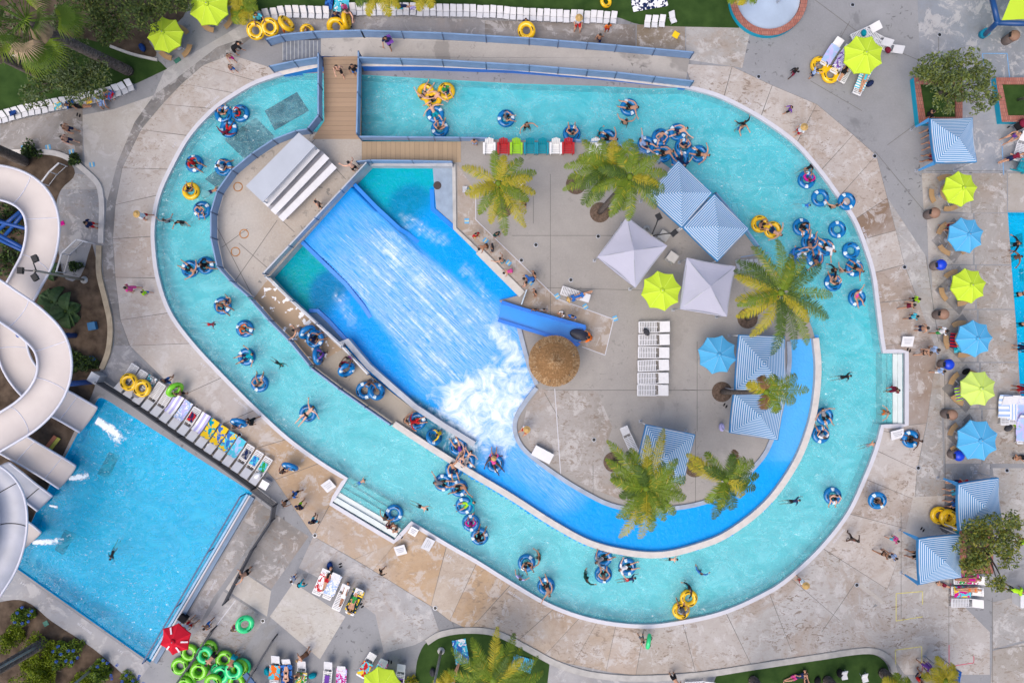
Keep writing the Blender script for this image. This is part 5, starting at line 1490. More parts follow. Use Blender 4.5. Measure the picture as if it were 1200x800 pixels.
R(712, 162, 'blue', 160, 'shorts:black', 'a person in black shorts', 'half hidden by the palm fronds', 1, 'dark', 'tube')
R(757, 170, 'blue', -20, 'shirt:pale_blue shorts:navy', 'a long-armed woman', 'end of the six-tube chain nearest the palm', 0, 'dark', 'tubeb')
R(774, 161, 'blue', -90, 'shorts:blue', 'a boy in bright blue shorts', 'in the six-tube chain facing the palm', 0, 'dark', 'tubec')
R(794, 155, 'blue', -160, 'shorts:navy', 'a man with arms stretched both ways', 'far end of the six-tube chain', 0, 'dark', 'tubeb')
R(801, 172.5, 'blue', 90, 'shorts:navy', 'a tanned man', 'in the six-tube chain beside the lone tuber', 1, 'dark', 'tubec')
R(777, 180, 'blue', -170, 'shorts:black', 'a boy lying back', 'in the six-tube chain by the deck wall', 1, 'dark', 'tubeb')
R(797, 187, 'blue', 110, 'shirt:navy shorts:navy', 'a person with long pale legs', 'in the six-tube chain at the tip of the striped cabana', 0, 'dark', 'tube')
R(819, 180.5, 'blue', 160, 'shorts:black', 'a boy with bent arms', 'just off the six-tube chain', 1, 'dark', 'tube')
R(945, 211, 'blue', 80, 'rash:magenta shorts:purple', 'a person in magenta', 'by the white rim below the straw-hatted lifeguard', 2, 'dark', 'tubec')
tube(961, 232, 'blue', 'empty blue swim tube pulled by the swimmer between two tubes')
tube(992, 236, 'blue', 'empty blue swim tube overlapping the white river rim', z=.06)
R(939, 266, 'blue', -60, 'shirt:black shorts:black', 'a person in black', 'first in the chain of five beyond the palm', 1, 'dark', 'tubec')
R(949, 284, 'blue', 80, 'shorts:navy', 'a dark-haired person with raised arms', 'second in the chain of five beyond the palm', 1, 'dark', 'tubeb')
R(967, 290, 'blue', 150, 'shirt:white shorts:black', 'a person in a white top', 'outer one of the chain of five beyond the palm', 1, 'brown', 'tubeb')
R(955, 303, 'blue', 100, 'shorts:navy', 'a tanned man', 'lowest of the chain of five beyond the palm', 2, 'dark', 'tubeb')
R(935, 300, 'blue', 10, 'rash:blue shorts:pale_blue', 'a child in bright blue', 'closest to the palm fronds in the chain of five', 1, 'dark', 'tube', .9)
tube(981, 269, 'blue', 'empty blue swim tube drifting alone beside the five-tube chain')
tube(997, 294, 'blue', 'empty blue swim tube touching the tube of a waving child')
R(1001, 314, 'blue', 150, 'shorts:black', 'a waving child', 'under an empty tube by the outer rim', 2, 'dark', 'tubeb', .85)
R(976, 331, 'blue', 95, 'bikini:black briefs:black', 'a girl in a black bikini', 'beside two wading heads', 1, 'dark', 'tubec')
R(1004, 349, 'blue', -60, 'swimsuit:pink', 'a girl in a pink swimsuit', 'closest to the entry steps', 1, 'brown', 'tubeb', .85)
R(966, 487.5, 'blue', -60, 'shirt:grey shorts:black', 'a person in grey', 'hugging the channel curb, upstream of a pair', 1, 'dark', 'tube')
R(961.5, 509, 'blue', 100, 'shirt:white shorts:navy', 'a dark-haired person in white', 'hugging the channel curb, downstream of a pair', 1, 'dark', 'tubec')
R(975.5, 580.5, 'blue', -90, 'shorts:black', 'a sunburnt man with both arms forward', 'alone between the curb and the wide sandy deck', 0, 'dark', 'tubec')
R(1067, 514, 'blue', 170, 'shorts:black', 'a dark-skinned boy', 'on the dry deck by the entry steps', 4, 'dark', 'tube', .9, .18)
R(617, 659, 'blue', -70, 'shorts:black', 'a tanned man towed by a wader', 'at the start of the southern bend', 2, 'dark', 'tubec')
R(640, 686, 'blue', 120, 'shorts:black', 'a bare-backed man with one arm up', 'by the rim of the southern bend', 1, 'brown', 'tubeb')
R(707, 653, 'blue', 20, 'shirt:grey shorts:black', 'a dark-haired person', 'against the curb end in the southern trio', 2, 'dark', 'tube')
R(707, 672.5, 'blue', 90, 'shorts:black', 'a person holding both hands to the head', 'middle of the southern trio', 1, 'dark', 'tubec')
R(735, 663.5, 'blue', 10, 'shirt:white shorts:black', 'a person in black and white', 'outer one of the southern trio', 0, 'dark', 'tube')
R(532, 550, 'blue', -70, 'shorts:navy', 'a dark-haired man', 'against the pale curb in the linked trio', 1, 'dark', 'tubeb')
R(519, 565, 'blue', 0, 'shirt:grey shorts:black', 'a person in a grey top', 'nearest the entry steps in the linked trio', 1, 'dark', 'tubeb')
R(538, 571.5, 'blue', 200, 'shorts:black', 'a tanned man reaching back', 'lowest of the linked trio', 2, 'dark', 'tubeb')
R(552, 612, 'blue', 90, 'rash:magenta shorts:purple', 'a girl in bright magenta', 'upper one of the pair beside the deck corner', 2, 'dark', 'tubec', .9)
R(562, 628, 'blue', 70, 'shirt:black shorts:black', 'a dark-haired person in black', 'lower one of the pair beside the deck corner', 2, 'dark', 'tubec')
tube(462, 601, 'blue', 'empty blue swim tube floating over the submerged entry steps')
tube(361, 484, 'blue', 'blue swim tube under a face-down swimmer with spread arms')
person(0, 0, 'prone', 45, 'briefs:black', 'pale swimmer lying face down across a blue swim tube with arms spread', 0, 'brown', at=W(361, 484, .02))
def held(px, py, col, label, zc, tilt, az, size=1.0):
 """tube stood on edge or tilted; tilt degrees about the axis at image angle az"""
 M = Matrix.Rotation(math.radians(az), 4, 'Z') @ Matrix.Rotation(math.radians(tilt), 4, 'X')
 return tube(px, py, col, label, zc, rot=M.to_euler(), size=size)
held(360, 389, 'blue', 'blue swim tube stood on edge by the man leaning over the walkway fence', 1.25, 68, 40)
R(369, 397, 'blue', 20, 'shirt:navy shorts:black', 'a person carried flat', 'on the peeling boards of the walkway', 2, 'dark', 'tubec', z=.95)
held(372.5, 417, 'blue', 'blue swim tube stood upright where the walkway turns to concrete', 1.1, 80, 95)
held(406, 433, 'blue', 'blue swim tube tilted in the arms of two people on the ramp', 1.0, 55, 40)
tube(427.5, 457.5, 'blue', 'flat blue swim tube on the wet ramp under a man\'s hand', .42)
held(441, 458.5, 'blue', 'blue swim tube half raised beside the flat one on the ramp', .65, 38, 120)
R(489, 493, 'blue', 10, 'rash:red shorts:red', 'a child in a red swim shirt', 'where the ramp enters the wave channel', 1, 'dark', 'tube', .85, -.06)
held(508.5, 512, 'blue', 'blue swim tube tipped up by a child wading down the ramp', .12, 40, 130, .95)
R(537, 523, 'blue', 130, 'swimsuit:purple', 'a girl in a purple swimsuit', 'double file beside the grey walkway curb', 1, 'brown', 'tubeb', 1, -.05)
R(546, 540, 'blue', -40, 'shorts:grey', 'a bare-armed boy holding the tube ahead', 'at the mouth of the ramp', 0, 'brown', 'tubeb', .9, -.05)
R(580, 543, 'blue', -55, 'swimsuit:pink', 'a woman in a straw hat sharing with a pink child', 'shot out into the foaming pool', 4, 'dark', 'tube', 1, -.03)
person(0, 0, 'tubec', 90, 'rash:pink hat:straw', 'child in pink with a straw hat on a swim tube in the foaming pool', 1, 'dark', at=W(579, 534, .12), size=.75)
def dbl(px, py, az, label, z=-.1, tilt=0.0, size=1.0):
 M = Matrix.Rotation(math.radians(az), 4, 'Z') @ Matrix.Rotation(math.radians(tilt), 4, 'X')
 o = place(DBL, 'dbl', W(px, py, z), rot=M.to_euler(), scale=size)
 return tag(o, label, 'double tube', 'yellow double swim tubes')
dbl(898, 266, -25, 'yellow double swim tube floating beside the striped cabana pair')
person(0, 0, 'tubec', -30, 'shorts:black', 'shirtless man in the yellow double tube nearest the striped cabanas', 2, 'dark', at=W(891, 263, -.05))
person(0, 0, 'tube', 140, 'shorts:navy', 'pale man lying back in the far seat of the yellow double tube by the cabanas', 0, 'dark', at=W(905, 270, -.05))
dbl(802.5, 707.5, 57, 'yellow double swim tube with one empty seat floating by the southern rim')
person(0, 0, 'tubec', 100, 'shirt:grey shorts:black', 'dark-haired person in the lower seat of the yellow double tube by the southern rim', 2, 'dark', at=W(799, 713, -.05))
dbl(966.5, 82, -40, 'yellow double swim tube lying on the concrete beside white loungers', z=.2)
dbl(159, 451, -25, 'yellow double swim tube laid over two white loungers by the slide pool', z=.62)
dbl(308, 34, 14, 'yellow double swim tube carried past the end of the white chair row', z=.8, tilt=25)
held(335.5, 28, 'yellow', 'yellow swim tube held upright in front of a shirtless boy', .95, 55, 120)
held(360, 37, 'yellow', 'yellow swim tube around a small child by the ramp fence', .5, 25, 30, .8)
held(394, 31.5, 'yellow', 'large yellow swim tube leaned towards the ramp fence', .8, 40, 5, 1.05)
held(406, 24, 'yellow', 'yellow swim tube stood on edge beside a woman in black', .8, 80, 95)
held(617, 36, 'yellow', 'yellow swim tube tilted towards the deck by the seated lifeguard', .8, 35, -15, 1.0)
held(710, 2, 'yellow', 'small yellow swim tube lying on the upper lawn', .2, 20, 80, .7)
tube(1100.5, 603.5, 'yellow', 'yellow swim tube leaning outermost in the stack by the striped cabana', .3)
tube(1111, 606.5, 'yellow', 'yellow swim tube lying across the top of the stack by the striped cabana', .5)
tube(1121, 611, 'yellow', 'yellow swim tube underneath the stack by the striped cabana', .18)
held(205, 456.5, 'lime green', 'lime green swim tube carried on edge behind the pool loungers', .9, 68, 48)
held(760, 751, 'sea green', 'sea green swim tube carried on edge along the southern deck', .9, 78, 80, .85)
held(340, 546.5, 'blue', 'dark blue swim tube carried on edge by a child near the loungers', .8, 65, -15, .95)
held(280, 495, 'blue', 'dark blue swim tube carried overhead on the sandy slab', 1.0, 62, -8, .95)
held(287, 731, 'sea green', 'sea green swim tube held up by a girl in pink', .9, 25, 90)
tube(1028, 586, 'blue', 'blue swim tube carried around the waist on the wide deck', .85, rot=(.15, -.1, 0))
G_ = [(222, 764, .18, 'lime green', 'beside the red parasol'), (211, 780, .18, 'lime green', 'on the dark mat below the red parasol'), (244.5, 760, .2, 'lime green', 'under the pale green one nearest the rail'), (240, 767, .55, 'sea green', 'topmost of the pair nearest the rail'),
      (263, 772, .3, 'lime green', 'between the two bending men'), (235, 782, .25, 'lime green', 'at the base of the middle stack'), (233, 786, .6, 'lime green', 'topmost of the middle stack with a dark core'), (257, 786, .25, 'sea green', 'at the base beside the middle stack'),
      (259, 790, .6, 'sea green', 'topmost beside the middle stack'), (284, 781, .22, 'sea green', 'outermost at the base below the blue rail'), (280, 783, .5, 'lime green', 'in the middle of the outer stack'), (274, 785, .85, 'sea green', 'topmost of the outer stack'),
      (220, 797, .3, 'lime green', 'front of the heap beside the mat'), (216, 803, .6, 'lime green', 'crossing the picture edge above the mat'), (277, 799, .3, 'lime green', 'front of the heap below the outer stack'), (250, 799, .75, 'lime green', 'front of the heap with its hole showing')]
for x, y, z, c, w in G_:
 held(x, y, c, c + ' swim tube in the heap, ' + w, z, random.uniform(-10, 10), random.uniform(0, 180))
P_ = person
P_(246, 224, 'swim', 20, 'shorts:navy', 'dark-haired swimmer close under the bleacher deck fence', 2, z=-.22)
P_(197, 260, 'wade', 100, 'rash:grey shorts:navy', 'wader in grey near the white rim across from the bleacher', 2, z=-1.0, size=.9)
P_(214, 261, 'wade', -80, 'shirt:black shorts:black', 'wader in black beside the one in grey across from the bleacher', 2, z=-1.0, size=.9)
P_(243.5, 380, 'swim', 0, 'rash:maroon shorts:red', 'child in maroon swimming under the boarded walkway', 2, z=-.22, size=.8)
P_(268, 354, 'tubec', 140, 'shorts:navy', 'second swimmer sharing the blue tube downstream of the deck corner', 1, z=-.0, size=.8)
P_(324, 425, 'swim', -30, 'rash:dark_green shorts:black', 'swimmer in dark green near the walkway curb', 2, z=-.22, size=.85)
P_(421, 566, 'swim', 30, 'shorts:blue', 'child in blue shorts swimming over the entry steps', 1, z=-.22, size=.8)
P_(492, 594, 'swim', -20, 'shorts:black', 'pale swimmer with spread arms off the deck corner', 0, z=-.22)
P_(617, 148, 'wade', -70, 'shorts:black', 'wader with one arm raised beyond the lime armchair', 1, z=-1.0)
P_(732, 145, 'wade', 80, 'shorts:dark_green', 'bare-backed man standing in the river under the lone tuber', 1, z=-1.0)
P_(701, 159, 'wade', 0, 'rash:teal', 'child in teal wading beside the tuber hidden by fronds', 1, z=-1.0, size=.85)
P_(868, 150, 'carry', -70, 'shorts:blue', 'man in blue shorts standing in the river before the cabana pair', 1, z=-1.0)
P_(870, 146, 'wade', 110, 'rash:black', 'person in black behind the man in blue shorts in the river', 2, z=-1.0, size=.85)
P_(947, 197, 'swim', 30, 'rash:black', 'swimmer in black close to the rim below the lifeguard', 2, z=-.22)
P_(943, 240, 'swim', 0, 'rash:blue shorts:aqua', 'child in blue swimming beside an empty tube', 1, z=-.22, size=.8)
P_(975, 243, 'wade', 90, 'shorts:black', 'man towing one empty tube in each hand', 1, z=-1.0)
P_(975, 317, 'wade', 200, 'rash:black', 'dark-haired wader above the girl in a black bikini', 2, z=-1.0, size=.9)
P_(985, 318, 'wade', 60, 'shorts:red', 'sunburnt boy wading beside the dark-haired one', 1, z=-1.0, size=.85)
P_(989, 442, 'swim', 10, 'rash:black shorts:black', 'lone swimmer in black midway between curb and entry steps', 2, z=-.22)
P_(1047, 456, 'walk', 200, 'rash:maroon shorts:maroon', 'person in maroon walking down the wide entry steps', 2, z=-.35)
P_(1037, 483, 'wade', 180, 'shorts:orange', 'child standing low on the wide entry steps', 1, z=-.8, size=.8)
P_(1019, 522, 'swim', 20, 'shorts:grey', 'pale swimmer by the rim below the entry steps', 1, z=-.22, size=.9)
P_(929, 588, 'swim', 10, 'rash:navy shorts:black', 'swimmer in navy below the curve of the channel curb', 1, z=-.22)
P_(632, 651, 'wade', 180, 'shorts:black', 'dark-haired man pulling the tube at the start of the southern bend', 2, z=-1.0)
P_(609, 675, 'wade', 60, 'shirt:lilac', 'child in lilac holding a tube by the rim of the southern bend', 1, z=-1.0, size=.85)
P_(686, 676, 'wade', 30, 'rash:dark_green shorts:black', 'man in dark green standing alone in the southern bend', 2, z=-.98)
P_(736, 680, 'swim', 15, 'rash:navy shorts:red', 'swimmer in navy top and red shorts in the southern bend', 1, z=-.22)
P_(786, 656, 'swim', 0, 'briefs:black', 'pale swimmer close against the wide part of the channel curb', 0, z=-.22, size=.9)
P_(819, 669, 'wade', 60, 'rash:blue', 'child in blue wading near the southern curb', 1, z=-1.0, size=.85)
P_(807, 687, 'wade', 200, 'rash:black shorts:teal', 'wader in black above the yellow double tube', 2, z=-.98)
P_(131, 647, 'swim', 250, 'rash:black shorts:black', 'swimmer in black alone in the slide pool', 1, z=-.17)
P_(452, 606, 'wade', 60, 'shorts:black', 'tanned boy on the entry steps beside an empty tube', 2, z=-.6, size=.85)
P_(466, 616, 'sit', 200, 'bikini:black briefs:black', 'woman sitting low on the entry steps under the sign board', 1, z=-.55)
P_(456.5, 615, 'sit', 60, 'rash:maroon', 'child in maroon squatting on the entry steps', 2, z=-.5, size=.75)
P_(1186.5, 287, 'wade', 180, 'rash:black', 'dark head at the near edge of the far pool by the sky blue parasol', 2, z=-1.1)
P_(1188, 302, 'wade', 200, 'shorts:black', 'second dark head at the edge of the far pool', 3, z=-1.1)
P_(1193, 345, 'reach', 20, 'bikini:black briefs:black', 'bather reaching along the edge of the far pool', 1, z=-.9)
P_(1197, 380, 'reach', 60, 'shorts:black', 'sunburnt bather with an arm over the far pool edge', 1, z=-.9)
P_(276, 56, 'bend', 20, 'shirt:black shorts:black', 'adult in black bending over on the curved dark path', 1)
P_(270, 67, 'walk', -60, 'shorts:magenta', 'child in magenta shorts beside the adult in black', 1, size=.75)
P_(271.5, 80, 'walk', -40, 'shorts:blue', 'small boy in blue shorts on the sandy deck by the curved path', 1, size=.72)
P_(80, 151, 'walk', -10, 'shorts:navy', 'shirtless man in navy shorts on the dark walkway, nearer the chair row', 1)
P_(79, 164, 'walk', -15, 'shorts:navy', 'broad shirtless man in navy shorts on the dark walkway, nearer the planting bed', 0)
P_(122, 119, 'sit', -80, 'dress:pale_blue', 'woman in a pale blue patterned dress seated in the shaded chair row', 2, z=-.1)
P_(90, 124, 'lieb', 180, 'shirt:black shorts:black', 'person in black lying back in the shaded chair row', 2, z=.25)
P_(129, 111, 'sit', -70, 'shorts:red', 'child in red shorts seated near the end of the shaded chair row', 1, z=-.1, size=.8)
P_(332, 34, 'carry', 20, 'shorts:orange', 'shirtless boy behind an upright yellow tube', 1, size=.8)
P_(304, 22, 'carry', -70, 'shirt:aqua shorts:navy', 'person in aqua carrying the yellow double tube', 2)
P_(360, 36, 'stand', 0, 'shorts:blue', 'small child inside a yellow tube by the ramp fence', 1, size=.6)
P_(395, 21, 'stand', -60, 'shirt:navy shorts:black', 'person in navy before the large leaning yellow tube', 2)
P_(410, 16, 'reach', -100, 'swimsuit:black', 'woman in a black swimsuit holding a tube on edge', 0, 'dark')
P_(404, 9, 'stand', -80, 'rash:pink shorts:pink', 'small child all in pink next to the woman in black', 1, size=.65)
P_(454, 49, 'walk', -90, 'shirt:navy shorts:navy', 'person in navy carrying a purple towel along the raised ramp', 2, z=.75)
P_(397, 82, 'walk', -80, 'shorts:black', 'shirtless man in black shorts on the timber footbridge', 0, z=.8)
P_(415, 82, 'stand', -70, 'shirt:black shorts:blue', 'person in a black shirt leaning on the footbridge fence', 2, z=.8)
P_(556, 167, 'stand', 90, 'shorts:pale_blue', 'boy in pale blue shorts at the water edge by the white armchair', 1, size=.8)
P_(414, 196, 'reach', 140, 'shorts:black', 'sunburnt man at the corner of the wave basin railing', 0, z=.8)
P_(373, 239, 'stand', 200, 'shorts:black', 'shirtless man behind the railing in front of the bleacher', 1, z=.8)
P_(616, 27, 'stand', -90, 'rash:navy', 'child behind the tilted yellow tube by the chair row', 2, size=.75)
P_(677, 29, 'sit', -95, 'shirt:white shorts:red hat:straw', 'lifeguard in straw hat and red shorts seated in the long chair row', 1, z=-.1)
P_(712, 33, 'stand', 100, 'rash:orange shorts:red', 'child in orange and red on the wet walkway', 2, size=.8)
P_(702, 46, 'walk', 70, 'shorts:navy', 'shirtless boy in navy shorts beside the raised ramp fence', 2, size=.85)
P_(930, 85, 'walk', 40, 'rash:black shorts:maroon', 'dark-skinned child walking towards the lime parasol', 4, size=.8)
P_(953, 86, 'carry', 30, 'shirt:pale_blue shorts:navy', 'child in pale blue lifting the yellow double tube', 1, size=.8)
P_(992, 80, 'lie', 60, 'dress:black', 'woman in a black dress lying on a lounger beside the lime parasol', 1, z=.36)
P_(1014, 92, 'lie', 70, 'swimsuit:aqua', 'woman in an aqua swimsuit lying on the lounger before the lime parasol', 1, z=.36)
P_(925, 129, 'walk', 180, 'rash:purple shorts:black', 'child in purple walking by the river rim', 2, size=.75)
P_(937, 153, 'stand', 200, 'shirt:white shorts:red hat:straw', 'straw-hatted lifeguard in white and red watching by the eastern rim', 1)
P_(1085, 136, 'sit', 0, 'shirt:black shorts:navy', 'person in black sitting on the brick planter by the cabana', 1, z=.1)
P_(1090, 155, 'sit', 200, 'rash:magenta shorts:black', 'person in magenta seated under the edge of the cabana by the planter', 1)
P_(1092, 170, 'sit', 190, 'shorts:orange', 'bare-legged person seated in the middle under the cabana by the planter', 1)
P_(1091, 187, 'sit', 170, 'shorts:maroon', 'person seated nearest the lime parasol under the cabana by the planter', 2)
P_(1184, 161, 'sit', 210, 'swimsuit:purple', 'woman in purple seated beside the black stroller', 1)
P_(1186, 185, 'lieb', 20, 'rash:maroon shorts:navy', 'person in maroon stretched out by the teal armchair', 1, z=.3)
P_(107, 263, 'stand', 180, 'shirt:navy shorts:red', 'slide attendant in navy shirt and red shorts on the concrete landing', 2)
P_(168.5, 253, 'walk', 190, 'shirt:white shorts:red hat:straw', 'straw-hatted lifeguard with a red float on the western deck', 1)
P_(154, 338, 'walk', 180, 'dress:pink', 'woman in a bright pink cover-up walking by the western rim', 1)
P_(171, 343, 'walk', 170, 'shirt:lime shorts:blue', 'child in a lime shirt following the woman in pink', 1, size=.7)
P_(351, 386, 'reach', 200, 'shorts:grey', 'shirtless man reaching over the walkway fence', 1, z=.6)
P_(379, 415, 'carry', 180, 'rash:purple shorts:navy', 'child behind the upright blue tube on the walkway', 3, z=.45, size=.85)
P_(410, 419, 'carry', 240, 'swimsuit:pink', 'girl in a pink swimsuit helping hold a tilted tube', 4, z=.4, size=.9)
P_(401, 426, 'carry', -30, 'rash:maroon shorts:black', 'boy in maroon helping hold a tilted tube', 4, z=.4, size=.85)
P_(434, 446, 'reach', -80, 'shorts:grey', 'man on the wet ramp with a hand on a flat tube', 3, z=.25)
P_(475, 493, 'reach', 20, 'shorts:navy', 'shirtless man bending over the pale curb at the ramp end', 2, z=.0)
P_(516, 507, 'reach', 200, 'rash:yellow', 'child in yellow wading down the ramp with a tipped tube', 1, z=-.55, size=.85)
P_(548, 536, 'prone', 60, 'shorts:grey', 'boy floating behind the purple-suited girl at the ramp mouth', 0, z=-.1, size=.8)
P_(196, 446, 'walk', 60, 'shirt:navy shorts:blue', 'man in a navy shirt walking behind the pool loungers', 2)
P_(212, 461, 'carry', 120, 'shorts:black', 'child carrying a lime green ring on edge', 2, size=.85)
P_(277, 500, 'carry', 60, 'shorts:blue', 'child under a dark blue tube on the sandy slab', 1, size=.8)
P_(296, 493, 'walk', 200, 'shirt:black shorts:black', 'person in black next to the carried dark blue tube', 2)
P_(332, 552, 'carry', 60, 'shorts:maroon', 'child carrying a dark blue tube beside the loungers', 2, size=.85)
P_(347, 578, 'walk', 180, 'shirt:blue shorts:black', 'boy in a blue shirt on the rust-stained slab', 2, size=.85)
P_(334, 589, 'walk', 20, 'shorts:black', 'shirtless boy on the rust-stained slab', 2, size=.85)
P_(352, 593, 'walk', 60, 'shirt:navy shorts:lime', 'person in navy with lime shorts by the dark rail', 2)
P_(368, 610, 'walk', 90, 'shirt:navy shorts:aqua', 'person in navy and aqua crossing the expansion joint', 3)
P_(447, 669, 'walk', 10, 'rash:black', 'small child in black running across the peach slab', 2, size=.75)
P_(344, 678, 'stand', 200, 'shirt:white shorts:blue', 'child in a white shirt where three slabs meet', 1, size=.8)
P_(352, 685, 'bend', 30, 'rash:teal shorts:black', 'child in teal bending over the pale slab', 1, size=.8)
P_(384, 676, 'lie', 70, 'shirt:black shorts:red', 'person in black lying on the first lounger by the pale slab', 1, z=.36)
P_(404, 694, 'lie', 70, 'dress:white', 'dark-haired person in white lying on the third lounger by the pale slab', 2, z=.36)
P_(414, 705, 'lie', -110, 'shorts:green hat:straw', 'straw-hatted person lying on the green-towelled lounger', 1, z=.36)
P_(357, 767, 'bend', 210, 'swimsuit:brown', 'sunburnt woman bending over beyond the row of slatted loungers', 1, 'blond')
P_(335, 789, 'lie', 270, 'bikini:black briefs:black', 'pale woman lying on a blue-covered lounger by the white railing', 0, z=.36)
P_(352, 786, 'sit', -90, 'shorts:green', 'tanned man sitting on a lounger by the white railing', 2)
P_(532, 793, 'lie', 250, 'bikini:aqua briefs:aqua', 'woman in an aqua bikini sunbathing on the small lawn', 1, z=.03)
P_(289, 671, 'reach', 200, 'shorts:black', 'shirtless man leaning over the dark rail by the slide pool', 1)
P_(244, 732, 'walk', 220, 'shorts:blue', 'shirtless boy in blue shorts by the white queue line', 2, size=.85)
P_(275, 734, 'carry', 20, 'swimsuit:pink', 'girl in a pink swimsuit holding a green ring', 1, size=.8)
P_(249, 770, 'bend', 230, 'shorts:black', 'shirtless man bending over the heap of green rings', 1)
P_(273, 773, 'bend', 250, 'shorts:teal', 'man in teal shorts bending over the heap of green rings', 2)
P_(222, 731, 'sit', 40, 'shirt:white shorts:red hat:tan', 'lifeguard seated by the red parasol in hat and red shorts', 1)
P_(692, 396, 'reach', 170, 'shirt:orange shorts:black', 'attendant in orange with a dark board at the end of the blue side chute', 2)
P_(670, 371, 'stand', 250, 'shirt:blue shorts:navy', 'attendant in a bright blue shirt beside the blue side chute', 1)
P_(659, 368, 'sit', 200, 'rash:white', 'child sitting on the deck beside the blue side chute', 1, size=.75, z=-.3)
P_(627, 363, 'stand', -90, 'shorts:black', 'dark-haired boy at the edge of the blue side chute', 3, size=.85)
P_(637, 363, 'stand', -90, 'shirt:grey shorts:navy', 'boy in grey at the edge of the blue side chute', 2, size=.85)
P_(627, 343, 'stand', 200, 'shorts:brown', 'shirtless man waiting inside the white queue line', 2)
P_(616, 332, 'stand', 160, 'shorts:grey', 'bather waiting by the clear panel at the basin wall', 1)
P_(622, 327, 'bend', 180, 'shirt:blue shorts:navy', 'person in royal blue bending by the white queue line', 2)
P_(626, 322, 'stand', 200, 'shorts:black', 'dark-haired man standing on the white queue line', 2)
P_(597, 318, 'bend', 200, 'swimsuit:pink', 'girl in bright pink leaning over the basin wall', 1, size=.85)
P_(589, 306, 'reach', 150, 'shorts:teal', 'sunburnt boy stretching back beside the basin wall', 1, size=.9)
P_(577, 291, 'stand', 180, 'shirt:dark_grey shorts:black', 'person in dark grey looking over the basin wall', 2)
P_(568, 289, 'bend', 210, 'shorts:brown', 'tanned boy climbing over the corner of the basin wall', 2, size=.9)
P_(558, 276, 'stand', -60, 'shirt:red shorts:yellow', 'attendant in red and yellow behind the basin wall', 1, size=.9)
P_(582, 275, 'stand', -60, 'shirt:dark_green shorts:navy', 'person in dark green outside the white queue line', 2, size=.9)
P_(678, 347, 'lie', 200, 'shirt:blue shorts:blue hat:straw', 'straw-hatted person in blue lying on the lounger beside the queue line', 1, z=.36)
P_(611.5, 216, 'walk', 80, 'shirt:white shorts:black', 'person in white half hidden by the yellowing palm', 2)
P_(614, 238, 'walk', -80, 'shorts:brown', 'shirtless boy below the yellowing palm', 2, size=.8)
P_(617, 501, 'sit', 230, 'shirt:white shorts:red hat:straw', 'straw-hatted lifeguard seated at the edge of the foaming pool', 1)
P_(1072, 351, 'stand', 20, 'rash:lime shorts:black', 'child in lime on the terrace edge, first of a file of four', 2, size=.8)
P_(1064, 358, 'walk', 10, 'swimsuit:maroon', 'woman in maroon, second of the file by the terrace edge', 1)
P_(1069, 371, 'walk', 5, 'shirt:aqua shorts:navy', 'boy in aqua, third of the file by the terrace edge', 2, size=.85)
P_(1080, 384.5, 'stand', 0, 'shorts:navy', 'broad shirtless man in navy by the white board on the deck', 1)
P_(1102, 388, 'walk', 0, 'shirt:white shorts:green', 'dark-haired woman in white walking past the striped chair', 2)
P_(1083, 413, 'walk', 10, 'bikini:black briefs:black', 'woman in a black bikini at the top of the entry steps', 1, 'brown')
P_(1092, 410, 'walk', 10, 'shirt:pale_blue shorts:white', 'person in pale blue beside the woman in a black bikini', 2)
P_(1100, 434.5, 'walk', 0, 'shirt:pale_blue shorts:white', 'dark-haired girl in white and blue beside the blue litter bin', 1, size=.85)
P_(1112, 267, 'sit', 180, 'shorts:maroon', 'bare-legged person sitting on the bench under the first sky blue parasol', 1)
P_(1197, 407, 'stand', 180, 'rash:navy shorts:navy', 'person in navy climbing out of the far pool', 1)
P_(1196, 455, 'stand', 180, 'rash:maroon shorts:red', 'person in maroon on the corner of the far pool', 2)
P_(1125, 565, 'lieb', 0, 'shirt:red shorts:navy', 'person in red lying at the edge of the cabana by the yellow stack', 1, z=.3)
P_(1117, 575, 'sit', 190, 'shorts:aqua', 'bare-legged person seated at the corner of the cabana by the yellow stack', 1)
P_(1117, 587, 'sit', 200, 'rash:navy shorts:blue', 'person in navy seated in the cabana by the yellow stack', 1)
P_(1028, 587, 'stand', 200, 'shorts:black', 'child wearing a blue tube around the waist on the wide deck', 3, size=.85)
P_(999, 631, 'walk', 60, 'bikini:red briefs:black', 'dark-skinned woman in red and black by the southeastern rim', 4)
P_(1047, 631, 'walk', -20, 'rash:pink shorts:aqua', 'child in pink and aqua crossing the wide deck', 1, size=.8)
P_(1035, 648, 'walk', -20, 'bikini:black briefs:black', 'woman in black walking with a child in pale blue', 2)
P_(1045, 651, 'walk', -20, 'shirt:pale_blue shorts:navy', 'child in pale blue walking with a woman in black', 1, size=.8)
P_(939, 681, 'stand', 200, 'shirt:white shorts:red hat:straw', 'straw-hatted lifeguard standing by the southern rim', 1)
P_(1072, 648, 'sit', 180, 'rash:dark_green shorts:black', 'person seated at the open side of the lower striped cabana', 2)
P_(1105, 685, 'lieb', 160, 'shorts:maroon', 'sunburnt person at the lower edge of the lower striped cabana', 1, z=.05, size=.8)
P_(1136, 679, 'lie', 0, 'swimsuit:magenta', 'dark-haired woman in magenta on the lounger nearest the cabana', 2, z=.36)
P_(1137, 691, 'lie', 0, 'bikini:orange briefs:orange hat:white', 'white-hatted woman in orange on the bright towel lounger', 1, z=.36)
P_(1197, 634, 'walk', 0, 'shirt:lime shorts:navy', 'attendant in lime and navy beyond the tree', 2)
P_(1189, 691, 'bend', -10, 'shirt:lime shorts:dark_grey', 'attendant in a lime shirt bending over a white cart', 2)
P_(1085, 779, 'walk', -40, 'rash:purple shorts:purple', 'child in purple beside the yellow painted box', 2, size=.85)
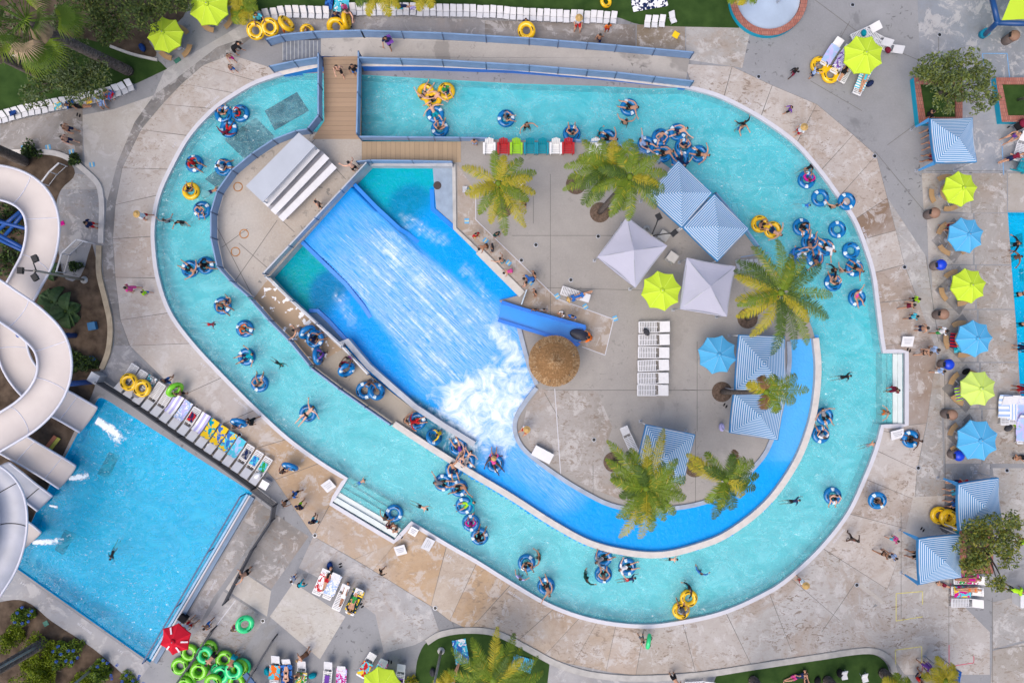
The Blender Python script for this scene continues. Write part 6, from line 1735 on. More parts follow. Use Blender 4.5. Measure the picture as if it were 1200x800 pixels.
P_(1072, 792, 'sit', 40, 'shirt:red shorts:navy', 'person in red seated by the blue canopy', 2)
P_(1089, 791, 'walk', 60, 'rash:purple shorts:maroon', 'child in purple and maroon beside the blue canopy', 2, size=.8)
P_(934, 793, 'lieb', 20, 'shirt:navy shorts:pink', 'person in navy lying on the long southern lawn', 1, z=.03)
P_(945, 797, 'lie', 100, 'shorts:black', 'sunburnt person lying on the long southern lawn beside a bag', 1, z=.03)
P_(752, 747, 'carry', -50, 'shorts:grey', 'boy carrying a sea green ring along the southern deck', 1, size=.85)
P_(791, 796, 'bend', -60, 'shorts:black', 'shirtless man bending over beside the loungers below the southern kerb', 1)
P_(476, 6, 'lie', 180, 'rash:navy', 'dark-haired person lying on towels in the long chair row', 1, z=.3, size=.9)
P_(1197, 536, 'lieb', 180, 'shorts:black', 'bare-legged sunbather at the edge of the far terrace by the loungers', 2, z=.05)
LG = make_lounger(); BC = make_beach_chair()
ORD = ['first', 'second', 'third', 'fourth', 'fifth', 'sixth', 'seventh', 'eighth', 'ninth', 'tenth', 'eleventh', 'twelfth', 'thirteenth', 'fourteenth', 'fifteenth', 'sixteenth', 'seventeenth', 'eighteenth', 'nineteenth', 'twentieth']
TENS = {20: 'twenty', 30: 'thirty', 40: 'forty'}
def ordw(i):
 if i <= 20: return ORD[i - 1]
 t, u = i // 10 * 10, i % 10
 return (TENS[t] + '-' + ORD[u - 1]) if u else {30: 'thirtieth', 40: 'fortieth'}[t]
def lounger(px, py, ang, label, group='white slatted sun loungers'):
 return tag(place(LG, 'lg', W(px, py, 0.35) * 1 - Vector((0, 0, .35)) + Vector((0, 0, .013)), math.radians(ang)), label, 'sun lounger', group)
def chair(px, py, ang, label, group):
 p = W(px, py, .35); p.z = .013
 return tag(place(BC, 'bc', p, math.radians(ang)), label, 'beach chair', group)
towels_n = [0]
M_TOWEL = {}
def towel_mat(kind, a, b, sc=6.0):
 key = 'towel_%s_%s_%s' % (kind, a, b)
 if key in MATS: return MATS[key]
 t = NT(key.replace(' ', '_')); p = t.obj(); A, B = PAL[a], PAL[b]
 if kind == 'stripe':
  s = t.n('SeparateXYZ'); t.set(s, 0, p); w = t.math('FRACT', t.math('MULTIPLY', s.outputs[0], sc)); f = t.math('GREATER_THAN', w, .5)
 elif kind == 'long':
  s = t.n('SeparateXYZ'); t.set(s, 0, p); w = t.math('FRACT', t.math('MULTIPLY', s.outputs[1], sc)); f = t.math('GREATER_THAN', w, .5)
 else: f = t.ramp(t.noise(p, sc * .9, 2, .5, .6), .49, .51)
 col = t.mix(f, A, B)
 if kind == 'multi': col = t.mix(t.ramp(t.noise(p, sc * .7, 2, .5, 1), .55, .56), col, PAL['yellow'])
 if kind == 'print': col = t.mix(t.ramp(t.noise(p, sc * 1.3, 2, .5, 1), .58, .59), col, PAL['white'])
 MATS[key] = t.done(t.bsdf(col, .95, t.bump(t.noise(p, 40, 2), .3, .01), .1)); return MATS[key]
def towel(px, py, z, ang, L, Wd, mat, label, lounge=False, group=None):
 nx_, ny_ = 14, 7; vs = []; fs = []
 sd = random.uniform(0, 50)
 for th in (0, .014):
  for i in range(nx_ + 1):
   for j in range(ny_ + 1):
    x = -L / 2 + L * i / nx_; y = -Wd / 2 + Wd * j / ny_
    zz = .02 + .022 * (noise.noise(Vector((x * 3 + sd, y * 3, 0))) + .6) - th
    xx = x + .03 * noise.noise(Vector((y * 3, sd, 0))); yy = y + .03 * noise.noise(Vector((x * 3, 5 + sd, 0)))
    if lounge:
     if xx > .28: zz += (xx - .28) * .44
     if abs(yy) > .31: zz -= (abs(yy) - .31) * .9
    vs.append((xx, yy, zz))
 K = (nx_ + 1) * (ny_ + 1)
 for s in (0, K):
  for i in range(nx_):
   for j in range(ny_): fs.append((s + i * (ny_ + 1) + j, s + (i + 1) * (ny_ + 1) + j, s + (i + 1) * (ny_ + 1) + j + 1, s + i * (ny_ + 1) + j + 1))
 p = W(px, py, z); o = MB().add(vs, fs).build('beach_towel', mat, None, True, p); o.rotation_euler = (0, 0, math.radians(ang))
 return tag(o, label, 'towel', group)
def bag(px, py, z, c, label, s=1.0):
 root = tag(empty('beach_bag', W(px, py, z), random.uniform(0, 3)), label, 'bag')
 m = MB(); m.lathe([(.15, 0), (.21, .06), (.22, .2), (.16, .33), (.05, .36)], 12, sx=1.25 * s, sy=.8 * s); m.build('body', fab(c), root, True)
 h = MB(); h.path([(-.14 * s, .05, .3), (-.08 * s, .08, .44), (.08 * s, .08, .44), (.14 * s, .05, .3)], .015, 5); h.build('handle', fab(c), root, True)
 return root
def sandals(px, py, ang, label, c='black'):
 root = tag(empty('sandals', W(px, py, .014), math.radians(ang)), label, 'sandals')
 for q in (-1, 1):
  m = MB(); m.lathe([(.05, 0), (.052, .012), (.045, .02)], 12, (q * .02, q * .09, 0), sx=2.4, sy=.95); s_ = m.build('sole', fab(c), root)
  m = MB(); m.path([(q * .02 + .02, q * .09 - .045, .015), (q * .02 + .05, q * .09, .06), (q * .02 + .02, q * .09 + .045, .015)], .009, 5); m.build('strap', fab(c), root)
def row(pts, n, off, lab, group):
 c = curve(pts, 12)
 L = [0]
 for a, b in zip(c, c[1:]): L.append(L[-1] + (b - a).length)
 for i in range(n):
  d = L[-1] * i / (n - 1)
  k = next(k for k in range(1, len(L)) if L[k] >= d - 1e-6)
  t = (d - L[k - 1]) / max(1e-6, L[k] - L[k - 1]); q = c[k - 1].lerp(c[k], t); dr = c[k] - c[k - 1]
  ang = math.degrees(math.atan2(-dr.y, dr.x)) + off
  chair(q.x + random.uniform(-.3, .3), q.y + random.uniform(-.6, .6), ang + random.uniform(-4, 4), lab(i + 1), group)
row([(304, 21), (315, 18), (330, 16), (350, 15), (382, 16)], 10, 90, lambda i: 'low white chair, %s from the carried double tube in the short row by the lawn' % ordw(i), 'short row of low white chairs by the upper lawn')
row([(413, 12), (480, 12), (560, 14), (640, 19), (719, 21.5)], 40, 90, lambda i: 'low white chair, %s from the woman in black in the long row by the lawn' % ordw(i), 'long row of low white chairs by the upper lawn')
row([(-4, 139), (40, 128), (90, 119), (130, 109), (152, 101)], 21, 90, lambda i: 'low white chair in the row under the olive tree, %s from the planted corner' % ordw(i), 'shaded row of low white chairs')
for i, (x, y) in enumerate(((759, 26), (767.5, 26), (776, 25.5))): chair(x, y, 86, 'low white chair, %s of the three together at the lawn corner' % ordw(i + 1), 'three low white chairs at the lawn corner')
chair(788.5, 21, 112, 'single low white chair turned askew on the lawn corner', 'three low white chairs at the lawn corner')
chair(990, 791, 100, 'pale low chair beside the black bag on the long southern lawn', 'pale low chairs on the southern lawn'); chair(1014, 794, 105, 'pale low chair standing alone on the long southern lawn', 'pale low chairs on the southern lawn')
TW = [None, None, ('print', 'teal', 'grey'), None, None, ('long', 'lilac', 'white'), ('print', 'lilac', 'pale blue'), ('small', 'navy', 'red'), ('long', 'white', 'lilac'), ('multi', 'teal', 'yellow'), ('multi', 'blue', 'yellow'), ('multi', 'blue', 'aqua'), ('plain', 'pale blue', 'aqua'), ('small', 'navy', 'grey'), ('smallb', 'blue', 'blue'), ('small', 'navy', 'white'), ('smallg', 'green', 'aqua')]
desc = {5: 'lilac and white banded', 6: 'lilac flowered', 8: 'white and lilac striped', 9: 'teal and yellow patterned', 10: 'blue, orange and yellow patterned', 11: 'blue and yellow star', 12: 'plain pale blue', 2: 'teal and grey'}
for i in range(16):
 fx, fy = 141 + 10.45 * i, 455.5 + 7.25 * i
 cx, cy = fx + 8.6, fy - 13.5
 lounger(cx, cy, 238, 'white slatted lounger, %s from the grey cabinet in the row above the slide pool' % ordw(i + 1), 'row of white loungers above the slide pool')
 tw = TW[i] if i < len(TW) else None
 if i == 15: tw = ('smallg', 'green', 'aqua')
 if tw:
  if tw[0].startswith('small'):
   c = {'small': tw[1], 'smallb': 'blue', 'smallg': 'green'}[tw[0]]
   towel(cx + random.uniform(1, 3), cy - 4, .36, 58, .6, .42, towel_mat('blot', c, tw[2] if tw[2] != c else 'aqua', 5), 'small crumpled %s towel on the %s lounger from the grey cabinet' % (c, ordw(i + 1)), True)
  else:
   kd = {'long': 'long', 'print': 'print', 'multi': 'multi', 'plain': 'blot'}[tw[0]]
   towel(cx + 3.2, cy - 5, .37, 238, 1.3, .62, towel_mat(kd, tw[1], tw[2], 3.2 if kd == 'long' else 4.5), '%s towel spread over the %s lounger from the grey cabinet' % (desc.get(i, tw[1]), ordw(i + 1)), True)
bag(161, 462, .36, 'grey', 'grey bag on the lounger below the yellow double tube'); bag(147, 452, .0, 'teal', 'teal bag beside the lounger end by the grey cabinet')
towel(248, 523, .365, 58, .6, .6, towel_mat('blot', 'navy', 'white', 5), 'navy towel with white print at the foot of the star towel', True)
bag(303, 556, .36, 'white', 'white tote bag on the lounger at the end of the pool row')
for i, y in enumerate((383, 398, 413, 428, 443, 457)):
 lounger(766 - i * .35, y, 1 + random.uniform(-2, 2), 'white slatted lounger on the island, %s from the lime parasol in its column' % ordw(i + 1), 'column of white loungers on the island').scale = (1, 1.12, 1)
lounger(674, 345, -18, 'white slatted lounger outside the queue line with a person in blue on it', 'loose white loungers')
lounger(737, 515, 115, 'white slatted lounger standing under the bushy palm on the island', 'loose white loungers')
for i, (x, y) in enumerate(((377, 681), (389, 686), (400, 699), (416, 704))):
 lounger(x, y, 66, 'white slatted lounger beside the pale square slab, %s from the child in teal' % ordw(i + 1), 'four loungers beside the pale slab')
towel(390, 684, .37, 66, 1.5, .75, towel_mat('blot', 'pale blue', 'white', 9), 'white and pale blue towel covering the second lounger by the pale slab', True)
towel(416, 703, .365, 66, 1.6, .75, towel_mat('multi', 'dark green', 'navy', 6), 'dark green patterned towel under the straw-hatted sunbather', True)
towel(378, 682, .365, 66, 1.3, .7, towel_mat('print', 'white', 'red', 5), 'white and red towel on the first lounger by the pale slab', True)
for i, (x, y, a) in enumerate(((322.5, 783, 84), (337, 787, 92), (353, 789, 84), (384, 790, 84), (400, 795, 86), (430, 778, 60), (444, 786, 64), (469, 793, 82))):
 lounger(x, y, a, 'white slatted lounger near the lower railing, %s from the blue rail' % ordw(i + 1), 'loungers near the lower railing')
towel(321.5, 787, .365, 84, .95, .7, towel_mat('rain', 'orange', 'aqua', 3), 'rainbow banded towel on the lounger next to the blue rail', True)
towel(336, 790, .365, 92, 1.4, .75, towel_mat('blot', 'navy', 'blue', 4), 'navy and blue towel under the pale sunbather', True)
towel(353, 794, .365, 84, .8, .7, towel_mat('multi', 'green', 'white', 7), 'green and white leafy towel on the tanned man\'s lounger', True)
towel(383, 796, .365, 84, .6, .3, towel_mat('blot', 'purple', 'purple', 4), 'narrow purple towel on a white lounger by the railing', True)
towel(400, 794, .365, 86, 1.4, .68, towel_mat('print', 'magenta', 'lilac', 6), 'pink and lilac flowered towel covering a lounger by the railing', True)
towel(428, 783, .365, 60, 1.0, .65, towel_mat('multi', 'red', 'aqua', 4), 'aqua and orange comic-coloured towel on a tilted lounger', True)
towel(445, 785, .365, 64, 1.35, .65, towel_mat('print', 'aqua', 'magenta', 5), 'pink and aqua mermaid-coloured towel on a tilted lounger', True)
towel(468, 798, .365, 82, .4, .5, towel_mat('stripe', 'black', 'purple', 4), 'black and purple folded towel on a lounger by the lime parasol', True)
for (x, y, a, l) in ((974, 62, 58, 'with a lilac towel above the double tube'), (985, 71, 60, 'with a purple towel by the double tube'), (993, 81, 62, 'under the woman in black'), (1010, 95, 68, 'under the woman in aqua'), (1014, 38, 25, 'with a teal bag behind the lime parasol'), (1028, 45, -30, 'turned away behind the lime parasol'), (1040, 55, -20, 'with a maroon hat beside the lime parasol')):
 lounger(x, y, a, 'white slatted lounger ' + l, 'loungers around the lime parasol')
towel(973, 64, .365, 58, 1.2, .65, towel_mat('blot', 'lilac', 'pale blue', 4), 'lilac towel on the lounger above the double tube', True)
towel(986, 71, .365, 60, 1.2, .65, towel_mat('print', 'lilac', 'purple', 6), 'purple patterned towel on the lounger by the double tube', True)
towel(1011, 93, .365, 68, 1.4, .65, towel_mat('stripe', 'aqua', 'white', 6), 'aqua and white towel under the woman in aqua', True)
bag(1039, 60, .36, 'maroon', 'maroon bag hanging by the lounger beside the lime parasol', .8); bag(1018, 99, 0, 'navy', 'navy bag on the concrete beside the aqua lounger'); bag(1011, 40, .36, 'teal', 'teal bag on the lounger behind the lime parasol', .8)
for i, (x, y, l) in enumerate(((1135, 679, 'closest to the lower striped cabana'), (1132, 692, 'with a bright towel by the lower striped cabana'), (1132, 706, 'empty, farthest from the lower striped cabana'))):
 lounger(x, y, 1, 'white slatted lounger ' + l, 'three loungers by the lower striped cabana')
towel(1127, 693, .365, 1, 1.0, .7, towel_mat('multi', 'magenta', 'aqua', 3), 'bright aqua, yellow and magenta towel on a lounger by the cabana', True)
towel(1134, 678, .365, 1, 1.2, .65, towel_mat('print', 'green', 'magenta', 4), 'green and magenta towel under the woman in magenta', True)
for i, (x, y, a) in enumerate(((1178, 478, 90), (1188, 477, 90), (1196, 478, 90), (1197, 500, 90), (1204, 500, 90))):
 lounger(x, y + 3, a, 'white slatted lounger on the terrace by the far pool, %s from the pale lime parasol' % ordw(i + 1), 'loungers by the far pool')
towel(1178, 476, .365, 90, 1.5, .8, towel_mat('stripe', 'pale blue', 'white', 3), 'pale blue towel over the lounger by the pale lime parasol', True); towel(1187, 478, .365, 90, 1.5, .7, towel_mat('long', 'pale blue', 'white', 5), 'pale blue lengthwise-striped towel by the far pool', True)
towel(1197, 480, .365, 90, 1.5, .75, towel_mat('blot', 'pale blue', 'lilac', 3), 'lilac and pale blue towel by the far pool', True); towel(1198, 503, .365, 90, 1.5, .75, towel_mat('blot', 'lilac', 'pale blue', 4), 'crumpled lilac towel on the lounger below the far pool', True)
lounger(1196, 172, 75, 'white slatted lounger beside the black stroller', 'loose white loungers')
lounger(820, 803, 4, 'white slatted lounger cut off below the southern kerb', 'loose white loungers')
for i, (x, c, l) in enumerate(((573.5, 'white', 'white garden armchair at the timber ramp end of the colourful row'), (590, 'red', 'red garden armchair between a white and a lime one'), (605, 'lime', 'lime green garden armchair in the colourful row'), (621, 'teal', 'teal garden armchair next to the lime one'),
                              (635.5, 'teal', 'teal garden armchair next to a white one'), (651, 'white', 'white garden armchair between a teal and a red one'), (665.5, 'red', 'red garden armchair touching the palm fronds'), (697, 'white', 'white garden armchair nearly hidden under the palm'))):
 tag(make_adirondack(c), l, 'armchair', 'colourful garden armchairs by the upper river').location = W(x, 174, .3) - Vector((0, 0, .3))
a_ = tag(make_adirondack('teal'), 'teal garden armchair on the far terrace by the sunbather in maroon', 'armchair'); a_.location = W(1197, 195, .3) - Vector((0, 0, .3)); a_.rotation_euler = (0, 0, 1.2)
def umb(mat, px, py, r, label, rot, seam, proto={}):
 zc = 2.25
 p = W(px, py, 2.3); p.z = 0
 if mat.name not in proto: o = proto[mat.name] = make_umbrella(mat, 1.24, 8, 0, seam=seam)
 else: o = dup(proto[mat.name])
 o.location = p; o.rotation_euler = (random.uniform(-.035, .035), random.uniform(-.035, .035), rot + random.uniform(-.1, .1)); s = r / 18 * (H - 2.3) / H / 1.24; o.scale = (s, s, 1)
 return tag(o, label, 'parasol', 'eight-sided market parasols')
umb(M_LIMEC, 190.5, 38, 21.5, 'lime parasol nearest the planting bed and the palm trunk', .2, M_LIMES)
umb(M_LIMEC, 241, 4, 24, 'lime parasol cut by the frame beside the yellow-leaved bush', .35, M_LIMES)
umb(M_LIMEC, 1015.5, 62, 24, 'lime parasol in the middle of a ring of white loungers', .3, M_LIMES)
umb(M_LIMEC, 1127.5, 220, 21, 'lime parasol next to the striped cabana by the planter', .1, M_LIMES)
umb(M_LIMEC, 1139.5, 335, 21, 'lime parasol between two sky blue ones on the terrace', .25, M_LIMES)
umb(M_LIMEP, 1150.5, 456, 21.5, 'pale faded lime parasol on the terrace', .35, M_LIMES)
umb(M_LIMEC, 777, 340, 24, 'lime parasol on the island between two white tents', .15, M_LIMES)
umb(M_LIMEC, 447, 809, 25, 'lime parasol cut by the frame beside the tilted loungers', .2, M_LIMES)
umb(M_SKYC, 1135.5, 275, 21.5, 'sky blue parasol on the terrace closest to the far pool corner', .3, M_SKYS)
umb(M_SKYC, 1145, 397, 22, 'sky blue parasol beside the striped chair on the terrace', .15, M_SKYS)
umb(M_SKYC, 1149.5, 517, 25, 'sky blue parasol at the end of the terrace by a blue bin', .35, M_SKYS)
umb(M_SKYC, 841.5, 416.5, 23.5, 'sky blue parasol on the island beside the striped cabanas', .5, M_SKYS)
ru = make_umbrella(M_REDC, 1.0, 6, .1, 'red_parasol', 2.2, .42, True)
p = W(203, 751, 2.5); p.z = 0; ru.location = p; ru.rotation_euler = (0, 0, .25); ru.scale = (1.0, 1.0, 1.0); tag(ru, 'red six-sided parasol with white printed bands at the slide pool corner', 'parasol')
TB = make_table()
for (x, y, l) in ((1127.5, 220, 'under the lime parasol by the cabana'), (1135.5, 275, 'under the first sky blue parasol on the terrace'), (1139.5, 335, 'under the middle lime parasol'), (1145, 397, 'under the sky blue parasol by the striped chair'), (1150.5, 456, 'under the pale faded lime parasol'), (1149.5, 517, 'under the last sky blue parasol'), (190.5, 38, 'under the lime parasol by the planting bed'), (241, 4, 'under the lime parasol by the yellow-leaved bush')):
 tag(place(TB, 'tb', W(x, y, 2.0) * Vector((1, 1, 0)) if False else Vector((W(x, y, 2.0).x, W(x, y, 2.0).y, .012)), random.uniform(0, 1)), 'round tan picnic table with curved benches ' + l, 'picnic table', 'round picnic tables')
SG = 'blue and white striped cabanas'
make_shade([(1090, 139), (1140, 138), (1145, 190), (1096, 191)], True, .55, 'striped square cabana beside the brick planter with the olive tree', 'striped_cabana', 'cabana', SG, flaps=((0, -.55, -.35), (3, -.75, -.35)))
make_shade([(1122.5, 567), (1170.5, 559.5), (1174.5, 613), (1124, 622)], True, .55, 'striped square cabana beside the stack of yellow tubes', 'striped_cabana', 'cabana', SG, flaps=((0, -.5, .25),))
make_shade([(1076, 631), (1125.5, 626), (1127, 676.5), (1077.5, 685)], True, .55, 'striped square cabana beside the three loungers and tree', 'striped_cabana', 'cabana', SG, flaps=((0, -.6, .25), (3, -.6, .5)))
make_shade([(757, 228), (795, 188), (835, 226), (799, 267)], True, .55, 'striped square cabana at the river edge touching the palm', 'striped_cabana', 'cabana', SG)
make_shade([(837, 227), (878, 268), (841, 306.5), (800, 266.5)], True, .55, 'striped square cabana at the river edge facing the yellow double tube', 'striped_cabana', 'cabana', SG)
make_shade([(866, 392), (920, 394), (922, 457), (861, 458)], True, .6, 'striped cabana on the island next to the sky blue parasol', 'striped_cabana', 'cabana', SG)
make_shade([(860, 460), (922, 459), (912, 516), (855, 507)], True, .6, 'striped cabana on the island under the leaning palm', 'striped_cabana', 'cabana', SG)
make_shade([(757, 497), (815, 509), (801, 567), (744, 556)], True, .55, 'striped cabana on the island half hidden by the bushy palm', 'striped_cabana', 'cabana', SG)
make_shade([(735, 254), (782, 288), (745, 337), (700, 301)], False, .75, 'white pop-up tent on the island next to the two palms', 'popup_tent', 'tent', 'white pop-up tents')
make_shade([(805, 302), (862, 312), (852, 371), (797, 362)], False, .75, 'white pop-up tent on the island next to the metal stairs', 'popup_tent', 'tent', 'white pop-up tents')
p = W(650, 423, 2.5); p.z = 0
HUT = root = tag(empty('thatched_hut', p), 'round thatched hut with dry straw roof beside the blue side chute', 'hut')
M_THATCH = [plain('thatch_%d' % i, c, .95, .3, 8.0, .1) for i, c in enumerate([(0.30, 0.185, 0.095), (0.23, 0.13, 0.06), (0.38, 0.26, 0.15)])]
mb = MB()
mb.lathe([(1.62, 2.1), (1.2, 2.45), (.6, 2.8), (.02, 3.1)], 36, cap=False, mi=1)
for k in range(4200):
 a = random.uniform(0, 2 * PI); r0 = 1.66 * math.sqrt(random.uniform(.0, 1)); L_ = random.uniform(.2, .4)
 r1 = min(1.74, r0 + L_); zz = lambda r: 3.12 - 1.0 * (r / 1.66) ** .95
 d = Vector((math.cos(a), math.sin(a), 0)); s = Vector((-d.y, d.x, 0)) * random.uniform(.012, .028); sk = Vector((-d.y, d.x, 0)) * random.uniform(-.05, .05); h = random.uniform(.02, .07)
 p0 = d * r0 + Vector((0, 0, zz(r0) + h)); p1 = d * r1 + sk + Vector((0, 0, zz(r1) + h * .5))
 mb.add([p0 - s, p0 + s, p1 + s * .5, p1 - s * .5], [(0, 1, 2, 3)], random.choice((0, 0, 1, 2)))
mb.build('roof', M_THATCH, root)
for k in range(6):
 a = k * PI / 3 + .3; MB().bar((1.35 * math.cos(a), 1.35 * math.sin(a), 0), (1.35 * math.cos(a), 1.35 * math.sin(a), 2.35), .06, n=8).build('post', M_BARK, root, True)
MB().lathe([(.8, 0), (.8, 1.0), (.95, 1.02), (.95, 1.08), (.02, 1.09)], 24).build('counter', M_BENCH, root)
HUT.scale = (.92, .92, 1)
FG = 'slate blue fences around the raised decks'
make_fence([(318, 54, .1), (335, 49, .3), (372, 45.5, .82), (427, 44, .80)], 'slate blue fence climbing beside the concrete stairs', group=FG)
make_fence([(427, 44, .80), (520, 47, .62), (620, 53, .40), (720, 61, .2), (808, 69, .03)], 'long slate blue fence on the lawn side of the raised ramp', group=FG)
make_fence([(424, 75, .82), (520, 78, .62), (620, 84, .40), (720, 92, .2), (808, 102, .05)], 'long slate blue fence on the water side of the raised ramp', group=FG)
make_fence([(322, 85, .12), (350, 79, .45), (377, 75, .8)], 'short slate blue fence by the water at the foot of the stairs', group=FG)
make_fence([(378, 70, .8), (378, 141, .8), (366, 156, .8)], 'slate blue fence on the bleacher side of the timber footbridge', group=FG)
make_fence([(424, 68, .8), (422, 162, .8)], 'slate blue fence on the river side of the timber footbridge', group=FG)
make_fence([(366, 157, .8), (352, 159, .8), (326, 169, .8), (302, 185, .8), (279, 204, .8), (262, 228, .8), (255, 252, .8), (255, 281, .8), (262, 314, .8), (277, 331, .8), (298, 349, .8)], 'curved slate blue fence between the river and the bleacher deck', group=FG)
make_fence([(424, 164.5, .8), (480, 165, .42), (540, 165.5, .02), (572, 166, 0)], 'slate blue fence between the timber ramp and the upper river', group=FG, h=.85)
make_fence([(421, 193, .8), (437, 191.5, .72), (485, 192, .42), (531, 193, .05)], 'low slate blue fence between the timber ramp and the wave basin', group=FG, h=.8)
make_fence([(433, 194, .8), (314, 322, .8)], 'straight grey fence along the head wall of the wave basin', group=FG, mat=M_GREYM, h=.9)
make_fence([(316, 325, .78), (345, 353, .65), (404, 406, .45), (434, 438, .3)], 'grey fence between the peeling walkway and the wave basin', group=FG, mat=M_GREYM, h=.85, wires=4)
make_fence([(299, 351, .78), (321, 376, .66), (344, 399, .55), (368, 428, .42)], 'slate blue fence between the peeling walkway and the river', group=FG)
make_fence([(368, 430, .4), (401, 455, .27), (431, 476, .14), (460, 496, .02)], 'slate blue double-board fence along the wet concrete ramp', group=FG, h=.9)
make_fence([(673, 167, 0), (712, 170, 0), (744, 178, 0), (772, 192, 0)], 'slate blue rail behind the palms on the upper island edge', group=FG, h=.6, wires=4)
make_fence([(836, 228, 0), (865, 262, 0), (886, 290, 0)], 'slate blue rail behind the cabana pair at the river', group=FG, h=.6, wires=4)
make_fence([(121, 447, .02), (165, 475, .02), (215, 510, .02), (262, 542, .02), (300, 570, .02)], 'dark grey low fence between the slide pool and the lounger row', mat=plain('dark_fence', (0.03, 0.035, 0.05), .6, .15), h=.9, group='dark fences', post_mat=plain('dark_fence', (0.03, 0.035, 0.05)), wires=7)
make_fence([(300, 571, .02), (325, 590, .02), (322, 607, .02), (300, 640, .02), (268, 702, .02)], 'dark rail from the lounger row down to the queue line', mat=MATS['dark_fence'], h=1.0, group='dark fences', post_mat=MATS['dark_fence'], wires=6)
make_fence([(254, 733, .02), (236, 762, .02), (215, 792, .02)], 'dark rail from the queue line to the green tube heap', mat=MATS['dark_fence'], h=1.0, group='dark fences', post_mat=MATS['dark_fence'], wires=5)
make_fence([(325, 743, .02), (300, 783, .02), (290, 800, .02)], 'dark rail between the green tube heap and the loungers', mat=MATS['dark_fence'], h=1.0, group='dark fences', post_mat=MATS['dark_fence'], wires=4)
M_NAVYR = plain('navy_rail', (0.005, 0.05, 0.16), .4, .1, 1.0)
make_fence([(288, 578, -.1), (176, 769, -.1)], 'thin navy double rail standing in the slide pool edge', mat=M_NAVYR, h=1.0, wires=2, group='slide pool edge', post_mat=M_NAVYR, every=4.0, post_w=.05)
wall('slide_pool_edge', [(297, 582), (183, 775)], 4.5, -.3, .16, plain('slate_tile', (0.12, 0.19, 0.30), .5, .12, 2.0))
wall('slide_pool_gutter', [(293, 580), (179, 773)], 2, -.3, .06, M_WHITEP)
wall('slide_pool_gutter', [(290, 579), (176, 771)], 2.4, -.3, .03, plain('gutter_blue', (0.30, 0.50, 0.70), .5))
make_fence([(293, 800, .02), (330, 800, .02), (362, 801, .02), (400, 803, .02)], 'white picket railing at the lower frame edge by the loungers', mat=M_WHITE, h=1.1, wires=2, every=.35, post_mat=M_WHITE, post_w=.05, group='lower railing')
mb = MB(); mb.beam(W(287, 789, .9), W(305, 812, 1.0), .35, .12); tag(mb.build('blue_rail', plain('deep_blue', (0.01, 0.08, 0.22), .5, .1)), 'deep blue flat rail cutting the frame between green tubes and loungers', 'rail')
for i, (pts, l) in enumerate((([(79, 195, 0), (68, 205, 0), (58, 218, 0)], 'white rail around the upper planting bed by the landing'), ([(112, 286, 0), (99, 283, 0), (82, 299, 0), (76, 320, 0)], 'white rail beside the steps down from the landing'))):
 make_fence(pts, l, h=.9, wires=2, mat=M_WHITE, post_mat=M_WHITE, post_w=.05, every=1.0, group='white rails in the slide bed')
def Wz(x, y, z): return W(x, y, z)
o = W(340, 208, .8)
root = tag(empty('bleacher', o), 'white metal bleacher with flat shade roof and three bench rows on the raised deck', 'bleacher')
M_ROOFW = plain('roof_white', (0.40, 0.43, 0.49), .4, .06, .8, .5)
q = [W(x, y, 3.0) - o for x, y in ((288, 218), (350, 155.5), (369, 171), (308, 237))]
mb = MB().prism(q, q[0].z - .08, None); mb.build('roof', M_ROOFW, root)
for k, (a, b, z) in enumerate((((311, 240), (372, 174), 2.3), ((320, 249), (383, 183), 1.95), ((329, 257), (392, 194), 1.6))):
 p0, p1 = W(*a, z) - o, W(*b, z) - o
 MB().beam(p0, p1, .42, .05).build('bench', M_WHITE, root)
 d = (p1 - p0).normalized(); n_ = Vector((d.y, -d.x, 0))
 MB().beam(p0 - n_ * .42 + Vector((0, 0, -.3)), p1 - n_ * .42 + Vector((0, 0, -.3)), .3, .04).build('footboard', plain('footboard_grey', (0.30, 0.30, 0.34), .5, .15, 2.0), root)
 for t in (.05, .5, .95):
  c = p0.lerp(p1, t); MB().bar((c.x, c.y, 0), c, .04, n=6).build('bench_post', M_GREYM, root)
for v in q: MB().bar((v.x * .96, v.y * .96, 0), (v.x * .96, v.y * .96, v.z - .06), .05, n=8).build('roof_post', M_GREYM, root, True)
M_CHUTE = plain('chute_blue', (0.0, 0.24, 0.72), .25, .08, .8, .6, obj=False)
root = tag(empty('side_chute', W(640, 375, 0)), 'bright blue straight chute feeding the wave pool beside the thatched hut', 'chute'); o = root.location
A = [(588, 354), (612, 362), (686, 383)]; B = [(584, 375), (606, 382), (678, 404)]
zz = [0.1, .22, .4]
mb = MB(); mb.add([W(*A[i], zz[i]) - o for i in range(3)] + [W(*B[i], zz[i]) - o for i in range(3)], [(0, 1, 4, 3), (1, 2, 5, 4)]); mb.build('bed', M_CHUTE, root)
for L_ in (A, B):
 m = MB()
 for i in range(2): m.beam(W(*L_[i], zz[i] + .05) - o, W(*L_[i + 1], zz[i + 1] + .05) - o, .22, .3)
 m.build('side_wall', M_BLUEP, root)
m = MB().beam(W(*A[2], .42) - o, W(*B[2], .42) - o, .1, .4); m.build('end_wall', M_BLUEP, root)
b = MB(); b.lathe([(.02, 0), (.36, .02), (.4, .05), (.36, .08), (.02, .09)], 20, sx=1.0, sy=.55)
bo = b.build('bodyboard', plain('board_dark', (0.02, 0.025, 0.05), .4, .2), None, True, W(679, 392, .62)); bo.rotation_euler = (0, 0, -.25); bo.scale = (1.6, 1.6, 1); tag(bo, 'dark rounded bodyboard lying across the end of the blue chute', 'bodyboard')
mb = MB(); mb.beam(W(617, 340, .5), W(611, 357, .5), .07, 1.0); tag(mb.build('clear_panel', plain('clear_grey', (0.45, 0.55, 0.65), .15, .15, 2.0)), 'grey see-through panel at the end of the basin wall', 'panel')
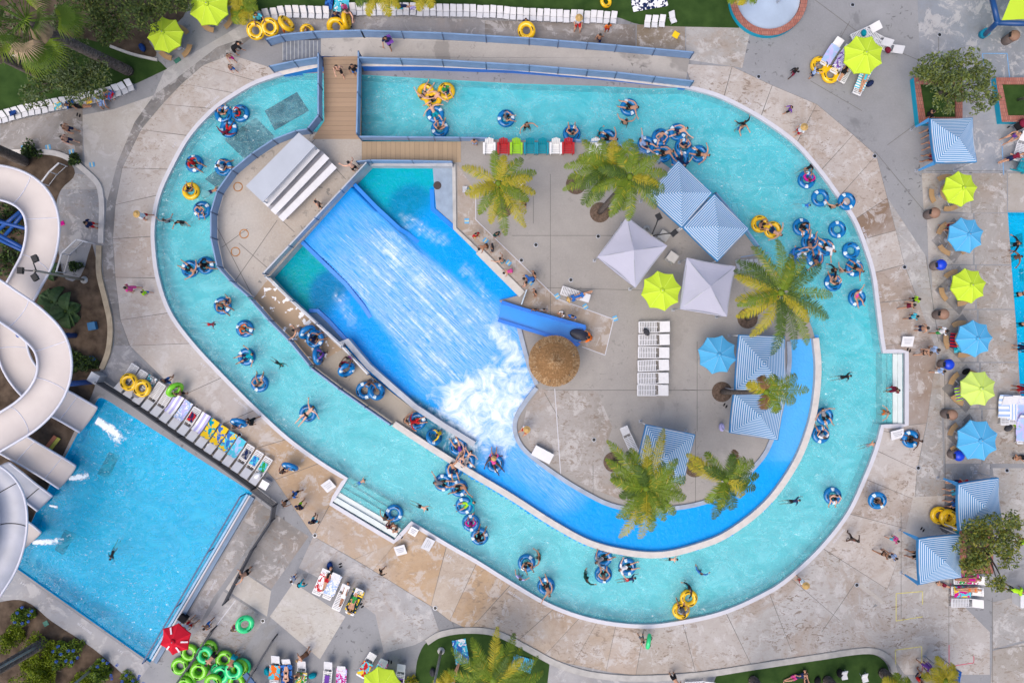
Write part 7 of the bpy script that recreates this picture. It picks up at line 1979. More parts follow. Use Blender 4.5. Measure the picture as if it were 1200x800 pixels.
BIN_T = make_bin((0.15, 0.115, 0.105), plain('bin_lid_tan', (0.26, 0.15, 0.105), .6, .1)); BIN_B = make_bin((0.19, 0.15, 0.14), plain('bin_lid_blue', (0.005, 0.045, 0.55), .35, .08))
for x, y, c, l in ((1096.5, 249, 't', 'between the first lime and sky blue parasols'), (1107, 368, 't', 'beside the file of people near the terrace'), (1117, 486, 't', 'below the pale faded lime parasol'), (1104, 310, 'b', 'beside the middle lime parasol'), (1113, 427, 'b', 'near the top of the wide entry steps'), (1125, 534, 'b', 'under the last sky blue parasol'), (1190, 41, 't', 'under the lime shade sail')):
 p = W(x, y, 1.0); p.z = 0
 tag(place(BIN_T if c == 't' else BIN_B, 'bin' + c, p, random.uniform(-.4, .4)), ('brown litter bin with domed tan lid ' if c == 't' else 'litter bin with royal blue domed lid ') + l, 'litter bin', 'litter bins on the terrace')
def slatbox(name, px, py, w, d, h, ang, mat, label, cat, z=.0):
 root = tag(empty(name, W(px, py, z), math.radians(ang)), label, cat)
 MB().box((0, 0, h / 2), (w, d, h)).build('body', mat, root); MB().box((0, 0, h + .025), (w * 1.05, d * 1.06, .05)).build('lid', mat, root)
 MB().beam((-w * .2, -d * .56, h * .8), (w * .2, -d * .56, h * .8), .03, .03).build('handle', M_GREYM, root)
 return root
slatbox('cabinet', 119, 442, .6, .6, .9, -30, M_GREYM, 'grey metal cabinet at the corner of the slide pool fence', 'cabinet')
slatbox('deck_box', 635.5, 531, 1.25, .65, .5, -28, M_WHITE, 'white storage box on the island edge beside the seated lifeguard', 'box')
slatbox('equipment_box', 776, 278, .6, .55, .6, -35, M_CONC, 'grey equipment box between the palms and the white tents', 'box')
slatbox('equipment_box', 785, 303, .6, .55, .8, -35, M_CONC, 'grey equipment box between the two white tents', 'box')
slatbox('cool_box', 1106, 617, .5, .4, .45, 30, plain('grey_box', (.12, .12, .13), .5), 'grey cool box below the stack of yellow tubes', 'cool box')
slatbox('deck_chest', 313, 566, .5, .5, .55, -30, M_WHITE, 'small white chest at the end of the pool lounger row', 'chest')
slatbox('kiosk_cart', 1194, 699, .9, .8, .8, 0, M_WHITE, 'white service cart being tended by a lime-shirted attendant', 'cart')
slatbox('red_crate', 217, 722, .5, .4, .4, -35, fab('black'), 'black crate beside the seated lifeguard at the red parasol', 'crate')
def aboard(px, py, ang, label, size=(.75, .6)):
 root = tag(empty('sign_board', W(px, py, .02), math.radians(ang)), label, 'sign board')
 MB().box((0, 0, .28), (size[0], size[1], .03), M=Matrix.Rotation(.35, 3, 'X')).build('panel', M_WHITE, root)
 for k in range(3): MB().box((0, .12 - k * .12, .325 + .043 * (1 - k)), (size[0] * (.7 - .1 * k), .035, .012), M=Matrix.Rotation(.35, 3, 'X')).build('lettering', plain('sign_grey', (.45, .47, .52), .6), root)
 for s in (-1, 1): MB().bar((s * size[0] * .4, size[1] * .4, 0), (s * size[0] * .4, size[1] * .3, .36), .02, n=6).build('leg', M_GREYM, root)
aboard(386, 568, 35, 'white tilted sign board beside the tip of the entry steps', (.7, .7)); aboard(485, 621, -30, 'white sign board on the deck corner nearest the steps', (.55, .6)); aboard(502, 636, 60, 'white sign board facing the river on the deck corner', (.8, .65)); aboard(470, 643, 15, 'grey-white folding board lying behind the deck corner', (.7, .7))
aboard(1061, 400, 0, 'white board on the deck just before the entry steps', (.75, .7)); aboard(1049, 508, 15, 'white board on the deck just past the entry steps', (.85, .65)); aboard(545, 223, 90, 'small pale sign plate inside the queue line', (.4, .3))
for i, (x, y, a) in enumerate(((547, 223, 90), (547, 259, 90), (569, 282, -40), (596, 308, -40), (622, 331, -40), (653, 347, -60), (686, 359, -60), (721, 373, -70), (28, 173, 10), (56.5, 172.5, 10), (84, 178, 10), (108, 193, 10))):
 root = tag(empty('waiting_plate', W(x, y, .014), math.radians(a)), ('pale blue waiting plate on the slide queue, %s from the frame edge' % ordw(i - 7)) if i > 7 else ('pale blue waiting plate on the island queue, %s from the timber ramp' % ordw(i + 1)), 'floor plate', 'pale blue waiting plates')
 MB().box((0, 0, .008), (.34, .3, .016)).build('plate', plain('plate_blue', (.12, .36, .62), .6, .1), root); MB().box((0, 0, .019), (.08, .26, .008)).build('stripe', plain('plate_cream', (.62, .55, .30), .6), root)
def rest(px, py, z, ang, L_, w_, m, l): towel(px, py, z, ang, L_, w_, m, l)
rest(1117.5, 399, .45, 85, .95, .5, towel_mat('stripe', 'red', 'navy', 5), 'red, white and navy striped towel on the bench by a sky blue parasol'); rest(1123, 461, .45, 100, .9, .45, towel_mat('stripe', 'purple', 'lime', 5), 'green and purple striped towel on the bench by the pale parasol')
rest(1124, 409, .3, 10, .7, .4, towel_mat('blot', 'aqua', 'teal', 4), 'aqua towel hanging beside the red striped one')
rest(540, 763, .025, 100, 1.6, .9, towel_mat('print', 'blue', 'aqua', 3), 'bright blue printed towel spread on the small lawn'); rest(612, 777, .05, -18, 1.35, .9, towel_mat('stripe', 'blue', 'aqua', 9), 'blue checked beach mat spread on the small lawn')
rest(761, 3, .025, 10, 2.3, .9, towel_mat('blot', 'navy', 'white', 4), 'navy and white zigzag blanket on the upper lawn'); rest(386, 2, .3, 80, 1.0, .5, towel_mat('blot', 'blue', 'dark blue', 4), 'deep blue towel at the gap in the chair rows'); rest(396, 6, .3, 85, .9, .5, towel_mat('print', 'aqua', 'teal', 4), 'aqua printed towel at the gap in the chair rows'); rest(405, 2, .3, 85, .9, .45, towel_mat('blot', 'aqua', 'aqua', 4), 'plain aqua towel at the gap in the chair rows')
rest(468, 7.5, .42, 0, .5, .4, towel_mat('blot', 'aqua', 'teal', 4), 'aqua towel over a chair in the long row'); rest(484, 8, .42, 0, .4, .4, towel_mat('print', 'lilac', 'purple', 6), 'lilac patterned towel over a chair in the long row'); rest(492, 8, .42, 0, .4, .4, towel_mat('blot', 'black', 'white', 6), 'black and white towel over a chair in the long row')
rest(128, 111, .42, 60, .6, .5, towel_mat('blot', 'blue', 'red', 4), 'blue and red towel over a chair in the shaded row'); rest(68, 124, .42, 20, .5, .4, towel_mat('print', 'aqua', 'yellow', 5), 'aqua and yellow towel over a chair in the shaded row'); rest(82, 122, .42, 20, .5, .5, towel_mat('blot', 'blue', 'navy', 5), 'royal blue towel over a chair in the shaded row'); rest(15, 132, .42, 20, .45, .4, towel_mat('blot', 'dark blue', 'navy', 5), 'dark navy towel over a chair in the shaded row'); rest(104, 118, .42, 20, .4, .4, towel_mat('blot', 'tan', 'yellow', 5), 'tan towel over a chair in the shaded row')
rest(455, 47, 1.7, -60, .6, .45, towel_mat('blot', 'purple', 'purple', 4), 'purple towel carried along the raised ramp')
rest(792, 41, .02, 60, .4, .4, towel_mat('blot', 'yellow', 'yellow', 4), 'small yellow cloth dropped on the brown wet slab')
rest(73, 262, .02, 20, .28, .28, towel_mat('blot', 'magenta', 'pink', 3), 'bright pink paddle board lying by the slide landing');
bag(757, 389, .36, 'dark grey', 'dark grey bag on an island lounger near the lime parasol'); bag(528, 787, 0, 'navy', 'navy bag beside the sunbather on the small lawn'); bag(507, 786, 0, 'dark grey', 'dark grey backpack below the lawn lamp'); bag(983, 787, 0, 'black', 'black bag beside a pale low chair on the lawn'); bag(957, 796, 0, 'black', 'black bag with green trim beside the lawn sunbather'); bag(452, 791, 0, 'blue', 'royal blue bag beside a tilted lounger'); bag(458, 788, 0, 'black', 'black bag beside a tilted lounger')
bag(387, 662, 0, 'dark blue', 'dark blue bag beyond the head of the second slab lounger'); bag(367, 790, 0, 'teal', 'teal bag between two loungers by the white railing'); bag(314, 785, 0, 'teal', 'teal bag next to the lounger with a rainbow towel'); bag(168, 57, 0, 'dark blue', 'dark blue round pot beside the bed kerb'); bag(1180, 501, .0, 'dark grey', 'dark bag on the terrace between lounger groups'); bag(1191, 498, 0, 'lime', 'lime bag on the terrace between lounger groups'); bag(1116, 594, 0, 'black', 'black bag beside the cabana with yellow tubes'); bag(110, 421, 0, 'blue', 'small blue toy bag lying in the slide bed'); bag(1131, 435, 0, 'black', 'black bag hanging beside the pale lime parasol'); bag(845, 500, .2, 'lilac', 'lilac net bag hanging beside the island cabanas')
for x, y, a, l in ((92, 135, 80, 'black sandals before the shaded chair row'), (229, 477, 80, 'dark sandals behind the lounger row on the brown slab'), (243, 489, 20, 'dark sandals near the star towel lounger'), (399, 662, 20, 'black sandals above the second slab lounger'), (424, 709, 40, 'dark sandals beside the green-towelled lounger'), (457, 775, 85, 'black sandals above the black bag'), (1081, 620, 60, 'black sandals in front of the lower striped cabana'), (850, 475, 60, 'black sandals below the leaning palm trunk'), (470, 628, 60, 'black sandals on the deck corner by the steps'), (1065, 410, 70, 'navy sandals on the deck before the entry steps'), (263, 502, 30, 'dark sandals by the carried blue tube')):
 sandals(x, y, a, l)
for i, (x, y, l) in enumerate(((281, 509, 'on the sandy slab by the loungers'), (308, 727, 'where the pale slab meets the grey ones'), (510, 712, 'at the end of the long peach slab'), (369, 627, 'where the peach slabs begin'), (1004, 685, 'on the southeastern deck'), (1060, 313, 'beside the brown eastern slab'), (1025, 183, 'beside the footprints on the eastern deck'), (1076, 548, 'below the wide entry steps'), (1180, 551, 'on the terrace before the last loungers'), (889, 90, 'near the brick ring'), (999, 6, 'farthest into the upper terrace'), (1101, 41, 'before the lime shade sail'), (696, 515, 'on the bare island concrete'), (669, 328, 'beside the island queue line'), (701, 277, 'between palms and tent on the island'), (628, 287, 'near the yellowing palm'), (611, 305, 'close outside the queue line'))):
 root = tag(empty('floor_drain', W(x, y, .014)), 'round dark floor drain ' + l, 'drain', 'floor drains'); MB().lathe([(.15, 0), (.15, .012), (.12, .016)], 16).build('frame', M_GREYM, root); MB().lathe([(.11, .013), (.1, .02)], 12).build('grate', M_BLACK, root)
root = tag(empty('stroller', W(1188, 150, 0), .6), 'black folding stroller with maroon seat parked by the planter', 'stroller')
MB().box((0, 0, .55), (.5, .45, .35), M=Matrix.Rotation(.4, 3, 'Y')).build('seat', fab('black'), root)
mb = MB(); mb.lathe([(.3, .7), (.28, .9), (.15, 1.0), (.02, 1.03)], 14, (.15, 0, 0)); mb.build('hood', fab('maroon'), root, True)
for sx in (-.32, .35):
 for sy in (-.25, .25): MB().torus(.09, .025, 16, 6, (sx, sy, .11), Matrix.Rotation(PI / 2, 3, 'X')).build('wheel', M_BLACK, root, True)
m = MB(); m.path([(-.3, .22, .1), (.2, .22, .7), (.55, .22, 1.0), (.55, -.22, 1.0), (.2, -.22, .7), (-.3, -.22, .1)], .018, 6); m.build('frame', M_GREYM, root)
M_BRICK = NT('brick'); _p = M_BRICK.pos(); _b = M_BRICK.n('TexBrick'); M_BRICK.set(_b, 'Vector', M_BRICK.map(_p, (1, 1, 1))); _b.inputs['Scale'].default_value = 2.0; _b.inputs['Color1'].default_value = (.30, .10, .075, 1); _b.inputs['Color2'].default_value = (.38, .16, .12, 1); _b.inputs['Mortar'].default_value = (.12, .07, .06, 1); _b.inputs['Brick Width'].default_value = .28; _b.inputs['Row Height'].default_value = .5
M_BRICK = M_BRICK.done(M_BRICK.bsdf(_b.outputs[0], .85)); M_TEALW = plain('teal_wall_paint', (0.0, 0.30, 0.46), .6, .1, 1.0, obj=False)
def planter(pts, h, label, w=.42, fill=M_TURF):
 P = [W(x, y, h) for x, y in pts]; n = len(P); c = sum(P, Vector()) / n
 root = tag(empty('brick_planter', (c.x, c.y, 0)), label, 'planter', 'brick-topped planters'); Q = [p - Vector((c.x, c.y, 0)) for p in P]
 inn = [Vector((q.x, q.y, q.z)) * 1 for q in Q]
 inn = [Vector((q.x - math.copysign(w, q.x), q.y - math.copysign(w, q.y), q.z)) for q in Q]
 m = MB(); m.add([Vector((q.x, q.y, 0)) for q in Q] + [Vector((q.x, q.y, h)) for q in Q], [(i, (i + 1) % n, n + (i + 1) % n, n + i) for i in range(n)]); m.build('wall', M_TEALW, root)
 m = MB(); m.add(Q + inn + [Vector((q.x, q.y, q.z - .2)) for q in inn], [(i, (i + 1) % n, n + (i + 1) % n, n + i) for i in range(n)] + [(n + i, n + (i + 1) % n, 2 * n + (i + 1) % n, 2 * n + i) for i in range(n)]); m.build('brick_coping', M_BRICK, root)
 m = MB(); m.poly([Vector((q.x, q.y, h - .12)) for q in inn], h - .12); m.build('planting', fill, root)
 return root
planter([(1071, 91), (1128, 91), (1128, 145), (1077, 145)], .5, 'square brick-topped teal planter holding the olive tree'); planter([(1167, 91), (1235, 91), (1235, 143), (1174, 143)], .5, 'brick-topped teal planter with turf and a lamp post'); planter([(1124, 612), (1164, 612), (1164, 672), (1124, 672)], .45, 'brick-topped planter under the tree between the striped cabanas', .45, M_SOIL)
c = W(901, -4, .45); root = tag(empty('splash_ring', (c.x, c.y, 0)), 'round splash pad ring with teal wall and brick coping', 'splash pad'); Rr = 46 / 18 * .985
m = MB(); m.lathe([(Rr, 0), (Rr, .42)], 64, cap=False); m.build('wall', M_TEALW, root)
m = MB(); m.lathe([(Rr + .01, .42), (Rr, .46), (Rr - .42, .46), (Rr - .44, .25)], 64, cap=False); m.build('brick_coping', M_BRICK, root)
m = MB(); m.lathe([(Rr - .43, .27), (.02, .30)], 64, cap=False); m.build('pad', plain('pale_blue_pad', (0.36, 0.44, 0.56), .7, .15, .5, obj=False), root)
m = MB(); m.bar((.6, -.3, .28), (.6, -.3, 1.6), .08, n=8); m.build('spray_post', M_GREYM, root)
root = tag(empty('shade_sail', W(1180, 35, 0)), 'lime shade sail stretched between thick navy posts', 'shade sail'); o = root.location
m = MB(); s_ = [W(x, y, z) - o for x, y, z in ((1174, 24, 3.2), (1250, 20, 3.0), (1240, -60, 3.8), (1200, -40, 3.5))]
vs = []; fs = []
for i in range(9):
 for j in range(9):
  u_, v_ = i / 8, j / 8; q = s_[0].lerp(s_[1], u_).lerp(s_[3].lerp(s_[2], u_), v_); q.z -= .25 * math.sin(PI * u_) * math.sin(PI * v_); vs.append(q)
for i in range(8):
 for j in range(8): fs.append((i * 9 + j, (i + 1) * 9 + j, (i + 1) * 9 + j + 1, i * 9 + j + 1))
m.add(vs, fs); m.build('sail', M_LIMEC, root, True)
M_NAVYP = plain('navy_post', (0.01, 0.06, 0.20), .35, .1, 1.0)
for a, b in (((1153, 42, 0), (1169, 26, 3.3)), ((1162, -5, 3.2), (1169, 26, 3.2)), ((1169, 27, 3.1), (1240, 29, 3.0))):
 MB().bar(W(*a) - o, W(*b) - o, .16, n=10).build('post', M_NAVYP, root, True)
MB().lathe([(.28, 0), (.26, .5), (.18, .55)], 14, W(1151, 41, 0) - o).build('post_base', M_TEALW, root, True)
make_shade([(1107, 786), (1127, 787), (1126, 835), (1095, 830)], False, .4, 'plain royal blue canopy cut by the lower frame edge', 'blue_canopy', 'canopy')
for o_ in list(bpy.data.objects):
 if o_.name.startswith('blue_canopy'):
  for ch in KIDS.get(o_.name, []):
   if ch.name.startswith(('canopy', 'valance')):
    for sl in ch.material_slots: sl.link = 'OBJECT'; sl.material = canopy_mat('royal_canvas', (0.02, 0.13, 0.50))
def lamp(base, top, zt, heads, label, r=.09):
 o = W(base[0], base[1], 0); t = W(top[0], top[1], zt) - o
 root = tag(empty('floodlight_post', o), label, 'lamp post', 'floodlight posts')
 MB().bar((0, 0, 0), t, r, r * .7, 10).build('post', plain('galvanised', (0.23, 0.22, 0.20), .5, .15, 2.0), root, True); MB().lathe([(.24, 0), (.24, .06), (.14, .1), (.13, .18)], 14).build('base', M_CONC, root, True)
 for (hx, hy) in heads:
  h = W(hx, hy, zt + .1) - o
  MB().path([t - Vector((0, 0, .2)), t.lerp(h, .6) + Vector((0, 0, .1)), h], .035, 6).build('arm', M_BLACK, root, True)
  hb = MB(); hb.box(h, (.38, .3, .18), rz=random.uniform(0, 3)); hd = hb.build('floodlight', M_BLACK, root); hg = MB(); hg.box(h - Vector((0, 0, .11)), (.3, .22, .03)); hg.build('lens', M_GREYM, hd)
lamp((99, 328), (40, 317), 6.6, ((24, 317), (41, 303), (41, 325)), 'leaning grey floodlight post with three heads over the pink slide')
lamp((758, 268), (764, 276), 5.5, ((772, 254), (790, 273)), 'floodlight post with two heads between the palms and cabanas')
lamp((517, 762), (509, 800), 6.5, ((505, 812), (515, 812)), 'grey lamp post standing on the small lawn')
lamp((1190, 118), (1235, 106), 5.0, ((1245, 104), (1240, 112)), 'lamp post rising from the turf planter')
lamp((53, 752), (-6, 785), 6.5, ((-20, 790), (-14, 780)), 'grey lamp post rising from the agapanthus bed'); lamp((109, 783), (70, 815), 6.0, ((60, 820), (68, 826)), 'lamp post rising from the bed beside the hedge')
root = tag(empty('metal_stairs', W(868, 316, 0)), 'short grey metal stairs with handrails behind a white tent', 'stairs'); o = root.location
for k in range(6): MB().box((-.2 + k * .26, .2 - k * .0, .15 + k * .14), (.24, .85, .04), rz=.2).build('tread', M_GREYM, root)
for s in (-1, 1): MB().path([(-.3, .2 + s * .5, 1.0), (1.2, .4 + s * .5, 1.9)], .025, 6).build('handrail', M_STEELB, root)
mb = MB()
M_FL = plain('flume_pink', (0.52, 0.475, 0.465), .55, .07, .7, .5, obj=False, c2=(0.46, 0.415, 0.405)); M_FLR = plain('flume_rim', (0.56, 0.57, 0.66), .4, .06, 1.0, obj=False); M_FLG = plain('flume_grey', (0.36, 0.38, 0.46), .4, .1, .8, .5, obj=False, c2=(0.28, 0.30, 0.36))
SLG = 'pale fibreglass water slides'
make_flume('water_slide', 'pale pink slide looping past the landing and ending at the pool corner', [(-30, 214, 6.2), (0, 214, 5.9), (28, 224, 5.6), (45, 243, 5.3), (50, 270, 5.0), (44, 302, 4.6), (30, 330, 4.1), (14, 362, 3.6), (12, 396, 3.0), (22, 430, 2.3), (48, 460, 1.5), (80, 478, .75), (104, 492, .42)], [.92, .92], M_FL, M_FLR, ((12, 262, .35), (66, 462, .8)), SLG, .46, bands=(.16, .3, .44, .58, .7, .82, .92))
make_flume('water_slide', 'pale pink slide sweeping widest over the others in a tight bend', [(-25, 336, 6.4), (5, 356, 6.3), (36, 378, 6.2), (58, 402, 6.0), (64, 430, 5.8), (56, 458, 5.6), (34, 484, 5.4), (0, 506, 5.2), (-25, 520, 5.0)], [.93, .93], M_FL, M_FLR, ((88, 393, .35), (108, 447, .55)), SLG, .46, bands=(.2, .4, .6, .8))
make_flume('water_slide', 'straight pale slide end dropping into the middle of the pool side', [(-25, 498, 2.6), (5, 515, 1.9), (38, 534, 1.1), (62, 548, .55), (79, 559, .4)], [.85, .85], M_FL, M_FLR, (), SLG, .5, bands=(.45, .75))
make_flume('water_slide', 'narrow pale slide end partly under the grey slide', [(0, 548, 2.0), (18, 562, 1.3), (36, 577, .7), (53, 590, .4)], [.62, .62], M_FLG, M_FLR, (), SLG, .46, bands=(.72,))
make_flume('water_slide', 'grey weathered slide with black joint bands curling at the frame edge', [(-25, 556, 5.4), (-6, 562, 5.2), (9, 578, 5.0), (15, 602, 4.8), (13, 632, 4.6), (4, 660, 4.4), (-14, 690, 4.2)], [.78, .78], M_FLG, M_FLR, (), SLG, .6, bands=(.3, .6))
make_flume('water_slide', 'short pale slide mouth emerging from under the grey slide', [(-5, 600, 1.4), (12, 614, .9), (26, 624, .55), (38, 634, .4)], [.75, .75], M_FL, M_FLR, (), SLG, .5)
M_SPL = NT('splash_foam'); _t = M_SPL; _p = _t.pos()
_a = _t.attr('thick').outputs['Fac']
_m = _t.ramp(_t.math('ADD', _a, _t.math('SUBTRACT', _t.math('MULTIPLY', _t.noise(_p, 3.5, 7, .7, .8), 2.4), 1.35)), 0.0, .5)
_d = _t.n('BsdfDiffuse', Color=(.85, .92, .96, 1)); _x = _t.n('BsdfTransparent'); _k = _t.n('MixShader', Fac=_m)
_t.t.links.new(_x.outputs[0], _k.inputs[1]); _t.t.links.new(_d.outputs[0], _k.inputs[2]); M_SPL = _t.done(_k)
def splash(pts, w, label):
 c = curve(pts, 8); vs = []; fs = []; th = []; m = 9
 for i, q in enumerate(c):
  t = i / (len(c) - 1); d = (c[min(i + 1, len(c) - 1)] - c[max(i - 1, 0)]).normalized(); nn = Vector((-d.y, d.x))
  for k in range(m):
   s = -1 + 2 * k / (m - 1); r = q + nn * s * w * (1.6 + 1.6 * t); f = (1 - s * s) * (1 - t ** 2 * .8); p = W(r.x, r.y, -.1)
   vs.append((p.x, p.y, -.105 + .05 * f * (.5 + noise.noise(Vector((p.x * 4, p.y * 4, 0)))))); th.append(f)
 for i in range(len(c) - 1):
  for k in range(m - 1): fs.append((i * m + k, i * m + k + 1, (i + 1) * m + k + 1, (i + 1) * m + k))
 o = MB().add(vs, fs).build('splash_foam', M_SPL, None, True); at = o.data.attributes.new('thick', 'FLOAT', 'POINT')
 for i, x in enumerate(th): at.data[i].value = x
 tag(o, kind='stuff')
splash([(113, 492), (124, 499), (134, 508), (143, 519)], 3.2, ''); splash([(81, 560), (92, 559), (104, 556)], 1.8, ''); splash([(38, 635), (52, 635), (75, 632)], 1.8, ''); splash([(58, 592), (68, 594)], .7, '')
root = tag(empty('slide_brace', W(15, 270, 0)), 'royal blue steel braces crossing under the pink slide loop', 'brace'); o = root.location
for a, b in (((30, 292, 3.2), (-15, 268, 3.0)), ((24, 248, 3.6), (-5, 272, 3.0)), ((28, 250, 1.2), (6, 276, .2)), ((40, 300, 3), (-15, 274, 2.8))): MB().bar(W(*a) - o, W(*b) - o, .12, n=8).build('beam', MATS['royal_blue_steel'], root, True)
root = tag(empty('painted_board', W(62, 517, 0), .9), 'faded orange and yellow painted board lying in the slide bed', 'board')
MB().box((0, 0, .22), (.95, .22, .04), M=Matrix.Rotation(.3, 3, 'X')).build('orange_half', plain('faded_orange', (.55, .18, .10), .7, .15), root); MB().box((0.02, -.24, .16), (.95, .22, .04), M=Matrix.Rotation(.3, 3, 'X')).build('yellow_half', plain('faded_yellow', (.52, .48, .08), .7, .15), root)
mb = MB(); mb.box((0, 0, .15), (.5, .5, .3), rz=.2); bo = mb.build('valve_box', plain('valve_blue', (0.02, .12, .27), .6, .15), None, False, W(110, 382, 0)); tag(bo, 'blue valve box standing in the slide bed by the sandy kerb', 'box')
mb = MB(); mb.box((0, 0, .02), (.32, .32, .04), rz=.5); tag(mb.build('valve_cover', plain('valve_green', (.04, .17, .13), .6), None, False, W(54, 730, .014)), 'green square valve cover in the agapanthus bed', 'cover'); mb = MB(); mb.box((0, 0, .02), (.42, .26, .04), rz=.6); tag(mb.build('valve_cover', plain('valve_green', (.04, .17, .13), .6), None, False, W(208, 71, .014)), 'green valve cover on the path below the lime parasols', 'cover')
def F(spec): return spec
fr = lambda n, a0=0, mats=(0, 0, 0, 1), lf=(.8, 1.1), lift=(.2, .7): [(a0 + 360 * i / n + random.uniform(-12, 12), random.uniform(*lf), random.choice(mats), random.uniform(*lift)) for i in range(n)]
make_palm('yellowing feather palm closest to the timber ramp on the island', (590, 243), (584, 215), 5.5, [(150, 1.0, 1, .35), (100, .8, 0, .5), (50, .95, 0, .4), (20, 1.0, 0, .35), (-15, .95, 1, .3), (-60, 1.25, 1, .3), (-85, 1.35, 0, .4), (-100, 1.0, 1, .4), (195, .9, 1, .35), (235, .9, 0, .5), (75, .7, 1, .6), (-35, .9, 0, .5)], L=2.55)
make_palm('feather palm rising from the mulch ring behind the red armchair', (675, 216), (716, 197), 7.0, [(170, 1.2, 0, .3), (140, 1.0, 0, .4), (110, .85, 0, .5), (60, .9, 0, .4), (15, 1.05, 0, .3), (-30, 1.15, 0, .3), (-70, 1.1, 0, .4), (-120, 1.2, 0, .3), (-150, 1.3, 0, .3), (195, 1.15, 0, .4), (80, .7, 1, .7), (225, 1.2, 2, .3), (160, .9, 1, .2)], L=2.4, trunk_r=.14)
make_palm('feather palm leaning over the striped cabana from its mulch ring', (703, 249), (738, 207), 7.4, [(10, 1.0, 0, .3), (40, .9, 0, .4), (80, .9, 0, .4), (120, 1.0, 0, .35), (160, 1.0, 0, .35), (205, 1.0, 0, .4), (240, 1.1, 0, .3), (275, 1.1, 0, .35), (310, 1.15, 0, .3), (340, 1.1, 0, .3), (-20, .8, 1, .5)], L=2.4, trunk_r=.14)
make_palm('tall green palm whose fronds hang over the eastern river', (876, 373), (915, 343), 7.6, [(90, 1.1, 0, .4), (115, 1.15, 0, .35), (140, 1.1, 2, .35), (165, .95, 1, .3), (60, 1.05, 0, .35), (30, 1.05, 2, .35), (0, 1.15, 0, .35), (-30, 1.2, 0, .3), (-60, 1.25, 0, .3), (-90, 1.3, 2, .3), (-115, 1.1, 1, .35), (-145, 1.0, 1, .4), (195, .9, 0, .5), (75, .7, 0, .7), (-45, .8, 1, .6)], L=3.0, dens=54)
make_palm('thin leaning palm with few fronds over the island cabanas', (846, 459), (898, 459), 7.6, [(28, 1.15, 0, .3), (8, 1.3, 0, .3), (60, .6, 0, .5), (-20, 1.0, 0, .3), (105, .5, 3, .6), (-60, .7, 0, .4), (160, .6, 1, .5), (-100, .5, 3, .4)], L=2.1, dens=40, trunk_r=.13)
make_palm('large bushy palm half covering an island cabana', (719, 541), (757, 572), 7.0, [(125, 1.5, 0, .35), (105, 1.1, 0, .45), (75, 1.55, 1, .3), (45, 1.1, 0, .4), (15, 1.2, 0, .3), (-15, 1.15, 0, .35), (-45, 1.05, 0, .35), (-80, 1.2, 0, .35), (-110, 1.45, 1, .3), (-135, 1.1, 0, .4), (170, .9, 0, .5), (145, 1.2, 0, .35), (90, .8, 0, .6), (-100, 1.0, 0, .5), (30, .9, 1, .3), (200, .6, 3, .3)], L=2.45, dens=58)
make_palm('leaning palm with split crown at the island tip', (814, 547), (851, 562), 6.6, [(150, 1.35, 1, .3), (130, 1.05, 0, .4), (10, 1.0, 2, .35), (35, 1.15, 0, .35), (-40, .85, 1, .3), (-75, 1.1, 2, .3), (-110, 1.3, 2, .3), (-130, 1.0, 0, .35), (65, .95, 3, .3), (-15, 1.0, 2, .3)], L=2.05, dens=46, trunk_r=.13)
make_palm('low spreading palm on the small lawn at the frame edge', (575, 788), (578, 796), 3.6, [(90, 1.25, 1, .5), (115, 1.1, 0, .4), (145, 1.25, 0, .35), (60, 1.2, 0, .4), (25, 1.2, 0, .3), (-5, 1.3, 0, .3), (175, 1.2, 0, .35), (200, 1.1, 1, .4), (75, .9, 0, .6), (-40, 1.0, 1, .3), (225, 1.2, 1, .3), (130, .8, 0, .6), (40, .9, 1, .6)], L=2.8, dens=54, mulch=False, trunk_r=.2)
make_palm('yellow-green palm tuft below the purple child by the blue canopy', (1100, 800), (1107, 797), 3.0, fr(9, 20, (0, 1, 1), (.7, 1.0)), L=1.6, mulch=False, dens=36)
make_palm('yellow palm tuft at the end of the long southern lawn', (1048, 806), (1052, 806), 2.6, fr(8, 0, (1, 1, 0), (.7, 1.0)), L=1.3, mulch=False, dens=36)
make_palm('palm fronds hanging over the long chair row from beyond the frame', (441, -12), (443, -14), 5.0, fr(10, 0, (0, 1, 0), (.8, 1.0)), L=1.9, mulch=False)
make_palm('second set of palm fronds hanging over the long chair row', (496, -10), (500, -14), 5.0, fr(9, 10, (1, 1, 0), (.8, 1.0)), L=1.5, mulch=False)
make_palm('palm crown poking in over the splash ring', (866, -12), (868, -10), 4.0, fr(8, 0, (0, 1), (.7, 1.0)), L=1.3, mulch=False)
make_palm('yellow-leaved feathery bush between the lime parasol and the lawn', (285, 8), (284, 10), 1.3, fr(11, 0, (1, 1, 1, 0), (.7, 1.0)), L=1.3, mulch=False, dens=34, trunk_r=.1)
make_palm('yellow palm fronds at the foot of the lawn lamp', (520, 806), (520, 806), 2.2, fr(8, 0, (1, 1, 0), (.7, 1.0)), L=1.1, mulch=False, dens=34)
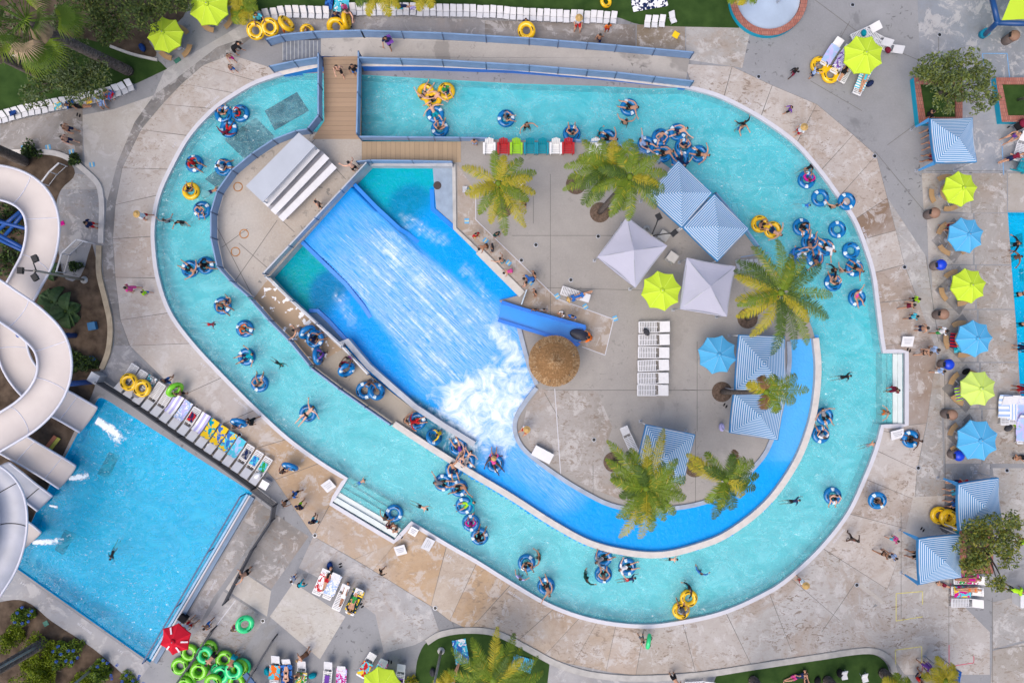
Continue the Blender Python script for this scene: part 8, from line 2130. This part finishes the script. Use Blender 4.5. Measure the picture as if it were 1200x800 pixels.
def fan_palm(label, base, crown, zc, r, n, dead=True):
 o = W(base[0], base[1], 0); c = W(crown[0], crown[1], zc) - o
 root = tag(empty('fan_palm', o), label, 'palm tree', 'fan palms')
 mb = MB()
 for k in range(n):
  az = 2 * PI * k / n + random.uniform(-.25, .25); el = random.uniform(-.35, 1.0); L = r * random.uniform(.5, .75)
  d = Vector((math.cos(az) * math.cos(el), math.sin(az) * math.cos(el), math.sin(el))); tip = c + d * L
  mb.path([c, c + d * L * .6 + Vector((0, 0, .1)), tip], .03, 4, 0)
  side = d.cross(Vector((0, 0, 1))).normalized(); up = side.cross(d); m = 3 if (dead and random.random() < .1) else random.choice((0, 0, 2))
  nb = 26
  for q in range(nb):
   a = -1.75 + 3.5 * q / (nb - 1); dd = d * math.cos(a) + side * math.sin(a); ln = r * .55 * (1 - .25 * abs(a) / 1.75) * random.uniform(.9, 1.08)
   e = tip + dd * ln - Vector((0, 0, ln * random.uniform(.25, .45))) ; w = dd.cross(up).normalized() * .034
   mid = tip + dd * ln * .55 + up * .04
   mb.add([tip, mid - w, e, mid + w], [(0, 1, 2, 3)], m)
 if dead:
  for k in range(40):
   az = random.uniform(0, 6.28); p0 = c - Vector((0, 0, random.uniform(.2, .9))); d = Vector((math.cos(az), math.sin(az), -1.3)).normalized(); s = Vector((-d.y, d.x, 0)) * .12
   mb.add([p0 - s, p0 + s, p0 + d * .9 + s * 2, p0 + d * .9 - s * 2], [(0, 1, 2, 3)], 3)
 mb.build('crown', [leaf_mat('fan_green', (0.075, 0.14, 0.012)), M_FROND[1], leaf_mat('fan_bright', (0.16, 0.24, 0.015)), plain('dead_frond', (.34, .25, .16), .9, .3)], root)
 t = MB(); pts = []
 for k in range(9): pts.append(c * (k / 8))
 t.path(pts, [.30 - .09 * k / 8 for k in range(9)], 12)
 for k in range(1, 46):
  q = c * (k / 46); rr = .30 - .09 * k / 46
  t.lathe([(rr, 0), (rr + .055, .05 + random.uniform(0, .03)), (rr, .10)], 9, q, cap=False)
 t.build('trunk', M_PALMB, root, True)
 return root
fan_palm('tall fan palm with leaning rough trunk rising from the turf corner', (152, 84), (32, 26), 9.6, 2.3, 26)
fan_palm('second fan palm with its trunk crossing the shaded turf', (44, 86), (-28, 52), 9.0, 2.0, 18)
fan_palm('fan palm leaning out of frame beside the slide bed', (30, 190), (-40, 158), 8.0, 1.8, 16)
fan_palm('fan palm rising from the agapanthus bed with only its trunk in view', (54, 751), (-70, 825), 9.5, 2.0, 16)
make_tree('broad grey-green tree shading the row of low chairs', (96, 98), [(90, 82, 3.6, 1.4), (72, 92, 3.0, 1.1), (108, 96, 3.2, 1.2), (115, 80, 3.4, 1.0), (60, 70, 3.2, 1.1), (42, 112, 2.6, .9), (50, 100, 2.8, .8), (90, 108, 2.8, 1.0), (76, 60, 3.4, 1.0)], 520, mi=(0, 3, 3, 1, 1), name='olive_tree', group='small-leaved trees')
make_tree('dense dark tree filling the bed behind the lime parasols', (140, 5), [(120, 8, 3.6, 1.5), (150, 4, 3.8, 1.6), (178, 8, 3.4, 1.2), (110, 34, 3.4, 1.2), (135, 35, 3.0, 1.1), (100, -12, 3.8, 1.6), (190, -8, 3.4, 1.3), (215, 2, 2.8, .8)], 520, mi=(1, 1, 0, 1), name='olive_tree', group='small-leaved trees')
make_tree('low dark tree under the fan palm crown', (80, 30), [(75, 22, 2.2, 1.2), (95, 40, 2.2, .9), (60, 45, 2.0, 1.0), (25, 48, 2.0, 1.0), (10, 20, 2.2, 1.2)], 420, mi=(1, 1, 3), name='olive_tree', group='small-leaved trees')
make_tree('rounded olive tree with bare twigs in the brick planter', (1095, 112), [(1088, 82, 3.2, 1.0), (1107, 78, 3.5, 1.1), (1128, 76, 3.3, 1.0), (1146, 84, 3.2, .95), (1120, 97, 3.5, 1.2), (1098, 100, 3.0, .9), (1140, 104, 3.2, .9), (1115, 118, 3.0, .95), (1158, 116, 2.9, .7), (1144, 122, 2.8, .6), (1112, 130, 2.6, .55), (1078, 84, 2.9, .6), (1152, 96, 3.0, .7)], 540, mi=(0, 0, 3, 1), name='olive_tree', group='small-leaved trees')
make_tree('olive and yellow tree growing between the striped cabanas', (1150, 645), [(1145, 630, 3.4, 1.1), (1168, 622, 3.6, 1.1), (1140, 652, 3.2, 1.0), (1160, 648, 3.5, 1.2), (1184, 640, 3.4, 1.0), (1180, 618, 3.2, .8), (1190, 608, 3.0, .7), (1186, 655, 3.2, .8), (1134, 665, 2.8, .7), (1166, 678, 3.0, .8), (1176, 684, 2.8, .5), (1136, 622, 3.0, .6)], 540, mi=(0, 0, 2, 1), name='olive_tree', group='small-leaved trees')
SG_ = 'shrubs in the lower planting bed'
make_shrub('clipped yellow-green hedge along the lower planting bed', 60, 782, 2.1, 7500, (2, 2, 0), 'hedge', None, (.1, .2), .55, [leaf_mat('hedge_green', (0.10, 0.15, 0.008)), leaf_mat('hedge_deep', (0.05, 0.09, 0.01)), leaf_mat('hedge_lime', (0.20, 0.26, 0.012))], None, 1.7, -.5)
make_shrub('yellow-green shrub beside the second lamp post', 96, 802, 1.1, 2200, (2, 2, 0), 'shrub', SG_, (.1, .2), .4, [MATS['hedge_green'], MATS['hedge_deep'], MATS['hedge_lime']])
make_shrub('yellow-green shrub below the blue flowers at the bed end', 20, 745, .95, 2200, (2, 0), 'shrub', SG_, (.1, .2), .4, [MATS['hedge_green'], MATS['hedge_deep'], MATS['hedge_lime']])
make_shrub('agapanthus clump with blue heads at the bed end by the slides', 30, 721, .85, 1800, (0, 2), 'agapanthus', SG_, (.12, .28), .3, M_FROND, [(17, 729), (34, 720), (37, 716), (33, 728), (26, 730), (26, 711), (20, 718)])
make_shrub('agapanthus clump with blue heads beside the hedge', 76, 765, 1.1, 2400, (0, 2), 'agapanthus', SG_, (.12, .28), .3, M_FROND, [(68, 757), (80, 762), (86, 762), (77, 774), (84, 775), (71, 766), (62, 763), (91, 770), (66, 775)])
make_shrub('agapanthus clump with blue heads near the pool corner', 124, 785, 1.1, 2400, (0, 2), 'agapanthus', SG_, (.12, .28), .3, M_FROND, [(121, 773), (130, 791), (137, 779), (126, 776), (148, 791), (162, 795), (131, 795), (114, 781), (143, 798)])
make_shrub('low agapanthus clump by the deck beyond the pool corner', 152, 799, .8, 500, (0, 2), 'agapanthus', SG_, (.12, .25), .2, M_FROND, [(163, 792), (156, 797), (168, 800)])
make_shrub('green shrub under the crossing lamp shadow', 90, 756, .7, 500, (0, 2), 'shrub', SG_, (.1, .2), .35, M_FROND)
make_broadleaf('large broad leaved plant between slide and sandy kerb', 80, 365, 13, 1.5); make_broadleaf('broad leaved plant beside the blue slide support', 64, 354, 10, 1.4); make_broadleaf('small broad leaved plant beside the landing rail', 62, 318, 8, .8)
for x, y, r, l in ((14, 255, 1.4, 'dark shrub inside the slide loop nearest the braces'), (10, 305, 1.4, 'dark shrub inside the slide loop below the braces'), (40, 450, .9, 'dark shrub in the gap of the tight slide bend'), (95, 428, .8, 'spiky green shrub by the slide bed kerb'), (108, 425, .6, 'small spiky shrub beside the toy bag'), (90, 190, .45, 'bright green shrub at the top rail'), (85, 418, .8, 'green shrub against the tight slide bend'), (92, 312, .5, 'small shrub by the landing steps'), (40, 180, .7, 'dark shrub under the leaning fan palm')):
 make_shrub(l, x, y, r, int(500 * r) + 150, (1, 1, 0), 'shrub', 'shrubs in the slide bed', (.12, .32), .3, [M_FROND[2], leaf_mat('leaf_deep', (0.03, 0.055, 0.02)), M_FROND[0]])
make_shrub('yellow-green bush at the frame edge by the green tubes', 485, 797, .55, 300, (0, 1), 'shrub', 'lawn edge shrubs', (.1, .25), .3, M_FROND)
for x, y, l in ((882, 796, 'dark trunk stump nearest the lawn loungers'), (969, 796, 'dark trunk stump between sunbather and low chairs')):
 fan_palm('palm with dark trunk on the southern lawn, ' + l, (x, y), (x + (x - 600) * .18, y + 75), 8.0, 1.6, 12)
fan_palm('palm with dark trunk leaning out at the end of the southern lawn', (1034, 787), (1120, 868), 8.0, 1.6, 12)
SUN_EL, SUN_AZ = 62, 215          # high soft sun behind thin cloud
w = bpy.data.worlds.new('World'); scene.world = w; w.use_nodes = True
nt = w.node_tree; bg = nt.nodes['Background']
sky = nt.nodes.new('ShaderNodeTexSky'); sky.sky_type = 'NISHITA'; sky.sun_disc = False
sky.sun_elevation = math.radians(SUN_EL); sky.sun_rotation = math.radians(SUN_AZ); sky.dust_density = 4.0; sky.air_density = 1.0; sky.ozone_density = 1.0
nt.links.new(sky.outputs[0], bg.inputs[0]); bg.inputs[1].default_value = 0.15
sl = bpy.data.lights.new('sun', 'SUN'); sl.energy = 1.2; sl.angle = math.radians(50); sl.color = (1.0, 0.90, 0.78)
so = bpy.data.objects.new('sun', sl); COL.objects.link(so)
az = math.radians(SUN_AZ); el = math.radians(SUN_EL)
dirn = Vector((math.sin(az) * math.cos(el), math.cos(az) * math.cos(el), math.sin(el)))
so.rotation_euler = dirn.to_track_quat('Z', 'Y').to_euler(); so.location = dirn * 60
cam = bpy.data.cameras.new('camera'); co = bpy.data.objects.new('camera', cam); COL.objects.link(co)
co.location = (0, 0, H); co.rotation_euler = (0, 0, 0)
cam.sensor_fit = 'HORIZONTAL'; cam.angle = 2 * math.atan((1200 / S / 2) / H); cam.clip_end = 1000; cam.clip_start = .5
scene.camera = co
vs = scene.view_settings; vs.view_transform = 'Standard'; vs.look = 'None'; vs.exposure = 0.42; vs.gamma = 1.0; vs.use_curve_mapping = False
scene.cycles.max_bounces = 6; scene.cycles.transparent_max_bounces = 12; scene.cycles.caustics_reflective = False; scene.cycles.caustics_refractive = False
